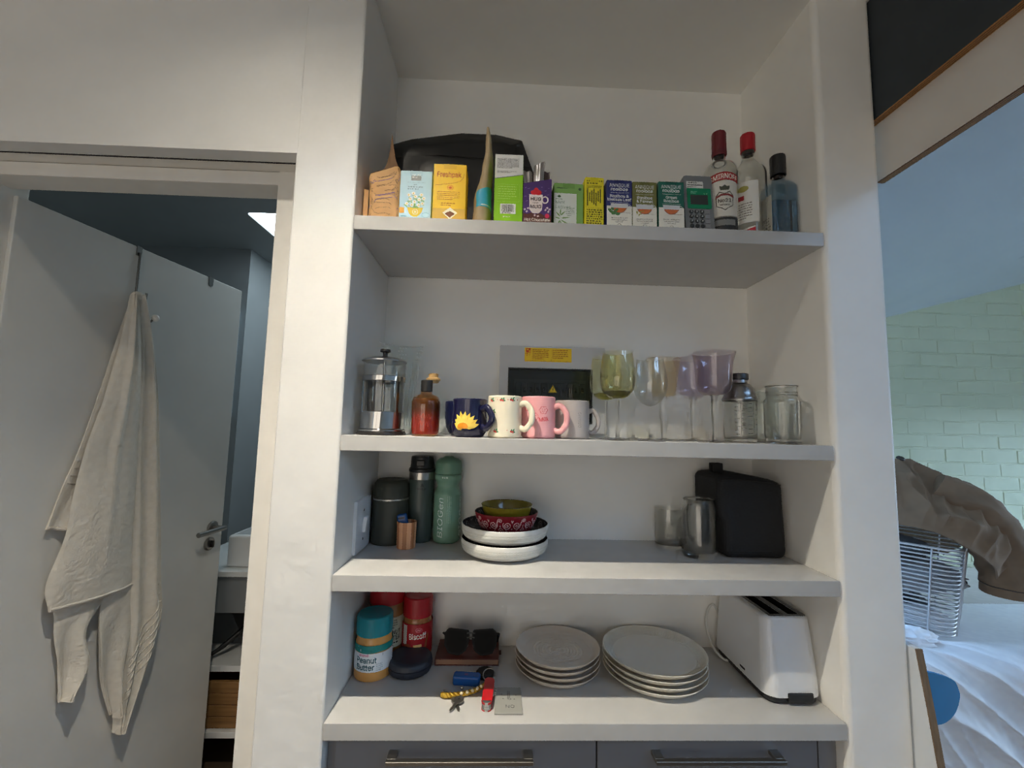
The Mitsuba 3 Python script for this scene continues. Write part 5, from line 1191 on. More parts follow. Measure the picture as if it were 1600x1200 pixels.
for i in range(8):
    x = -0.21 + i * 0.0555
    sp += [spiral(x - 0.0115, 0.040, 0.0105, 2.1, -1, 0.0021), spiral(x + 0.0115, 0.040, 0.0105, 2.1, 1, 0.0021), strokes(spline([(x - 0.019, 0.040), (x - 0.012, 0.026), (x, 0.019), (x + 0.012, 0.026), (x + 0.019, 0.040)], 5), 0.0017),
           strokes(spline([(x + 0.019, 0.040), (x + 0.023, 0.050), (x + 0.030, 0.054)], 4), 0.0017), spiral(x + 0.0277, 0.051, 0.0062, 1.6, 1, 0.0018), strokes([(x - 0.002, 0.052), (x, 0.046), (x + 0.002, 0.052)], 0.002), leaf(x - 0.004, 0.012, 0.008, 0.003, 60), leaf(x + 0.004, 0.012, 0.008, 0.003, 120), spiral(x + 0.0277, 0.027, 0.0068, 1.6, -1, 0.0018), spiral(x - 0.014, 0.019, 0.005, 1.4, 1, 0.0016), spiral(x + 0.014, 0.019, 0.005, 1.4, -1, 0.0016), ell(x, 0.031, 0.0018, 0.0018, 4), leaf(x + 0.0277, 0.034, 0.008, 0.003, 90)]
obj('scroll_print', at(wrapR(prism(unary_union(sp).intersection(sbox(-1, 0.008, 1, 0.060)), 0.0002), Ro, 0.072, 0.0002, sub=0.005), cbx + 0.003, cby, ZT + zr), M((214, 178, 178), 0.3), k, label='pinkish white scroll pattern')
Ri = lambda z: np.interp(z, [0.008, 0.016, 0.029, 0.045, 0.061], [0.044, 0.057, 0.0675, 0.0745, 0.079])
sp = [spiral(-0.21 + i * 0.04, 0.050, 0.0075, 1.7, 1 if i % 2 else -1, 0.002) for i in range(11)] + [strokes([(-0.20 + i * 0.04, 0.056), (-0.19 + i * 0.04, 0.044)], 0.0018) for i in range(11)]
obj('inside_scroll_print', at(wrapR(prism(unary_union(sp), 0.0002), Ri, 0.075, 0.0003, inside=True), cbx + 0.003, cby, ZT + zr), M((118, 118, 122), 0.3, two=True), k)
k = thing('olive_bowl', 'small olive green glass bowl on top of the bowl stack', 'bowl')
zo = zr + 0.0075
prof = [(0.030, 0.0), (0.032, 0.002), (0.043, 0.014), (0.054, 0.034), (0.0615, 0.056), (0.0655, 0.070), (0.0650, 0.0712), (0.0632, 0.070), (0.059, 0.056), (0.0515, 0.036), (0.040, 0.016), (0.028, 0.006), (0, 0.005)]
obj('body', at(lathe([(0, 0.0), *prof], 72), cbx + 0.004, cby + 0.002, ZT + zo), M((122, 108, 30), 0.12, coat=0.6), k, smooth=40)
obj('rim_line', at(tube([(0.0652 * math.cos(a), 0.0652 * math.sin(a), 0.0706) for a in np.linspace(0, 2 * PI, 64, endpoint=False)], 0.0009, 6, closed=True), cbx + 0.004, cby + 0.002, ZT + zo), M((60, 52, 14), 0.2), k, smooth=True)

# ---- glasses and black bag on the right
k = thing('glass_tumbler', 'clear dimpled glass tumbler behind the upturned glass mug', 'glass')
tx2, ty2, R, H = 0.275, 0.263, 0.0375, 0.103
m = lathe(hollow([(R - 0.003, 0.0), (R - 0.001, 0.003), (R - 0.0008, 0.012), (R, 0.02), (R + 0.0005, H)], 0.0018, 0.008), 72)
v2, f2 = trimesh.remesh.subdivide_to_size(m.vertices, m.faces, 0.006)
rr = np.hypot(v2[:, 0], v2[:, 1]); a = np.arctan2(v2[:, 1], v2[:, 0])
amp = 0.0013 * np.sin(a * 14 + v2[:, 2] * 160) * np.sin(v2[:, 2] * 210) * np.clip((0.075 - v2[:, 2]) / 0.02, 0, 1) * np.clip((v2[:, 2] - 0.012) / 0.01, 0, 1) * (rr > R - 0.0014)
s = 1 + amp / np.maximum(rr, 1e-4)
obj('glass', at((np.c_[v2[:, 0] * s, v2[:, 1] * s, v2[:, 2]], f2), tx2, ty2, ZT), GS((0.97, 0.98, 0.98)), k, smooth=35)
k = thing('glass_mug', 'tall heavy clear glass mug standing against the black bag', 'mug')
mx2, my2, R, H = 0.3195, 0.176, 0.0425, 0.142
obj('glass', at(lathe(hollow([(R - 0.004, 0.0), (R - 0.001, 0.004), (R, 0.03), (R, H - 0.02), (R - 0.003, H - 0.008), (R - 0.0055, H)], 0.003, 0.014), 64), mx2, my2, ZT), GS((0.97, 0.98, 0.98)), k, smooth=40)
obj('rim', at(tube([((R - 0.0055) * math.cos(t), (R - 0.0055) * math.sin(t), H) for t in np.linspace(0, 2 * PI, 48, endpoint=False)], 0.0016, 8, closed=True), mx2, my2, ZT), GS(CLEAR), k, smooth=True)
obj('handle', at(tube(spline([(0.0, R - 0.002, 0.118), (0.004, R + 0.02, 0.121), (0.004, R + 0.030, 0.10), (0.004, R + 0.028, 0.05), (0.002, R + 0.016, 0.034), (0.0, R - 0.002, 0.032)], 6), 0.006, 12), mx2, my2, ZT), GS(CLEAR), k, smooth=40)
FAB = Mp('black_bag_fabric', lambda p, n, uv: mikit.mix(lin((22, 24, 27)), lin((15, 16, 19)), mikit.noise(p.x * 300, p.y * 300, p.z * 300)), 0.8, lambda p, n, uv: 0.0004 * mikit.noise(p.x * 420, p.y * 420, p.z * 420) + 0.003 * mikit.fbm(p.x * 11, p.y * 11, p.z * 9, 2), sheen=0.3)
k = thing('cooler_bag', 'black square fabric cooler bag with a loop, right end of the third shelf', 'bag')
b0 = bx(0.376, 0.538, 0.149, 0.300, ZT, ZT + 0.205, 0.018, 4)
v, f = trimesh.remesh.subdivide_to_size(b0.vertices, b0.faces, 0.02)
v = np.array(v)
v[:, 2] = np.where(v[:, 2] > ZT + 0.1, v[:, 2] - 0.014 * np.clip((v[:, 0] - 0.435) / 0.1, 0, 1) * (v[:, 2] - ZT - 0.1) / 0.105 + 0.006 * np.sin((v[:, 0] - 0.352) * 17), v[:, 2])
v[:, 1] += 0.010 * (meshkit.noise(v * 16, 6) - 0.5) * np.clip((v[:, 2] - ZT) / 0.03, 0, 1)
v[:, 0] = np.minimum(v[:, 0] - 0.006 * np.clip((v[:, 2] - ZT) / 0.2, 0, 1), 0.5485)
v[:, 0] -= np.where(v[:, 2] > ZT + 0.1, 0.010 * np.clip((0.42 - v[:, 0]) / 0.05, 0, 1), 0)
obj('body', (v, f), FAB, k, smooth=50)
obj('zip', tube(spline([(0.370, 0.152, ZT + 0.196), (0.39, 0.147, ZT + 0.198), (0.44, 0.146, ZT + 0.196), (0.50, 0.150, ZT + 0.189), (0.525, 0.155, ZT + 0.184)], 6), 0.0022, 6), M((12, 12, 13), 0.6), k)
obj('carry_loop', cat(bx(0.380, 0.408, 0.215, 0.219, ZT + 0.19, ZT + 0.232, 0.0015, 1), bx(0.380, 0.408, 0.235, 0.239, ZT + 0.19, ZT + 0.232, 0.0015, 1), bx(0.380, 0.408, 0.215, 0.239, ZT + 0.229, ZT + 0.233, 0.0015, 1)), M((16, 17, 18), 0.75), k)

# ------------------------------------------------------------------ lowest shelf
ZB = Z4 + 0.0004
def jar(name, label, x, y, R, H, lidz, lidr, body_c, lid_c, rough=0.2):
    k = thing(name, label, 'jar')
    obj('body', at(lathe([(0, 0), (R - 0.004, 0), (R - 0.0005, 0.003), (R, 0.009), (R, 0.020), (R - 0.001, 0.022), (R - 0.001, lidz - 0.018), (R - 0.004, lidz - 0.008), (lidr - 0.003, lidz - 0.002), (lidr - 0.003, lidz + 0.004), (0, lidz + 0.004)], 56), x, y, ZB), M(body_c, rough, coat=0.3), k, smooth=40)
    n = 120
    L = lathe([(lidr - 0.0015, lidz), (lidr, lidz + 0.001), (lidr, H - 0.004), (lidr - 0.002, H - 0.001), (lidr - 0.005, H), (lidr - 0.006, H - 0.0012), (0, H - 0.0012)], n)
    a = np.arctan2(L.vertices[:, 1], L.vertices[:, 0]); s = 1 + 0.006 * np.cos(a * 60) * (np.hypot(L.vertices[:, 0], L.vertices[:, 1]) > lidr - 0.001)
    L.vertices[:, 0] *= s; L.vertices[:, 1] *= s
    obj('lid', at(L, x, y, ZB), M(lid_c, 0.4), k, smooth=35)
    return k
jx, jy, R = -0.5015, 0.182, 0.0445
k = jar('peanut_butter_jar', 'peanut butter jar with teal lid and label, front left of the lowest shelf', jx, jy, R, 0.144, 0.099, 0.0430, (196, 142, 76), (10, 118, 128))
def jl(poly, lv, R_, turn, x, y):
    return at(wrap(prism(poly, 0.0002), R_ + 0.0004 * lv), x, y, ZB, turn)
def jt(s, h, z0, lv, R_, turn, x, y, width=None, xoff=0.0, bold=True, anchor='l'):
    return at(wrap(text(s, h, xoff, z0, bold=bold, width=width, anchor=anchor, depth=0.0002), R_ + 0.0004 * lv), x, y, ZB, turn)
TU = -4
obj('label', jl(sbox(-0.125, 0.0235, 0.125, 0.0655), 1, R, TU, jx, jy), M((214, 220, 224), 0.4, two=True), k, label='white lower half of the label')
obj('label_band', jl(Polygon([(-0.125, 0.0655), (-0.03, 0.067), (0.0, 0.0655), (0.03, 0.068), (0.125, 0.0655), (0.125, 0.083), (-0.125, 0.083)]), 1, R, TU, jx, jy), M((8, 116, 112), 0.4, two=True), k, label='teal upper half of the label')
obj('lettering', cat(jt('Peanut', 0.0125, 0.0445, 2, R, TU, jx, jy, width=0.050, xoff=-0.028), jt('Butter', 0.0125, 0.0285, 2, R, TU, jx, jy, width=0.046, xoff=-0.028)), M((14, 74, 88), 0.4, two=True), k)
obj('pink_print', jt('smooth', 0.0055, 0.0592, 2, R, TU, jx, jy, width=0.026, xoff=-0.022), M((206, 110, 140), 0.4, two=True), k)
obj('white_print', cat(at(wrap(scribble(-0.028, -0.010, 0.0705, 1, 0.004, 0.0042, 7, fill=1), R + 0.0012), jx, jy, ZB, TU), at(wrap(scribble(-0.029, -0.018, 0.0785, 1, 0.004, 0.0026, 8, fill=1), R + 0.0012), jx, jy, ZB, TU)), M((206, 226, 224), 0.4, two=True), k)
obj('grey_print', cat(at(wrap(scribble(0.022, 0.040, 0.040, 4, 0.0045, 0.002, 9), R + 0.0008), jx, jy, ZB, TU), jl(sbox(0.036, 0.058, 0.038, 0.064), 2, R, TU, jx, jy)), M((150, 164, 172), 0.4, two=True), k)

jx2, jy2, R2 = -0.494, 0.2705, 0.0475
k = jar('peanut_butter_jar', 'taller brown jar with red lid and cream label, behind the teal-lidded jar', jx2, jy2, 0.0475 - 0.001, 0.186, 0.138, 0.0455, (146, 98, 52), (158, 24, 30))
obj('label', jl(sbox(-0.10, 0.034, 0.11, 0.108), 1, R2 - 0.001, 30, jx2, jy2), M((196, 188, 160), 0.5, two=True), k, label='cream paper label')
obj('label_print', cat(jt('PEANUT', 0.011, 0.066, 2, R2 - 0.001, 30, jx2, jy2, width=0.046, xoff=-0.020), jt('BUTTER', 0.011, 0.052, 2, R2 - 0.001, 30, jx2, jy2, width=0.046, xoff=-0.020), at(wrap(scribble(-0.02, 0.025, 0.044, 2, 0.006, 0.0035, 17), R2 - 0.0002), jx2, jy2, ZB, 30), at(wrap(scribble(-0.015, 0.02, 0.100, 4, 0.006, 0.0022, 18), R2 - 0.0002), jx2, jy2, ZB, 30)), M((52, 44, 30), 0.5, two=True), k)

jx3, jy3, R3 = -0.4105, 0.270, 0.0395
k = jar('biscuit_spread_jar', 'red-lidded jar with red label reading Biscoff, right of the peanut butter jars', jx3, jy3, R3, 0.154, 0.104, 0.0385, (150, 96, 54), (156, 22, 32))
TU = 6
obj('label', jl(sbox(-0.11, 0.016, 0.11, 0.092), 1, R3, TU, jx3, jy3), M((152, 22, 30), 0.4, two=True), k, label='red label')
obj('white_panel', jl(sbox(-0.040, 0.040, -0.0265, 0.088), 2, R3, TU, jx3, jy3), M((198, 190, 184), 0.4, two=True), k)
obj('lettering', at(wrap(move(text('Biscoff', 0.0135, 0, 0, bold=True, anchor='c', width=0.046, depth=0.0002), (0.004, 0.056, 0), rz=3), R3 + 0.0012), jx3, jy3, ZB, TU), M((226, 218, 208), 0.4, two=True), k)
obj('oval_print', jl(ring(0.006, 0.078, 0.009, 0.0055, 0.001), 3, R3, TU, jx3, jy3), M((224, 130, 140), 0.4, two=True), k)
obj('oval_text', jt('Lotus', 0.0045, 0.0762, 3, R3, TU, jx3, jy3, width=0.012, xoff=0.006, anchor='c'), M((224, 150, 156), 0.4, two=True), k)
obj('biscuit_print', cat(jl(affinity.rotate(sbox(-0.006, 0.036, 0.014, 0.0415).buffer(0.0008), 4), 3, R3, TU, jx3, jy3)), M((214, 176, 116), 0.4, two=True), k)
obj('drip_print', cat(jl(Polygon([(0.018, 0.022), (0.028, 0.024), (0.034, 0.066), (0.030, 0.068), (0.024, 0.044)]), 3, R3, TU, jx3, jy3), jl(Polygon([(-0.034, 0.022), (-0.014, 0.022), (-0.010, 0.036), (-0.020, 0.044), (-0.034, 0.040)]), 3, R3, TU, jx3, jy3)), M((132, 62, 34), 0.4, two=True), k)

k = thing('round_case', 'round flat dark navy lidded case in front of the red-labelled jar', 'case')
obj('body', at(lathe([(0, 0), (0.046, 0), (0.052, 0.003), (0.0555, 0.010), (0.056, 0.018)], 64), -0.414, 0.1985, ZB), M((30, 36, 48), 0.55), k, smooth=40)
obj('lid', at(lathe([(0.0555, 0.0185), (0.0562, 0.0205), (0.0545, 0.029), (0.050, 0.0335), (0.040, 0.036), (0, 0.037)], 64), -0.414, 0.1985, ZB), M((28, 34, 46), 0.5), k, smooth=40)

LEA = Mp('brown_leather', lambda p, n, uv: mikit.mix(lin((96, 44, 34)), lin((72, 32, 26)), mikit.fbm(p.x * 30, p.y * 30, p.z * 30, 3)), 0.5, lambda p, n, uv: 0.0004 * mikit.voronoi(p.x * 500, p.y * 500)[0])
k = thing('leather_notebook', 'reddish brown leather notebook lying under the sunglasses', 'notebook')
obj('cover', cat(bx(-0.353, -0.190, 0.214, 0.316, ZB, ZB + 0.0025, 0.001, 2), bx(-0.353, -0.190, 0.214, 0.316, ZB + 0.0145, ZB + 0.017, 0.001, 2), bx(-0.354, -0.3515, 0.214, 0.316, ZB, ZB + 0.017, 0.001, 2)), LEA, k, smooth=30)
obj('pages', bx(-0.3515, -0.192, 0.216, 0.314, ZB + 0.0025, ZB + 0.0145), M((150, 110, 84), 0.7), k)
obj('clasp', bx(-0.1905, -0.1835, 0.255, 0.270, ZB + 0.006, ZB + 0.012, 0.001, 1), M((58, 26, 22), 0.6), k)
k = thing('sunglasses', 'black sunglasses with large dark lenses resting on the leather notebook', 'sunglasses')
BLK2 = M((9, 9, 10), 0.45, spec=0.15)
gz, gxc, gyc = ZB + 0.0175, -0.2655, 0.235
def lens_shape(s):
    return affinity.translate(Polygon([(0.006, 0.052), (0.058, 0.056), (0.067, 0.046), (0.066, 0.020), (0.056, 0.003), (0.030, -0.002), (0.013, 0.008), (0.006, 0.030)]).buffer(-0.006).buffer(0.008, quad_segs=8), 0, 0) if s > 0 else affinity.scale(lens_shape(1), -1, 1, origin=(0, 0))
gf = lambda m: frame(m, (gxc, gyc, gz + 0.002), (1, -0.02, 0), (0, 0.35, 1))
for s_ in (1, -1):
    ls = lens_shape(s_)
    obj('lens', gf(prism(ls.buffer(-0.004), 0.002)), M((5, 5, 6), 0.35, spec=0.08), k)
    obj('rim', gf(prism(ls.buffer(0.0005).difference(ls.buffer(-0.0045)), 0.0035)), BLK2, k)
    x = s_ * 0.0715
    obj('temple', gf(tube(spline([(x, 0.046, 0.001), (x + s_ * 0.001, 0.044, -0.02), (x, 0.036, -0.052), (x - s_ * 0.004, 0.022, -0.066)], 5), 0.0026, 8, flat=(1, 1.8))), BLK2, k, smooth=40)
obj('bridge', gf(cat(tube([(-0.011, 0.046, 0.002), (0, 0.048, 0.003), (0.011, 0.046, 0.002)], 0.0018, 8), tube([(-0.010, 0.036, 0.002), (0, 0.038, 0.003), (0.010, 0.036, 0.002)], 0.0018, 8))), M((150, 150, 148), 0.2, 1.0), k, smooth=40, label='metal double bridge')
obj('nose_pad', gf(cat(move(trimesh.creation.icosphere(2, 0.003), (-0.009, 0.018, -0.004)), move(trimesh.creation.icosphere(2, 0.003), (0.009, 0.018, -0.004)))), M((170, 160, 150), 0.3), k, smooth=True)

# ---- key bunch
k = thing('blue_fob', 'dark blue rounded plastic key fob lying beside the keys', 'key fob')
obj('body', move(bx(-0.032, 0.032, -0.013, 0.013, 0, 0.022, 0.005, 3), (-0.267, 0.138, ZB), rz=-6), M((12, 74, 138), 0.35), k, smooth=40)
obj('button', move(lathe([(0.004, 0), (0.004, 0.001), (0, 0.0012)], 16), (-0.268, 0.136, ZB + 0.0218)), M((90, 70, 120), 0.4), k)
k = thing('key_ring', 'steel key ring with keys and gold braided strap beside the red pocket knife', 'key ring')
ST2 = M((176, 174, 168), 0.25, 1.0)
obj('ring', move(tube([(0.0145 * math.cos(a), 0.0145 * math.sin(a), 0) for a in np.linspace(0, 2 * PI, 40, endpoint=False)], 0.0012, 8, closed=True), (-0.214, 0.138, ZB + 0.021), rx=28, ry=-8), ST2, k, smooth=True)
obj('leather_disc', move(lathe([(0, 0), (0.020, 0), (0.022, 0.003), (0.022, 0.010), (0.019, 0.013), (0, 0.0135)], 36), (-0.224, 0.170, ZB)), M((20, 20, 20), 0.5), k, smooth=35, label='round black leather fob')
def key(d, yaw, name='key'):
    head = ring(0, 0, 0.0105, 0.0115, 0.004).union(Point(0, 0).buffer(0.0105).difference(Point(0, 0.003).buffer(0.0035)))
    blade = Polygon([(-0.0035, -0.009), (0.0035, -0.009), (0.0035, -0.034), (0.0015, -0.037), (-0.0015, -0.035), (-0.0025, -0.032), (-0.001, -0.030), (-0.0035, -0.027), (-0.0015, -0.024), (-0.0035, -0.021), (-0.002, -0.018), (-0.0035, -0.015)])
    return move(prism(unary_union([head, blade]), 0.002), d, rz=yaw, rx=6)
obj('key', key((-0.279, 0.066, ZB + 0.006), -28), M((150, 148, 142), 0.3, 1.0), k)
obj('key', key((-0.286, 0.072, ZB + 0.003), 14), M((160, 158, 150), 0.3, 1.0), k)
pts = spline([(-0.222, 0.118, ZB + 0.010), (-0.245, 0.100, ZB + 0.007), (-0.275, 0.088, ZB + 0.006), (-0.308, 0.083, ZB + 0.006), (-0.320, 0.088, ZB + 0.005)], 10)
GOLD = M((196, 156, 54), 0.35, 0.6)
tw = []
for i in range(3):
    ph = np.linspace(0, 10 * PI, len(pts)) + i * 2 * PI / 3
    off = np.stack([0.002 * np.sin(ph) * 0.4, 0.0042 * np.sin(ph), 0.003 * np.cos(ph)], 1)
    tw.append(tube(pts + off, 0.0028, 8))
obj('braided_strap', cat(*tw), GOLD, k, smooth=True, label='gold braided strap')
for i in range(5):
    q = pts[4 + i * 4]
    obj('bead', move(trimesh.creation.icosphere(2, 0.0038), q + np.array([0.0, -0.0045, 0.004])), M((232, 214, 170), 0.25), k, smooth=True)
obj('charm', move(trimesh.creation.icosphere(1, 0.0045), (-0.276, 0.108, ZB + 0.008)), M((180, 178, 172), 0.2, 1.0), k)
obj('charm', move(trimesh.creation.icosphere(1, 0.0035), (-0.314, 0.097, ZB + 0.007)), M((180, 178, 172), 0.2, 1.0), k)
k = thing('pocket_knife', 'red pocket knife with steel tools folded in, lying across the shelf edge light', 'pocket knife')
labels[k]['label'] = 'red pocket knife with folded steel tools, left of the clear plastic tag'
body = sbox(-0.0335, -0.001, 0.0335, 0.001).buffer(0.0105, quad_segs=8)
kf = lambda m: frame(m, (-0.2145, 0.0805, ZB + 0.0005), (0.075, 1, 0.055), (-1, 0.075, 0))
RED = M((176, 14, 24), 0.2, coat=0.6)
obj('scale', kf(move(prism(body, 0.004), (0, 0, 0))), RED, k)
obj('scale', kf(move(prism(body, 0.0045), (0, 0, 0.0155))), RED, k)
for i in range(4):
    obj('blade', kf(move(prism(body.buffer(-0.0008 - 0.0005 * (i % 2)), 0.0022), (-0.0012, 0.0002, 0.0045 + i * 0.0028))), M((168, 168, 166), 0.25, 1.0), k)
obj('bolster', kf(move(prism(affinity.translate(Point(0, 0).buffer(0.0098), -0.0345, 0).difference(sbox(-0.036, -0.02, 0.1, 0.02)), 0.0205), (0, 0, 0))), M((190, 190, 188), 0.2, 1.0), k)
t_ = np.linspace(0, 1, 60)
obj('corkscrew', kf(tube(np.stack([-0.006 + 0.030 * t_, -0.0140 + 0.003 * np.cos(t_ * 8 * PI), 0.010 + 0.003 * np.sin(t_ * 8 * PI)], 1), 0.0011, 6)), ST2, k, smooth=True)
obj('keyring_loop', kf(tube([(0.0415 + 0.005 * math.cos(a), 0.005 * math.sin(a), 0.010) for a in np.linspace(0, 2 * PI, 20, endpoint=False)], 0.0009, 6, closed=True)), ST2, k, smooth=True)
k = thing('plastic_tag', 'clear grey plastic card tag with faint dark print, right of the pocket knife', 'tag')
tg = lambda m: frame(m, (-0.200, 0.026, ZB), (1, 0.0, 0), (0.02, 1, 0))
obj('card', tg(bx(0, 0.061, 0, 0.092, 0, 0.0035, 0.0012, 2)), M((140, 140, 134), 0.2, coat=0.3), k, smooth=30)
obj('print', tg(cat(text('NO', 0.010, 0.034, 0.018, depth=0.0002, anchor='c', z=0.0036), prism(unary_union([sbox(0.029, 0.050, 0.031, 0.078), sbox(0.033, 0.054, 0.0345, 0.078), ring(0.0335, 0.049, 0.004, 0.003, 0.001)]), 0.0037), *[prism(ell(x, y, 0.0015, 0.0015, 4), 0.0037) for x, y in ((0.016, 0.066), (0.048, 0.062), (0.019, 0.05), (0.044, 0.048))])), M((92, 92, 90), 0.4), k)

# ---- plates
def plate(R, H, t=0.0035, flat_r=0.72):
    return [(0, 0.002), (R * flat_r - 0.004, 0.002), (R * flat_r - 0.002, 0), (R * flat_r + 0.003, 0.0005), (R * 0.90, 0.006), (R - 0.0015, H - 0.002), (R, H - 0.0006), (R - 0.0015, H), (R - 0.004, H - 0.0016), (R * 0.885, 0.0085), (R * flat_r + 0.002, 0.0048), (0, 0.0044)]
STONE = Mp('stoneware_glaze', lambda p, n, uv: mikit.mix(lin((206, 198, 186)), lin((194, 184, 172)), mikit.fbm(p.x * 30, p.y * 30, p.z * 60, 3)), 0.35)
PORC = Mp('porcelain_glaze', lambda p, n, uv: mikit.mix(lin((222, 218, 206)), lin((216, 212, 200)), mikit.noise(p.x * 20, p.y * 20, p.z * 20)), 0.2)
sm = mikit.ply(lathe(plate(0.1075, 0.0185), 96), STONE, smooth=35)
for i in range(4):
    o = numbered('side_plate')
    scene[o] = {**sm, 'to_world': T().translate([-0.0405 + (0.0, 0.001, -0.0012, 0.0)[i], 0.2065, ZB + i * 0.0132])}
    labels[o] = {'label': ('lowest side plate of the left-hand plate stack', 'second side plate from below in the left-hand stack', 'third side plate from below in the left-hand stack', 'top grey stoneware side plate with concentric rings, left-hand stack')[i], 'category': 'plate', 'group': 'side plates stacked on the lowest shelf'}
top = 'side_plate_003'
rg = [lathe([(r, 0.0044), (r + 0.0012, 0.0049), (r + 0.0024, 0.0044)], 72) for r in (0.006, 0.014, 0.022, 0.030, 0.038, 0.046, 0.054, 0.062)]
obj('thrown_rings', at(cat(*rg), -0.0405, 0.2065, ZB + 3 * 0.0132), STONE, top, smooth=True)
dp = lathe(plate(0.1275, 0.0195, flat_r=0.74), 120)
dm = mikit.ply(dp, PORC, smooth=35)
for i in range(4):
    o = numbered('dinner_plate')
    scene[o] = {**dm, 'to_world': T().translate([0.2025 + (0.0, 0.0008, -0.001, 0.0)[i], 0.187, ZB + i * 0.0136])}
    labels[o] = {'label': ('lowest white dinner plate of the right-hand plate stack', 'second white dinner plate from below, right-hand stack', 'third white dinner plate from below, right-hand stack', 'top white dinner plate with fluted rim, right-hand stack')[i], 'category': 'plate', 'group': 'dinner plates stacked on the lowest shelf'}
fl = []
for a in np.linspace(0, 2 * PI, 110, endpoint=False):
    c, s = math.cos(a), math.sin(a)
    fl.append(tube([(0.1275 * r_ * c, 0.1275 * r_ * s, z_) for r_, z_ in ((0.79, 0.0062), (0.885, 0.0088), (0.955, 0.0168))], [0.0008, 0.0016, 0.0012], 5))
obj('rim_flutes', at(cat(*fl), 0.2025, 0.187, ZB + 3 * 0.0136), PORC, 'dinner_plate_003', smooth=True)

# ---- toaster
k = thing('toaster', 'white long-slot toaster with dark base, right end of the lowest shelf', 'toaster')
def rr_ring(x0, x1, y0, y1, r, z, n=9):
    out = []
    for (cx, cy, a0) in ((x1 - r, y1 - r, 0), (x0 + r, y1 - r, 90), (x0 + r, y0 + r, 180), (x1 - r, y0 + r, 270)):
        for t in np.linspace(0, 90, n):
            a = math.radians(a0 + t); out.append((cx + r * math.cos(a), cy + r * math.sin(a), z))
    return np.array(out)
tz = ZB
BODY = M((212, 214, 216), 0.25, coat=0.3)
X0, X1, Y0, Y1 = 0.4160, 0.5488, 0.060, 0.312
rings = [rr_ring(X0 + 0.003, X1 - 0.002, Y0 + 0.003, Y1 - 0.003, 0.030, tz + 0.0135), rr_ring(X0, X1, Y0, Y1, 0.030, tz + 0.016)]
for t in np.linspace(0.08, 1, 12):
    e = t ** 1.4
    rings.append(rr_ring(X0 + 0.012 * e, X1 - 0.005 * e, Y0 + 0.024 * e, Y1 - 0.012 * e, 0.030 - 0.006 * e, tz + 0.016 + 0.155 * t))
for t in np.linspace(0.2, 1, 6):
    a = t * PI / 2
    g = 0.010 * (1 - math.cos(a))
    rings.append(rr_ring(X0 + 0.012 + g, X1 - 0.005 - g, Y0 + 0.024 + g, Y1 - 0.012 - g, 0.024 - 0.8 * g, tz + 0.171 + 0.010 * math.sin(a)))
shell = loft(rings, True, True)
ms_ = m3.Manifold(m3.Mesh(np.asarray(shell.vertices, np.float32), np.asarray(shell.faces, np.uint32)))
slots = []
for x in (0.4525, 0.4955):
    slots.append(m3.Manifold.cube((0.030, 0.180, 0.14)).translate((x - 0.0005, 0.098, tz + 0.06)))
cut = ms_
if ms_.status() == m3.Error.NoError and ms_.volume() > 0:
    for s_ in slots: cut = cut - s_
obj('body', mesh_of(cut) if cut is not ms_ else shell, BODY, k, smooth=30)
obj('slot_surround', prism(sbox(0.448, 0.094, 0.530, 0.283).buffer(0.004).difference(sbox(0.4522, 0.0982, 0.4818, 0.2778)).difference(sbox(0.4952, 0.0982, 0.5248, 0.2778)), 0.0012).apply_translation((0, 0, tz + 0.1809)), M((96, 98, 100), 0.3, 1.0), k, label='grey metal slot surround')
for x in (0.4525, 0.4955):
    obj('slot_lining', bx(x, x + 0.029, 0.0985, 0.2775, tz + 0.0605, tz + 0.068), M((12, 12, 12), 0.6), k)
    obj('slot_wall', cat(bx(x - 0.0003, x + 0.0008, 0.0985, 0.2775, tz + 0.068, tz + 0.1795), bx(x + 0.0282, x + 0.0293, 0.0985, 0.2775, tz + 0.068, tz + 0.1795), bx(x, x + 0.029, 0.0983, 0.0992, tz + 0.068, tz + 0.1795), bx(x, x + 0.029, 0.2768, 0.2778, tz + 0.068, tz + 0.1795)), M((16, 16, 16), 0.6), k)
obj('base', loft([rr_ring(X0 + 0.008, X1 - 0.008, Y0 + 0.008, Y1 - 0.008, 0.026, tz), rr_ring(X0 + 0.005, X1 - 0.004, Y0 + 0.004, Y1 - 0.005, 0.028, tz + 0.003), rr_ring(X0 + 0.004, X1 - 0.003, Y0 + 0.004, Y1 - 0.004, 0.029, tz + 0.0133)]), M((34, 35, 37), 0.45), k, smooth=40, label='dark grey base')
obj('tray_grip', bx(0.463, 0.521, Y0 - 0.0035, Y0 + 0.02, tz + 0.006, tz + 0.0265, 0.002, 2), M((24, 25, 26), 0.4), k, smooth=30, label='black crumb tray grip')
obj('side_badge', bx(X0 - 0.0005, X0 + 0.002, 0.150, 0.172, tz + 0.026, tz + 0.031, 0.0005, 1), M((60, 62, 64), 0.3, 1.0), k)
cp = spline([(0.455, 0.3165, ZB + 0.05), (0.425, 0.316, ZB + 0.115), (0.404, 0.313, ZB + 0.098), (0.396, 0.303, ZB + 0.06), (0.400, 0.280, ZB + 0.022), (0.412, 0.25, ZB + 0.0045), (0.430, 0.235, ZB + 0.0036)], 8)
obj('cord', tube(cp, 0.0034, 10), M((206, 206, 202), 0.45), k, smooth=True, label='white power cord')

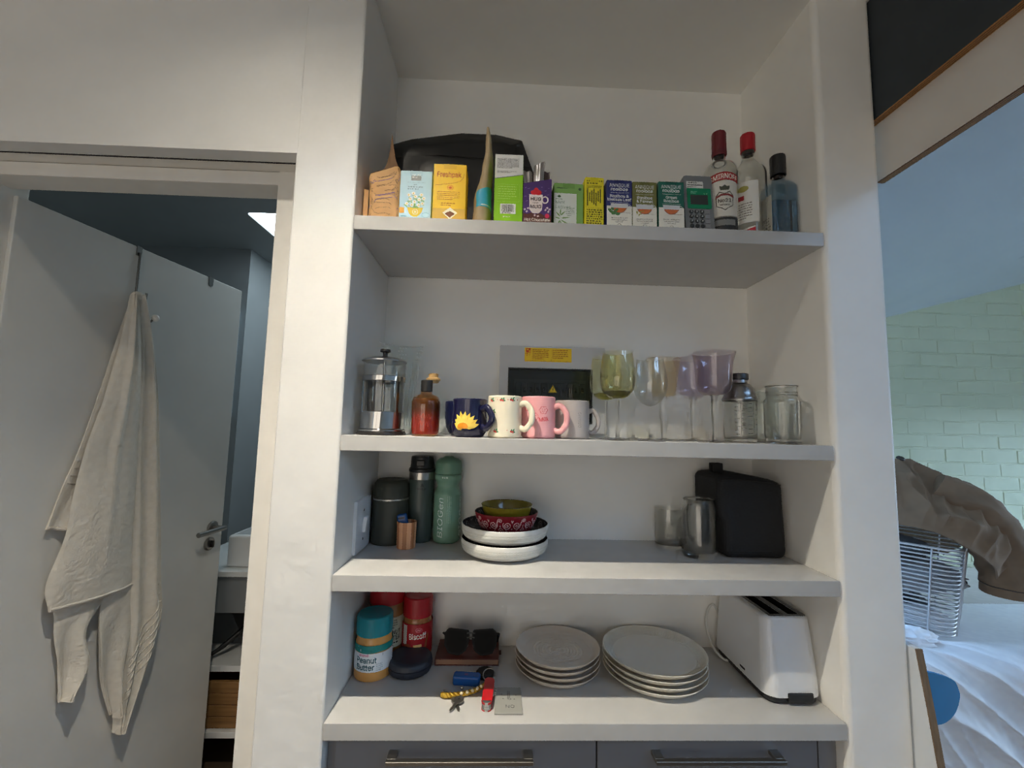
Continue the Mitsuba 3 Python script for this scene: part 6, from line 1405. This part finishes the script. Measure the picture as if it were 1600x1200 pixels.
# ------------------------------------------------------------------ the towel on the door hook
def terry(p, n, uv):
    return 0.0022 * mikit.fbm(p.x * 300, p.y * 300, p.z * 300, 2) + 0.0035 * mikit.fbm(p.x * 110, p.y * 110, p.z * 130, 2)
TERRY = Mp('terry_cotton', lambda p, n, uv: mikit.mix(lin((214, 208, 196)), lin((198, 191, 178)), mikit.fbm(p.x * 70, p.y * 70, p.z * 70, 3)), 0.9, terry, sheen=0.4)
def curve(pts, v):
    p = spline(pts, 12)
    d = np.r_[0, np.cumsum(np.linalg.norm(np.diff(p, axis=0), axis=1))]; d /= d[-1]
    return np.stack([np.interp(v, d, p[:, i]) for i in range(p.shape[1])], -1)
def drape(left, right, out, nu=40, nv=70):
    """a cloth panel on the door: left and right edges in (along the leaf, height), out(u, v) = distance off the leaf"""
    def fn(U, V):
        a, b = curve(left, V), curve(right, V)
        s = a[..., 0] * (1 - U) + b[..., 0] * U
        z = a[..., 1] * (1 - U) + b[..., 1] * U
        o = out(U, V)
        p = np.array([HX, HY, 0.0]) + s[..., None] * LD + o[..., None] * LN
        return p[..., 0], p[..., 1], z
    return fn
tw = thing('bath_towel', 'off-white terry bath towel hanging in folds from the hook on the open door', 'towel')
def nz(U, V, a, b, seed):
    return meshkit.noise(np.stack([U * a, V * b, U * 0], -1), seed) - 0.5
panels = {}
panels['A'] = drape([(0.296, 1.894), (0.273, 1.764), (0.243, 1.6), (0.201, 1.409), (0.169, 1.304), (0.141, 1.192)], [(0.318, 1.897), (0.325, 1.773), (0.320, 1.565), (0.300, 1.367), (0.265, 1.26), (0.215, 1.172)],
                    lambda U, V: 0.016 + 0.012 * np.exp(-V * 6) + 0.010 * np.sin(U * PI) + 0.007 * np.sin(U * 9 + V * 2) * V)
panels['B'] = drape([(0.300, 1.890), (0.330, 1.695), (0.345, 1.401), (0.370, 1.089), (0.380, 0.888), (0.388, 0.693), (0.394, 0.512)], [(0.323, 1.903), (0.377, 1.765), (0.427, 1.53), (0.478, 1.175), (0.505, 0.952), (0.516, 0.766), (0.403, 0.507)],
                    lambda U, V: 0.024 + 0.014 * np.exp(-V * 7) + 0.022 * np.sin(np.clip(U, 0, 1) * PI) ** 0.8 + 0.013 * np.sin(U * 13 - V * 1.5 + 0.6) * np.clip(V * 4, 0, 1) + 0.008 * nz(U, V, 3, 5, 2))
panels['C'] = drape([(0.276, 1.890), (0.264, 1.742), (0.235, 1.561), (0.198, 1.41), (0.182, 1.286), (0.172, 1.166), (0.139, 1.049), (0.150, 0.975)], [(0.308, 1.898), (0.335, 1.692), (0.360, 1.403), (0.370, 1.198), (0.378, 1.076), (0.398, 0.959)],
                    lambda U, V: 0.040 + 0.002 * np.exp(-V * 7) + 0.024 * np.sin(U * PI) ** 0.7 * np.clip(V * 3 + 0.25, 0, 1) + 0.011 * np.exp(-((U - 0.30 - 0.25 * V) / 0.08) ** 2) * np.clip(1.15 - V, 0, 1) - 0.010 * np.exp(-((U - 0.52 - 0.1 * V) / 0.07) ** 2) * np.clip(0.9 - V, 0, 1) + 0.012 * nz(U, V, 3, 4, 5) * V + 0.004 * nz(U, V, 9, 16, 8) * V)
panels['D'] = drape([(0.172, 0.995), (0.180, 0.94), (0.186, 0.888), (0.213, 0.774), (0.223, 0.708)], [(0.345, 0.985), (0.300, 0.93), (0.272, 0.885), (0.274, 0.84), (0.288, 0.795), (0.275, 0.752), (0.2245, 0.705)],
                    lambda U, V: 0.028 + 0.018 * np.sin(U * PI) + 0.016 * np.cos(U * 7 + V * 2.4) * np.clip(V * 1.6, 0, 1) * np.sin(U * PI) ** 0.5)
panels['E'] = drape([(0.300, 0.985), (0.298, 0.90), (0.303, 0.834), (0.328, 0.712), (0.382, 0.575)], [(0.410, 0.965), (0.402, 0.90), (0.398, 0.829), (0.388, 0.708), (0.388, 0.565)],
                    lambda U, V: 0.030 + 0.014 * np.sin(U * PI) + 0.014 * np.sin(U * 6 + V * 3 + 1) * np.clip(V * 2, 0.2, 1))
ms = []
for q in panels.values():
    g = grid(q, 40, 80)
    if (g.face_normals.mean(0) @ LN) < 0:
        g.faces = g.faces[:, ::-1]
    ms.append(thicken(g, 0.006))
knot = on_leaf(move(trimesh.creation.icosphere(3, 1.0)), 0, 0)
kn = trimesh.creation.icosphere(3, 1.0); kn.vertices *= (0.017, 0.020, 0.018)
ms.append(on_leaf(kn, 0.306, 1.888, 0.036))
obj('cloth', cat(*ms), TERRY, tw, smooth=60)
def on_panel(pn, pts, lift=0.0008, r=0.0022):
    U = np.array([a for a, b in pts], float); V = np.array([b for a, b in pts], float)
    t = np.linspace(0, 1, 24)
    U, V = np.interp(t, np.linspace(0, 1, len(U)), U), np.interp(t, np.linspace(0, 1, len(V)), V)
    x, y, z = panels[pn](U, V)
    return tube(np.stack([x, y, z], 1) + LN * lift, r, 6)
obj('woven_band', cat(*[on_panel('A', [(0.04, 0.735 + 0.030 * i), (0.5, 0.732 + 0.030 * i), (0.96, 0.728 + 0.03 * i)]) for i in range(4)]), TERRY, tw, smooth=True)
obj('woven_band', cat(*[on_panel('B', [(0.97, 0.69 + 0.022 * i), (0.75, 0.725 + 0.022 * i), (0.45, 0.775 + 0.022 * i), (0.12, 0.84 + 0.018 * i)], 0.001) for i in range(6)]), TERRY, tw, smooth=True)
for q in (on_panel('C', [(0.02, 0.993), (0.5, 0.993), (0.98, 0.993)], 0, 0.0042), on_panel('A', [(0.02, 0.993), (0.98, 0.993)], 0, 0.004), on_panel('B', [(0.98, 0.86), (0.985, 0.93), (0.985, 0.985)], 0, 0.0038), on_panel('E', [(0.03, 0.3), (0.03, 0.7), (0.03, 0.98)], 0, 0.0036)):
    obj('hem', q, M((206, 199, 186), 0.85), tw, smooth=True)

# ------------------------------------------------------------------ bedroom things
k = thing('side_board', 'narrow white board with slanting bare plywood edge between pillar and bed', 'board')
prof = [(0.03, 1.045), (-0.0105, 1.045), (-0.029, 0.933), (-0.043, 0.833), (-0.062, 0.70), (-0.10, 0.42), (-0.10, 0.0), (0.03, 0.0)]
obj('board', side_panel(prof, PR + 0.0012, 0.0145), M((206, 212, 218), 0.45), k)
pe = [(-0.0107, 1.046), (-0.0292, 0.933), (-0.0432, 0.833), (-0.0622, 0.70), (-0.1002, 0.42)]
obj('ply_edge', side_panel([*pe, *[(y - 0.0028, z - 0.0004) for y, z in pe[::-1]]], PR + 0.0012, 0.0145), Mp('side_ply_edge', lambda p, n, uv: mikit.mix(lin((128, 108, 84)), lin((92, 74, 54)), mikit.fbm(p.x * 300, p.y * 40, p.z * 40, 3)), 0.55), k, label='bare plywood edge')

BEDX0, BEDX1 = 0.80, 2.9
LINEN = Mp('duvet_cotton', lambda p, n, uv: mikit.mix(lin((226, 226, 226)), lin((218, 218, 220)), mikit.noise(p.x * 60, p.y * 60, p.z * 60)), 0.75, lambda p, n, uv: 0.0006 * mikit.fbm(p.x * 130, p.y * 130, p.z * 130, 2), sheen=0.3)
SHEET = Mp('sheet_cotton', lambda p, n, uv: mikit.mix(lin((198, 192, 184)), lin((188, 182, 174)), mikit.noise(p.x * 40, p.y * 40, p.z * 40)), 0.8)
k = thing('bed', 'bed with a beige sheet standing along the painted brick wall', 'bed')
obj('mattress', bx(BEDX0 + 0.02, BEDX1, 0.50, 1.60, 0.34, 0.742, 0.05, 3), SHEET, k, smooth=40)
obj('base', bx(BEDX0 + 0.03, BEDX1 - 0.01, 0.52, 1.59, 0.08, 0.338, 0.01, 2), M((120, 116, 110), 0.7), k)
obj('leg', cat(*[bx(x, x + 0.06, y, y + 0.06, 0, 0.08) for x in (0.9, 2.75) for y in (0.56, 1.48)]), M((70, 60, 50), 0.6), k)
def duvet(U, V):
    x = BEDX0 + 0.01 + U * 1.85
    # across: from the top at the back, over the edge, down the front
    d = np.array([[1.00, 0.752], [0.80, 0.757], [0.62, 0.770], [0.55, 0.778], [0.50, 0.770], [0.465, 0.745], [0.44, 0.70], [0.425, 0.62], [0.41, 0.52], [0.395, 0.40], [0.38, 0.26]])
    q = curve([tuple(r) for r in d], V)
    y, z = q[..., 0], q[..., 1]
    w = 0.0
    for sd, fr, ang, am in ((1, 7.0, 0.62, 0.050), (2, 12.0, 0.85, 0.034), (3, 22.0, 0.5, 0.016)):
        c, s = math.cos(ang), math.sin(ang)
        a = (x * c - V * 1.1 * s) * fr
        b = (x * s + V * 1.1 * c) * fr * 0.22
        w = w + am * (1 - np.abs(2 * meshkit.noise(np.stack([a, b, 0 * a], -1), sd) - 1)) ** 3.0
    w = w * np.clip((V - 0.37) / 0.15, 0, 1)
    ny, nz_ = -np.clip((V - 0.25) / 0.2, 0, 1), 1 - np.clip((V - 0.35) / 0.2, 0, 1)
    return x, y + w * ny, z + w * nz_
g = grid(duvet, 170, 150)
if g.face_normals[:, 2].mean() < 0:
    g.faces = g.faces[:, ::-1]
kk = obj('duvet', thicken(g, 0.012), LINEN, smooth=60)
labels[kk] = {'label': 'white crumpled duvet spread over the front of the bed', 'category': 'duvet'}

# wire laundry basket, turned
BYAW = math.radians(40)
bxd, byd = np.array([math.cos(BYAW), math.sin(BYAW)]), np.array([-math.sin(BYAW), math.cos(BYAW)])
B0 = np.array([1.425, 0.570])
BC = B0 + bxd * 0.19 + byd * 0.27
ZBED = 0.782
def bask(x, y, z):
    """basket axes (x to the right face, y along the front) to the room"""
    x, y, z = np.broadcast_arrays(np.asarray(x, float), np.asarray(y, float), np.asarray(z, float))
    return np.stack([BC[0] + x * bxd[0] + y * byd[0], BC[1] + x * bxd[1] + y * byd[1], ZBED + z], -1)
def bring(z, n=6):
    h = z / 0.31
    hx, hy, r = 0.175 + 0.035 * h, 0.250 + 0.040 * h, 0.045
    out = []
    for (cx, cy, a0) in ((hx - r, hy - r, 0), (-hx + r, hy - r, 90), (-hx + r, -hy + r, 180), (hx - r, -hy + r, 270)):
        for t in np.linspace(0, 90, n):
            a = math.radians(a0 + t); out.append((cx + r * math.cos(a), cy + r * math.sin(a)))
    o = np.array(out)
    return bask(o[:, 0], o[:, 1], np.full(len(o), z))
WIRE = M((206, 206, 206), 0.32, 0.6)
k = thing('laundry_basket', 'wire laundry basket with horizontal rods standing on the white bed', 'basket')
wm = []
for i in range(20):
    obj('rod', tube(bring(0.006 + i * 0.0156), 0.0034, 8, closed=True), WIRE, k, smooth=True)
def upr(side, t):
    pts = []
    for z in np.linspace(0.0, 0.312, 5):
        h = z / 0.31
        hx, hy = 0.175 + 0.035 * h + 0.0042, 0.250 + 0.040 * h + 0.0042
        pts.append(bask(*((hx, t * hy) if side == 'r' else (-hx, t * hy) if side == 'l' else (t * hx, hy) if side == 'b' else (t * hx, -hy)), z))
    return tube(np.array(pts), 0.0032, 7)
for side, ts in (('l', (-0.72, -0.30, 0.12, 0.54)), ('r', (-0.7, -0.2, 0.3, 0.7)), ('f', (-0.65, -0.1, 0.55)), ('b', (-0.6, 0.0, 0.6))):
    for t in ts:
        obj('upright', upr(side, t), WIRE, k, smooth=True)
obj('rim', tube(bring(0.316), 0.005, 8, closed=True), WIRE, k, smooth=True)
def blob(c, rad, seed, am, fr=9, sub=4):
    m = trimesh.creation.icosphere(sub, 1.0)
    v = m.vertices
    n_ = v.copy()
    d = 0
    for s_ in range(3):
        d = d + (0.55 ** s_) * (1 - np.abs(2 * meshkit.noise(v * np.array([fr / 6, fr / 6, fr / 2.2]) * 2 ** s_ + 11 * seed, seed + s_) - 1)) ** 1.5
    v = v * np.array(rad) * (1 + am * (d - 0.8))[:, None]
    return trimesh.Trimesh(bask(v[:, 0] + c[0], v[:, 1] + c[1], np.maximum(v[:, 2] + c[2], 0.009)), m.faces, process=False)
def cl_thing(name, mesh, c, lab, catg, grp='laundry in the wire basket'):
    o = obj(name, mesh, M(c, 0.85, sheen=0.3), smooth=60)
    labels[o] = {'label': lab, 'category': catg, 'group': grp}
cl_thing('crumpled_cloth', blob((0.0, 0.04, 0.055), (0.150, 0.20, 0.050), 3, 0.12), (34, 34, 38), 'dark crumpled laundry at the bottom of the wire basket', 'laundry')
cl_thing('crumpled_cloth', blob((0.005, -0.02, 0.170), (0.176, 0.245, 0.070), 7, 0.16, 14), (168, 170, 172), 'light grey crumpled laundry in the middle of the wire basket', 'laundry')
cl_thing('crumpled_cloth', blob((0.015, 0.05, 0.262), (0.18, 0.24, 0.042), 9, 0.14, 12), (104, 106, 108), 'dark grey crumpled laundry under the brown jacket in the basket', 'laundry')
cl_thing('crumpled_cloth', blob((-0.135, -0.165, 0.045), (0.030, 0.075, 0.034), 4, 0.2), (222, 224, 226), 'small white cloth showing through the lowest rods of the basket', 'laundry')
wt = trimesh.creation.icosphere(4, 1.0); v = wt.vertices
dn = (1 - np.abs(2 * meshkit.noise(v * 2.6 + 5, 4) - 1)) ** 1.5
wt.vertices = v * np.array([0.075, 0.045, 0.030]) * (0.8 + 0.5 * dn)[:, None] + np.array([1.255, 0.585, 0.795])
cl_thing('white_cloth', wt, (226, 228, 232), 'small crumpled white cloth on the duvet between basket and pillar', 'cloth', None)
labels['white_cloth'].pop('group', None)

# brown jacket thrown over the basket
JACK = Mp('jacket_cotton', lambda p, n, uv: mikit.mix(lin((132, 108, 84)), lin((108, 88, 68)), mikit.fbm(p.x * 22, p.y * 22, p.z * 22, 3)), 0.85, lambda p, n, uv: 0.0005 * mikit.fbm(p.x * 160, p.y * 160, p.z * 160, 2), sheen=0.3)
Rg = [(1.20, 0.86, 1.355), (1.36, 0.84, 1.402), (1.50, 0.82, 1.400), (1.585, 0.80, 1.355), (1.66, 0.79, 1.285), (1.73, 0.79, 1.20), (1.78, 0.79, 1.11)]
Fg = [(1.20, 0.72, 1.185), (1.30, 0.635, 1.170), (1.38, 0.560, 1.150), (1.44, 0.535, 1.115), (1.50, 0.535, 1.075), (1.56, 0.56, 1.03), (1.61, 0.60, 0.99)]
Bg = [(1.20, 1.15, 1.12), (1.36, 1.16, 1.13), (1.50, 1.14, 1.12), (1.60, 1.12, 1.08), (1.70, 1.08, 1.04), (1.78, 1.04, 1.00), (1.82, 1.0, 0.96)]
def jacket(U, V):
    f, r, b = curve(Fg, U), curve(Rg, U), curve(Bg, U)
    t = V[..., None]
    a = np.clip(t / 0.62, 0, 1); c = np.clip((t - 0.62) / 0.38, 0, 1)
    p = f * (1 - a) + r * a
    p = np.where(t > 0.62, r * (1 - c) + b * c, p)
    bul = np.sin(np.clip(t / 0.62, 0, 1) * PI) * 0.055
    p = p + bul * np.array([0.25, -0.75, 0.35])
    d = 0
    for s_, (fu, fv, am, sk) in enumerate(((6, 2.2, 0.050, 1.3), (11, 4, 0.026, -1.0), (22, 9, 0.006, 0.8))):
        d = d + am * ((1 - np.abs(2 * meshkit.noise(np.stack([U * fu + V * sk * 2.2, V * fv - U * 1.5, U * 0], -1), 21 + s_) - 1)) ** 1.6 - 0.45)
    fade = np.maximum(np.clip(1 - np.abs(V - 0.62) / 0.10, 0, 1) * 0.6, np.clip(1 - V / 0.10, 0, 1) * 0.9)
    p = p + (d * (1 - fade))[..., None] * np.array([0.2, -0.75, 0.55])
    return p[..., 0], p[..., 1], p[..., 2]
g = grid(jacket, 170, 140)
if g.face_normals[:, 1].mean() > 0:
    g.faces = g.faces[:, ::-1]
k = thing('jacket', 'brown cotton jacket thrown over the wire basket, one sleeve hanging to the right', 'jacket')
obj('body', thicken(g, 0.006), JACK, k, smooth=60)
sp_ = spline([(1.49, 0.70, 1.30), (1.56, 0.66, 1.245), (1.63, 0.645, 1.165), (1.685, 0.645, 1.075), (1.715, 0.65, 0.99), (1.722, 0.655, 0.925)], 12)
nS = len(sp_)
rs = np.interp(np.linspace(0, 1, nS), [0, 0.3, 0.75, 0.93, 1], [0.060, 0.082, 0.080, 0.084, 0.086])
sl = tube(sp_, rs, 40, flat=(0.85, 1.0))
v = sl.vertices
ctr = np.repeat(sp_, 40, axis=0)
dirv = v[:nS * 40] - ctr
tt = np.repeat(np.linspace(0, 1, nS), 40)
aa = np.tile(np.linspace(0, 2 * PI, 40, endpoint=False), nS)
wv = (1 - np.abs(2 * meshkit.noise(np.stack([tt * 7 + np.cos(aa) * 1.2, np.cos(aa) * 1.5 + tt * 3, np.sin(aa) * 1.5], -1), 31) - 1)) ** 1.5 - 0.45
v[:nS * 40] = ctr + dirv * (1 + 0.26 * wv * np.clip((0.93 - tt) * 8, 0.1, 1))[:, None]
sl.faces = sl.faces[[not (nS * 40 + 1 in f_) for f_ in sl.faces]]
sl.vertices = v
obj('sleeve', sl, JACK, k, smooth=60)
i0 = int(nS * 0.90)
obj('cuff_seam', tube(v[i0 * 40:(i0 + 1) * 40] * 1.0, 0.0022, 6, closed=True), M((78, 68, 58), 0.85), k, smooth=True)
inn = v[(nS - 1) * 40:nS * 40]
obj('cuff_lining', grid(lambda U, V: tuple(np.stack([np.interp(U * 40, np.arange(41), np.r_[inn[:, i], inn[0, i]]) * (1 - 0.06) + inn[:, i].mean() * 0.06 + (0.05 * V if i == 2 else 0) for i in range(3)])), 41, 5), M((48, 42, 38), 0.9, two=True), k, smooth=True, label='dark inside of the cuff')
obj('button', move(lathe([(0, 0), (0.014, 0), (0.015, 0.004), (0.012, 0.008), (0, 0.008)], 20), (1.455, 0.79, 1.402), rx=30), M((52, 46, 42), 0.4), k, smooth=40)

# blue rounded chair back in front of the bed
k = thing('blue_board', 'blue panel with rounded edges standing in front of the white duvet', 'board')
bp = Polygon(spline([(0.800, 0.935), (0.845, 0.933), (0.885, 0.925), (0.924, 0.909), (0.938, 0.885), (0.9405, 0.866), (0.928, 0.839), (0.909, 0.820), (0.884, 0.808), (0.860, 0.806), (0.830, 0.815), (0.800, 0.84)], 6)).buffer(0)
pm = prism(bp.buffer(-0.003), 0.008)
pv, pf = trimesh.remesh.subdivide_to_size(pm.vertices, pm.faces, 0.012)
pv = np.array(pv); pv[:, 2] -= 0.9 * (pv[:, 0] - 0.86) ** 2 * 1.5
obj('panel', cat(frame((pv, pf), (0, 0.128, 0), (1, 0, 0), (0, 0, 1))), M((66, 128, 172), 0.4), k, smooth=40)
obj('post', tube([(0.872, 0.142, 0.0), (0.872, 0.142, 0.86)], 0.011, 12), M((66, 70, 74), 0.4, 0.8), k, smooth=40)
obj('foot', lathe([(0, 0), (0.11, 0), (0.112, 0.006), (0.02, 0.014), (0, 0.014)], 32, (0.872, 0.142, 0)), M((66, 70, 74), 0.4, 0.8), k, smooth=40)
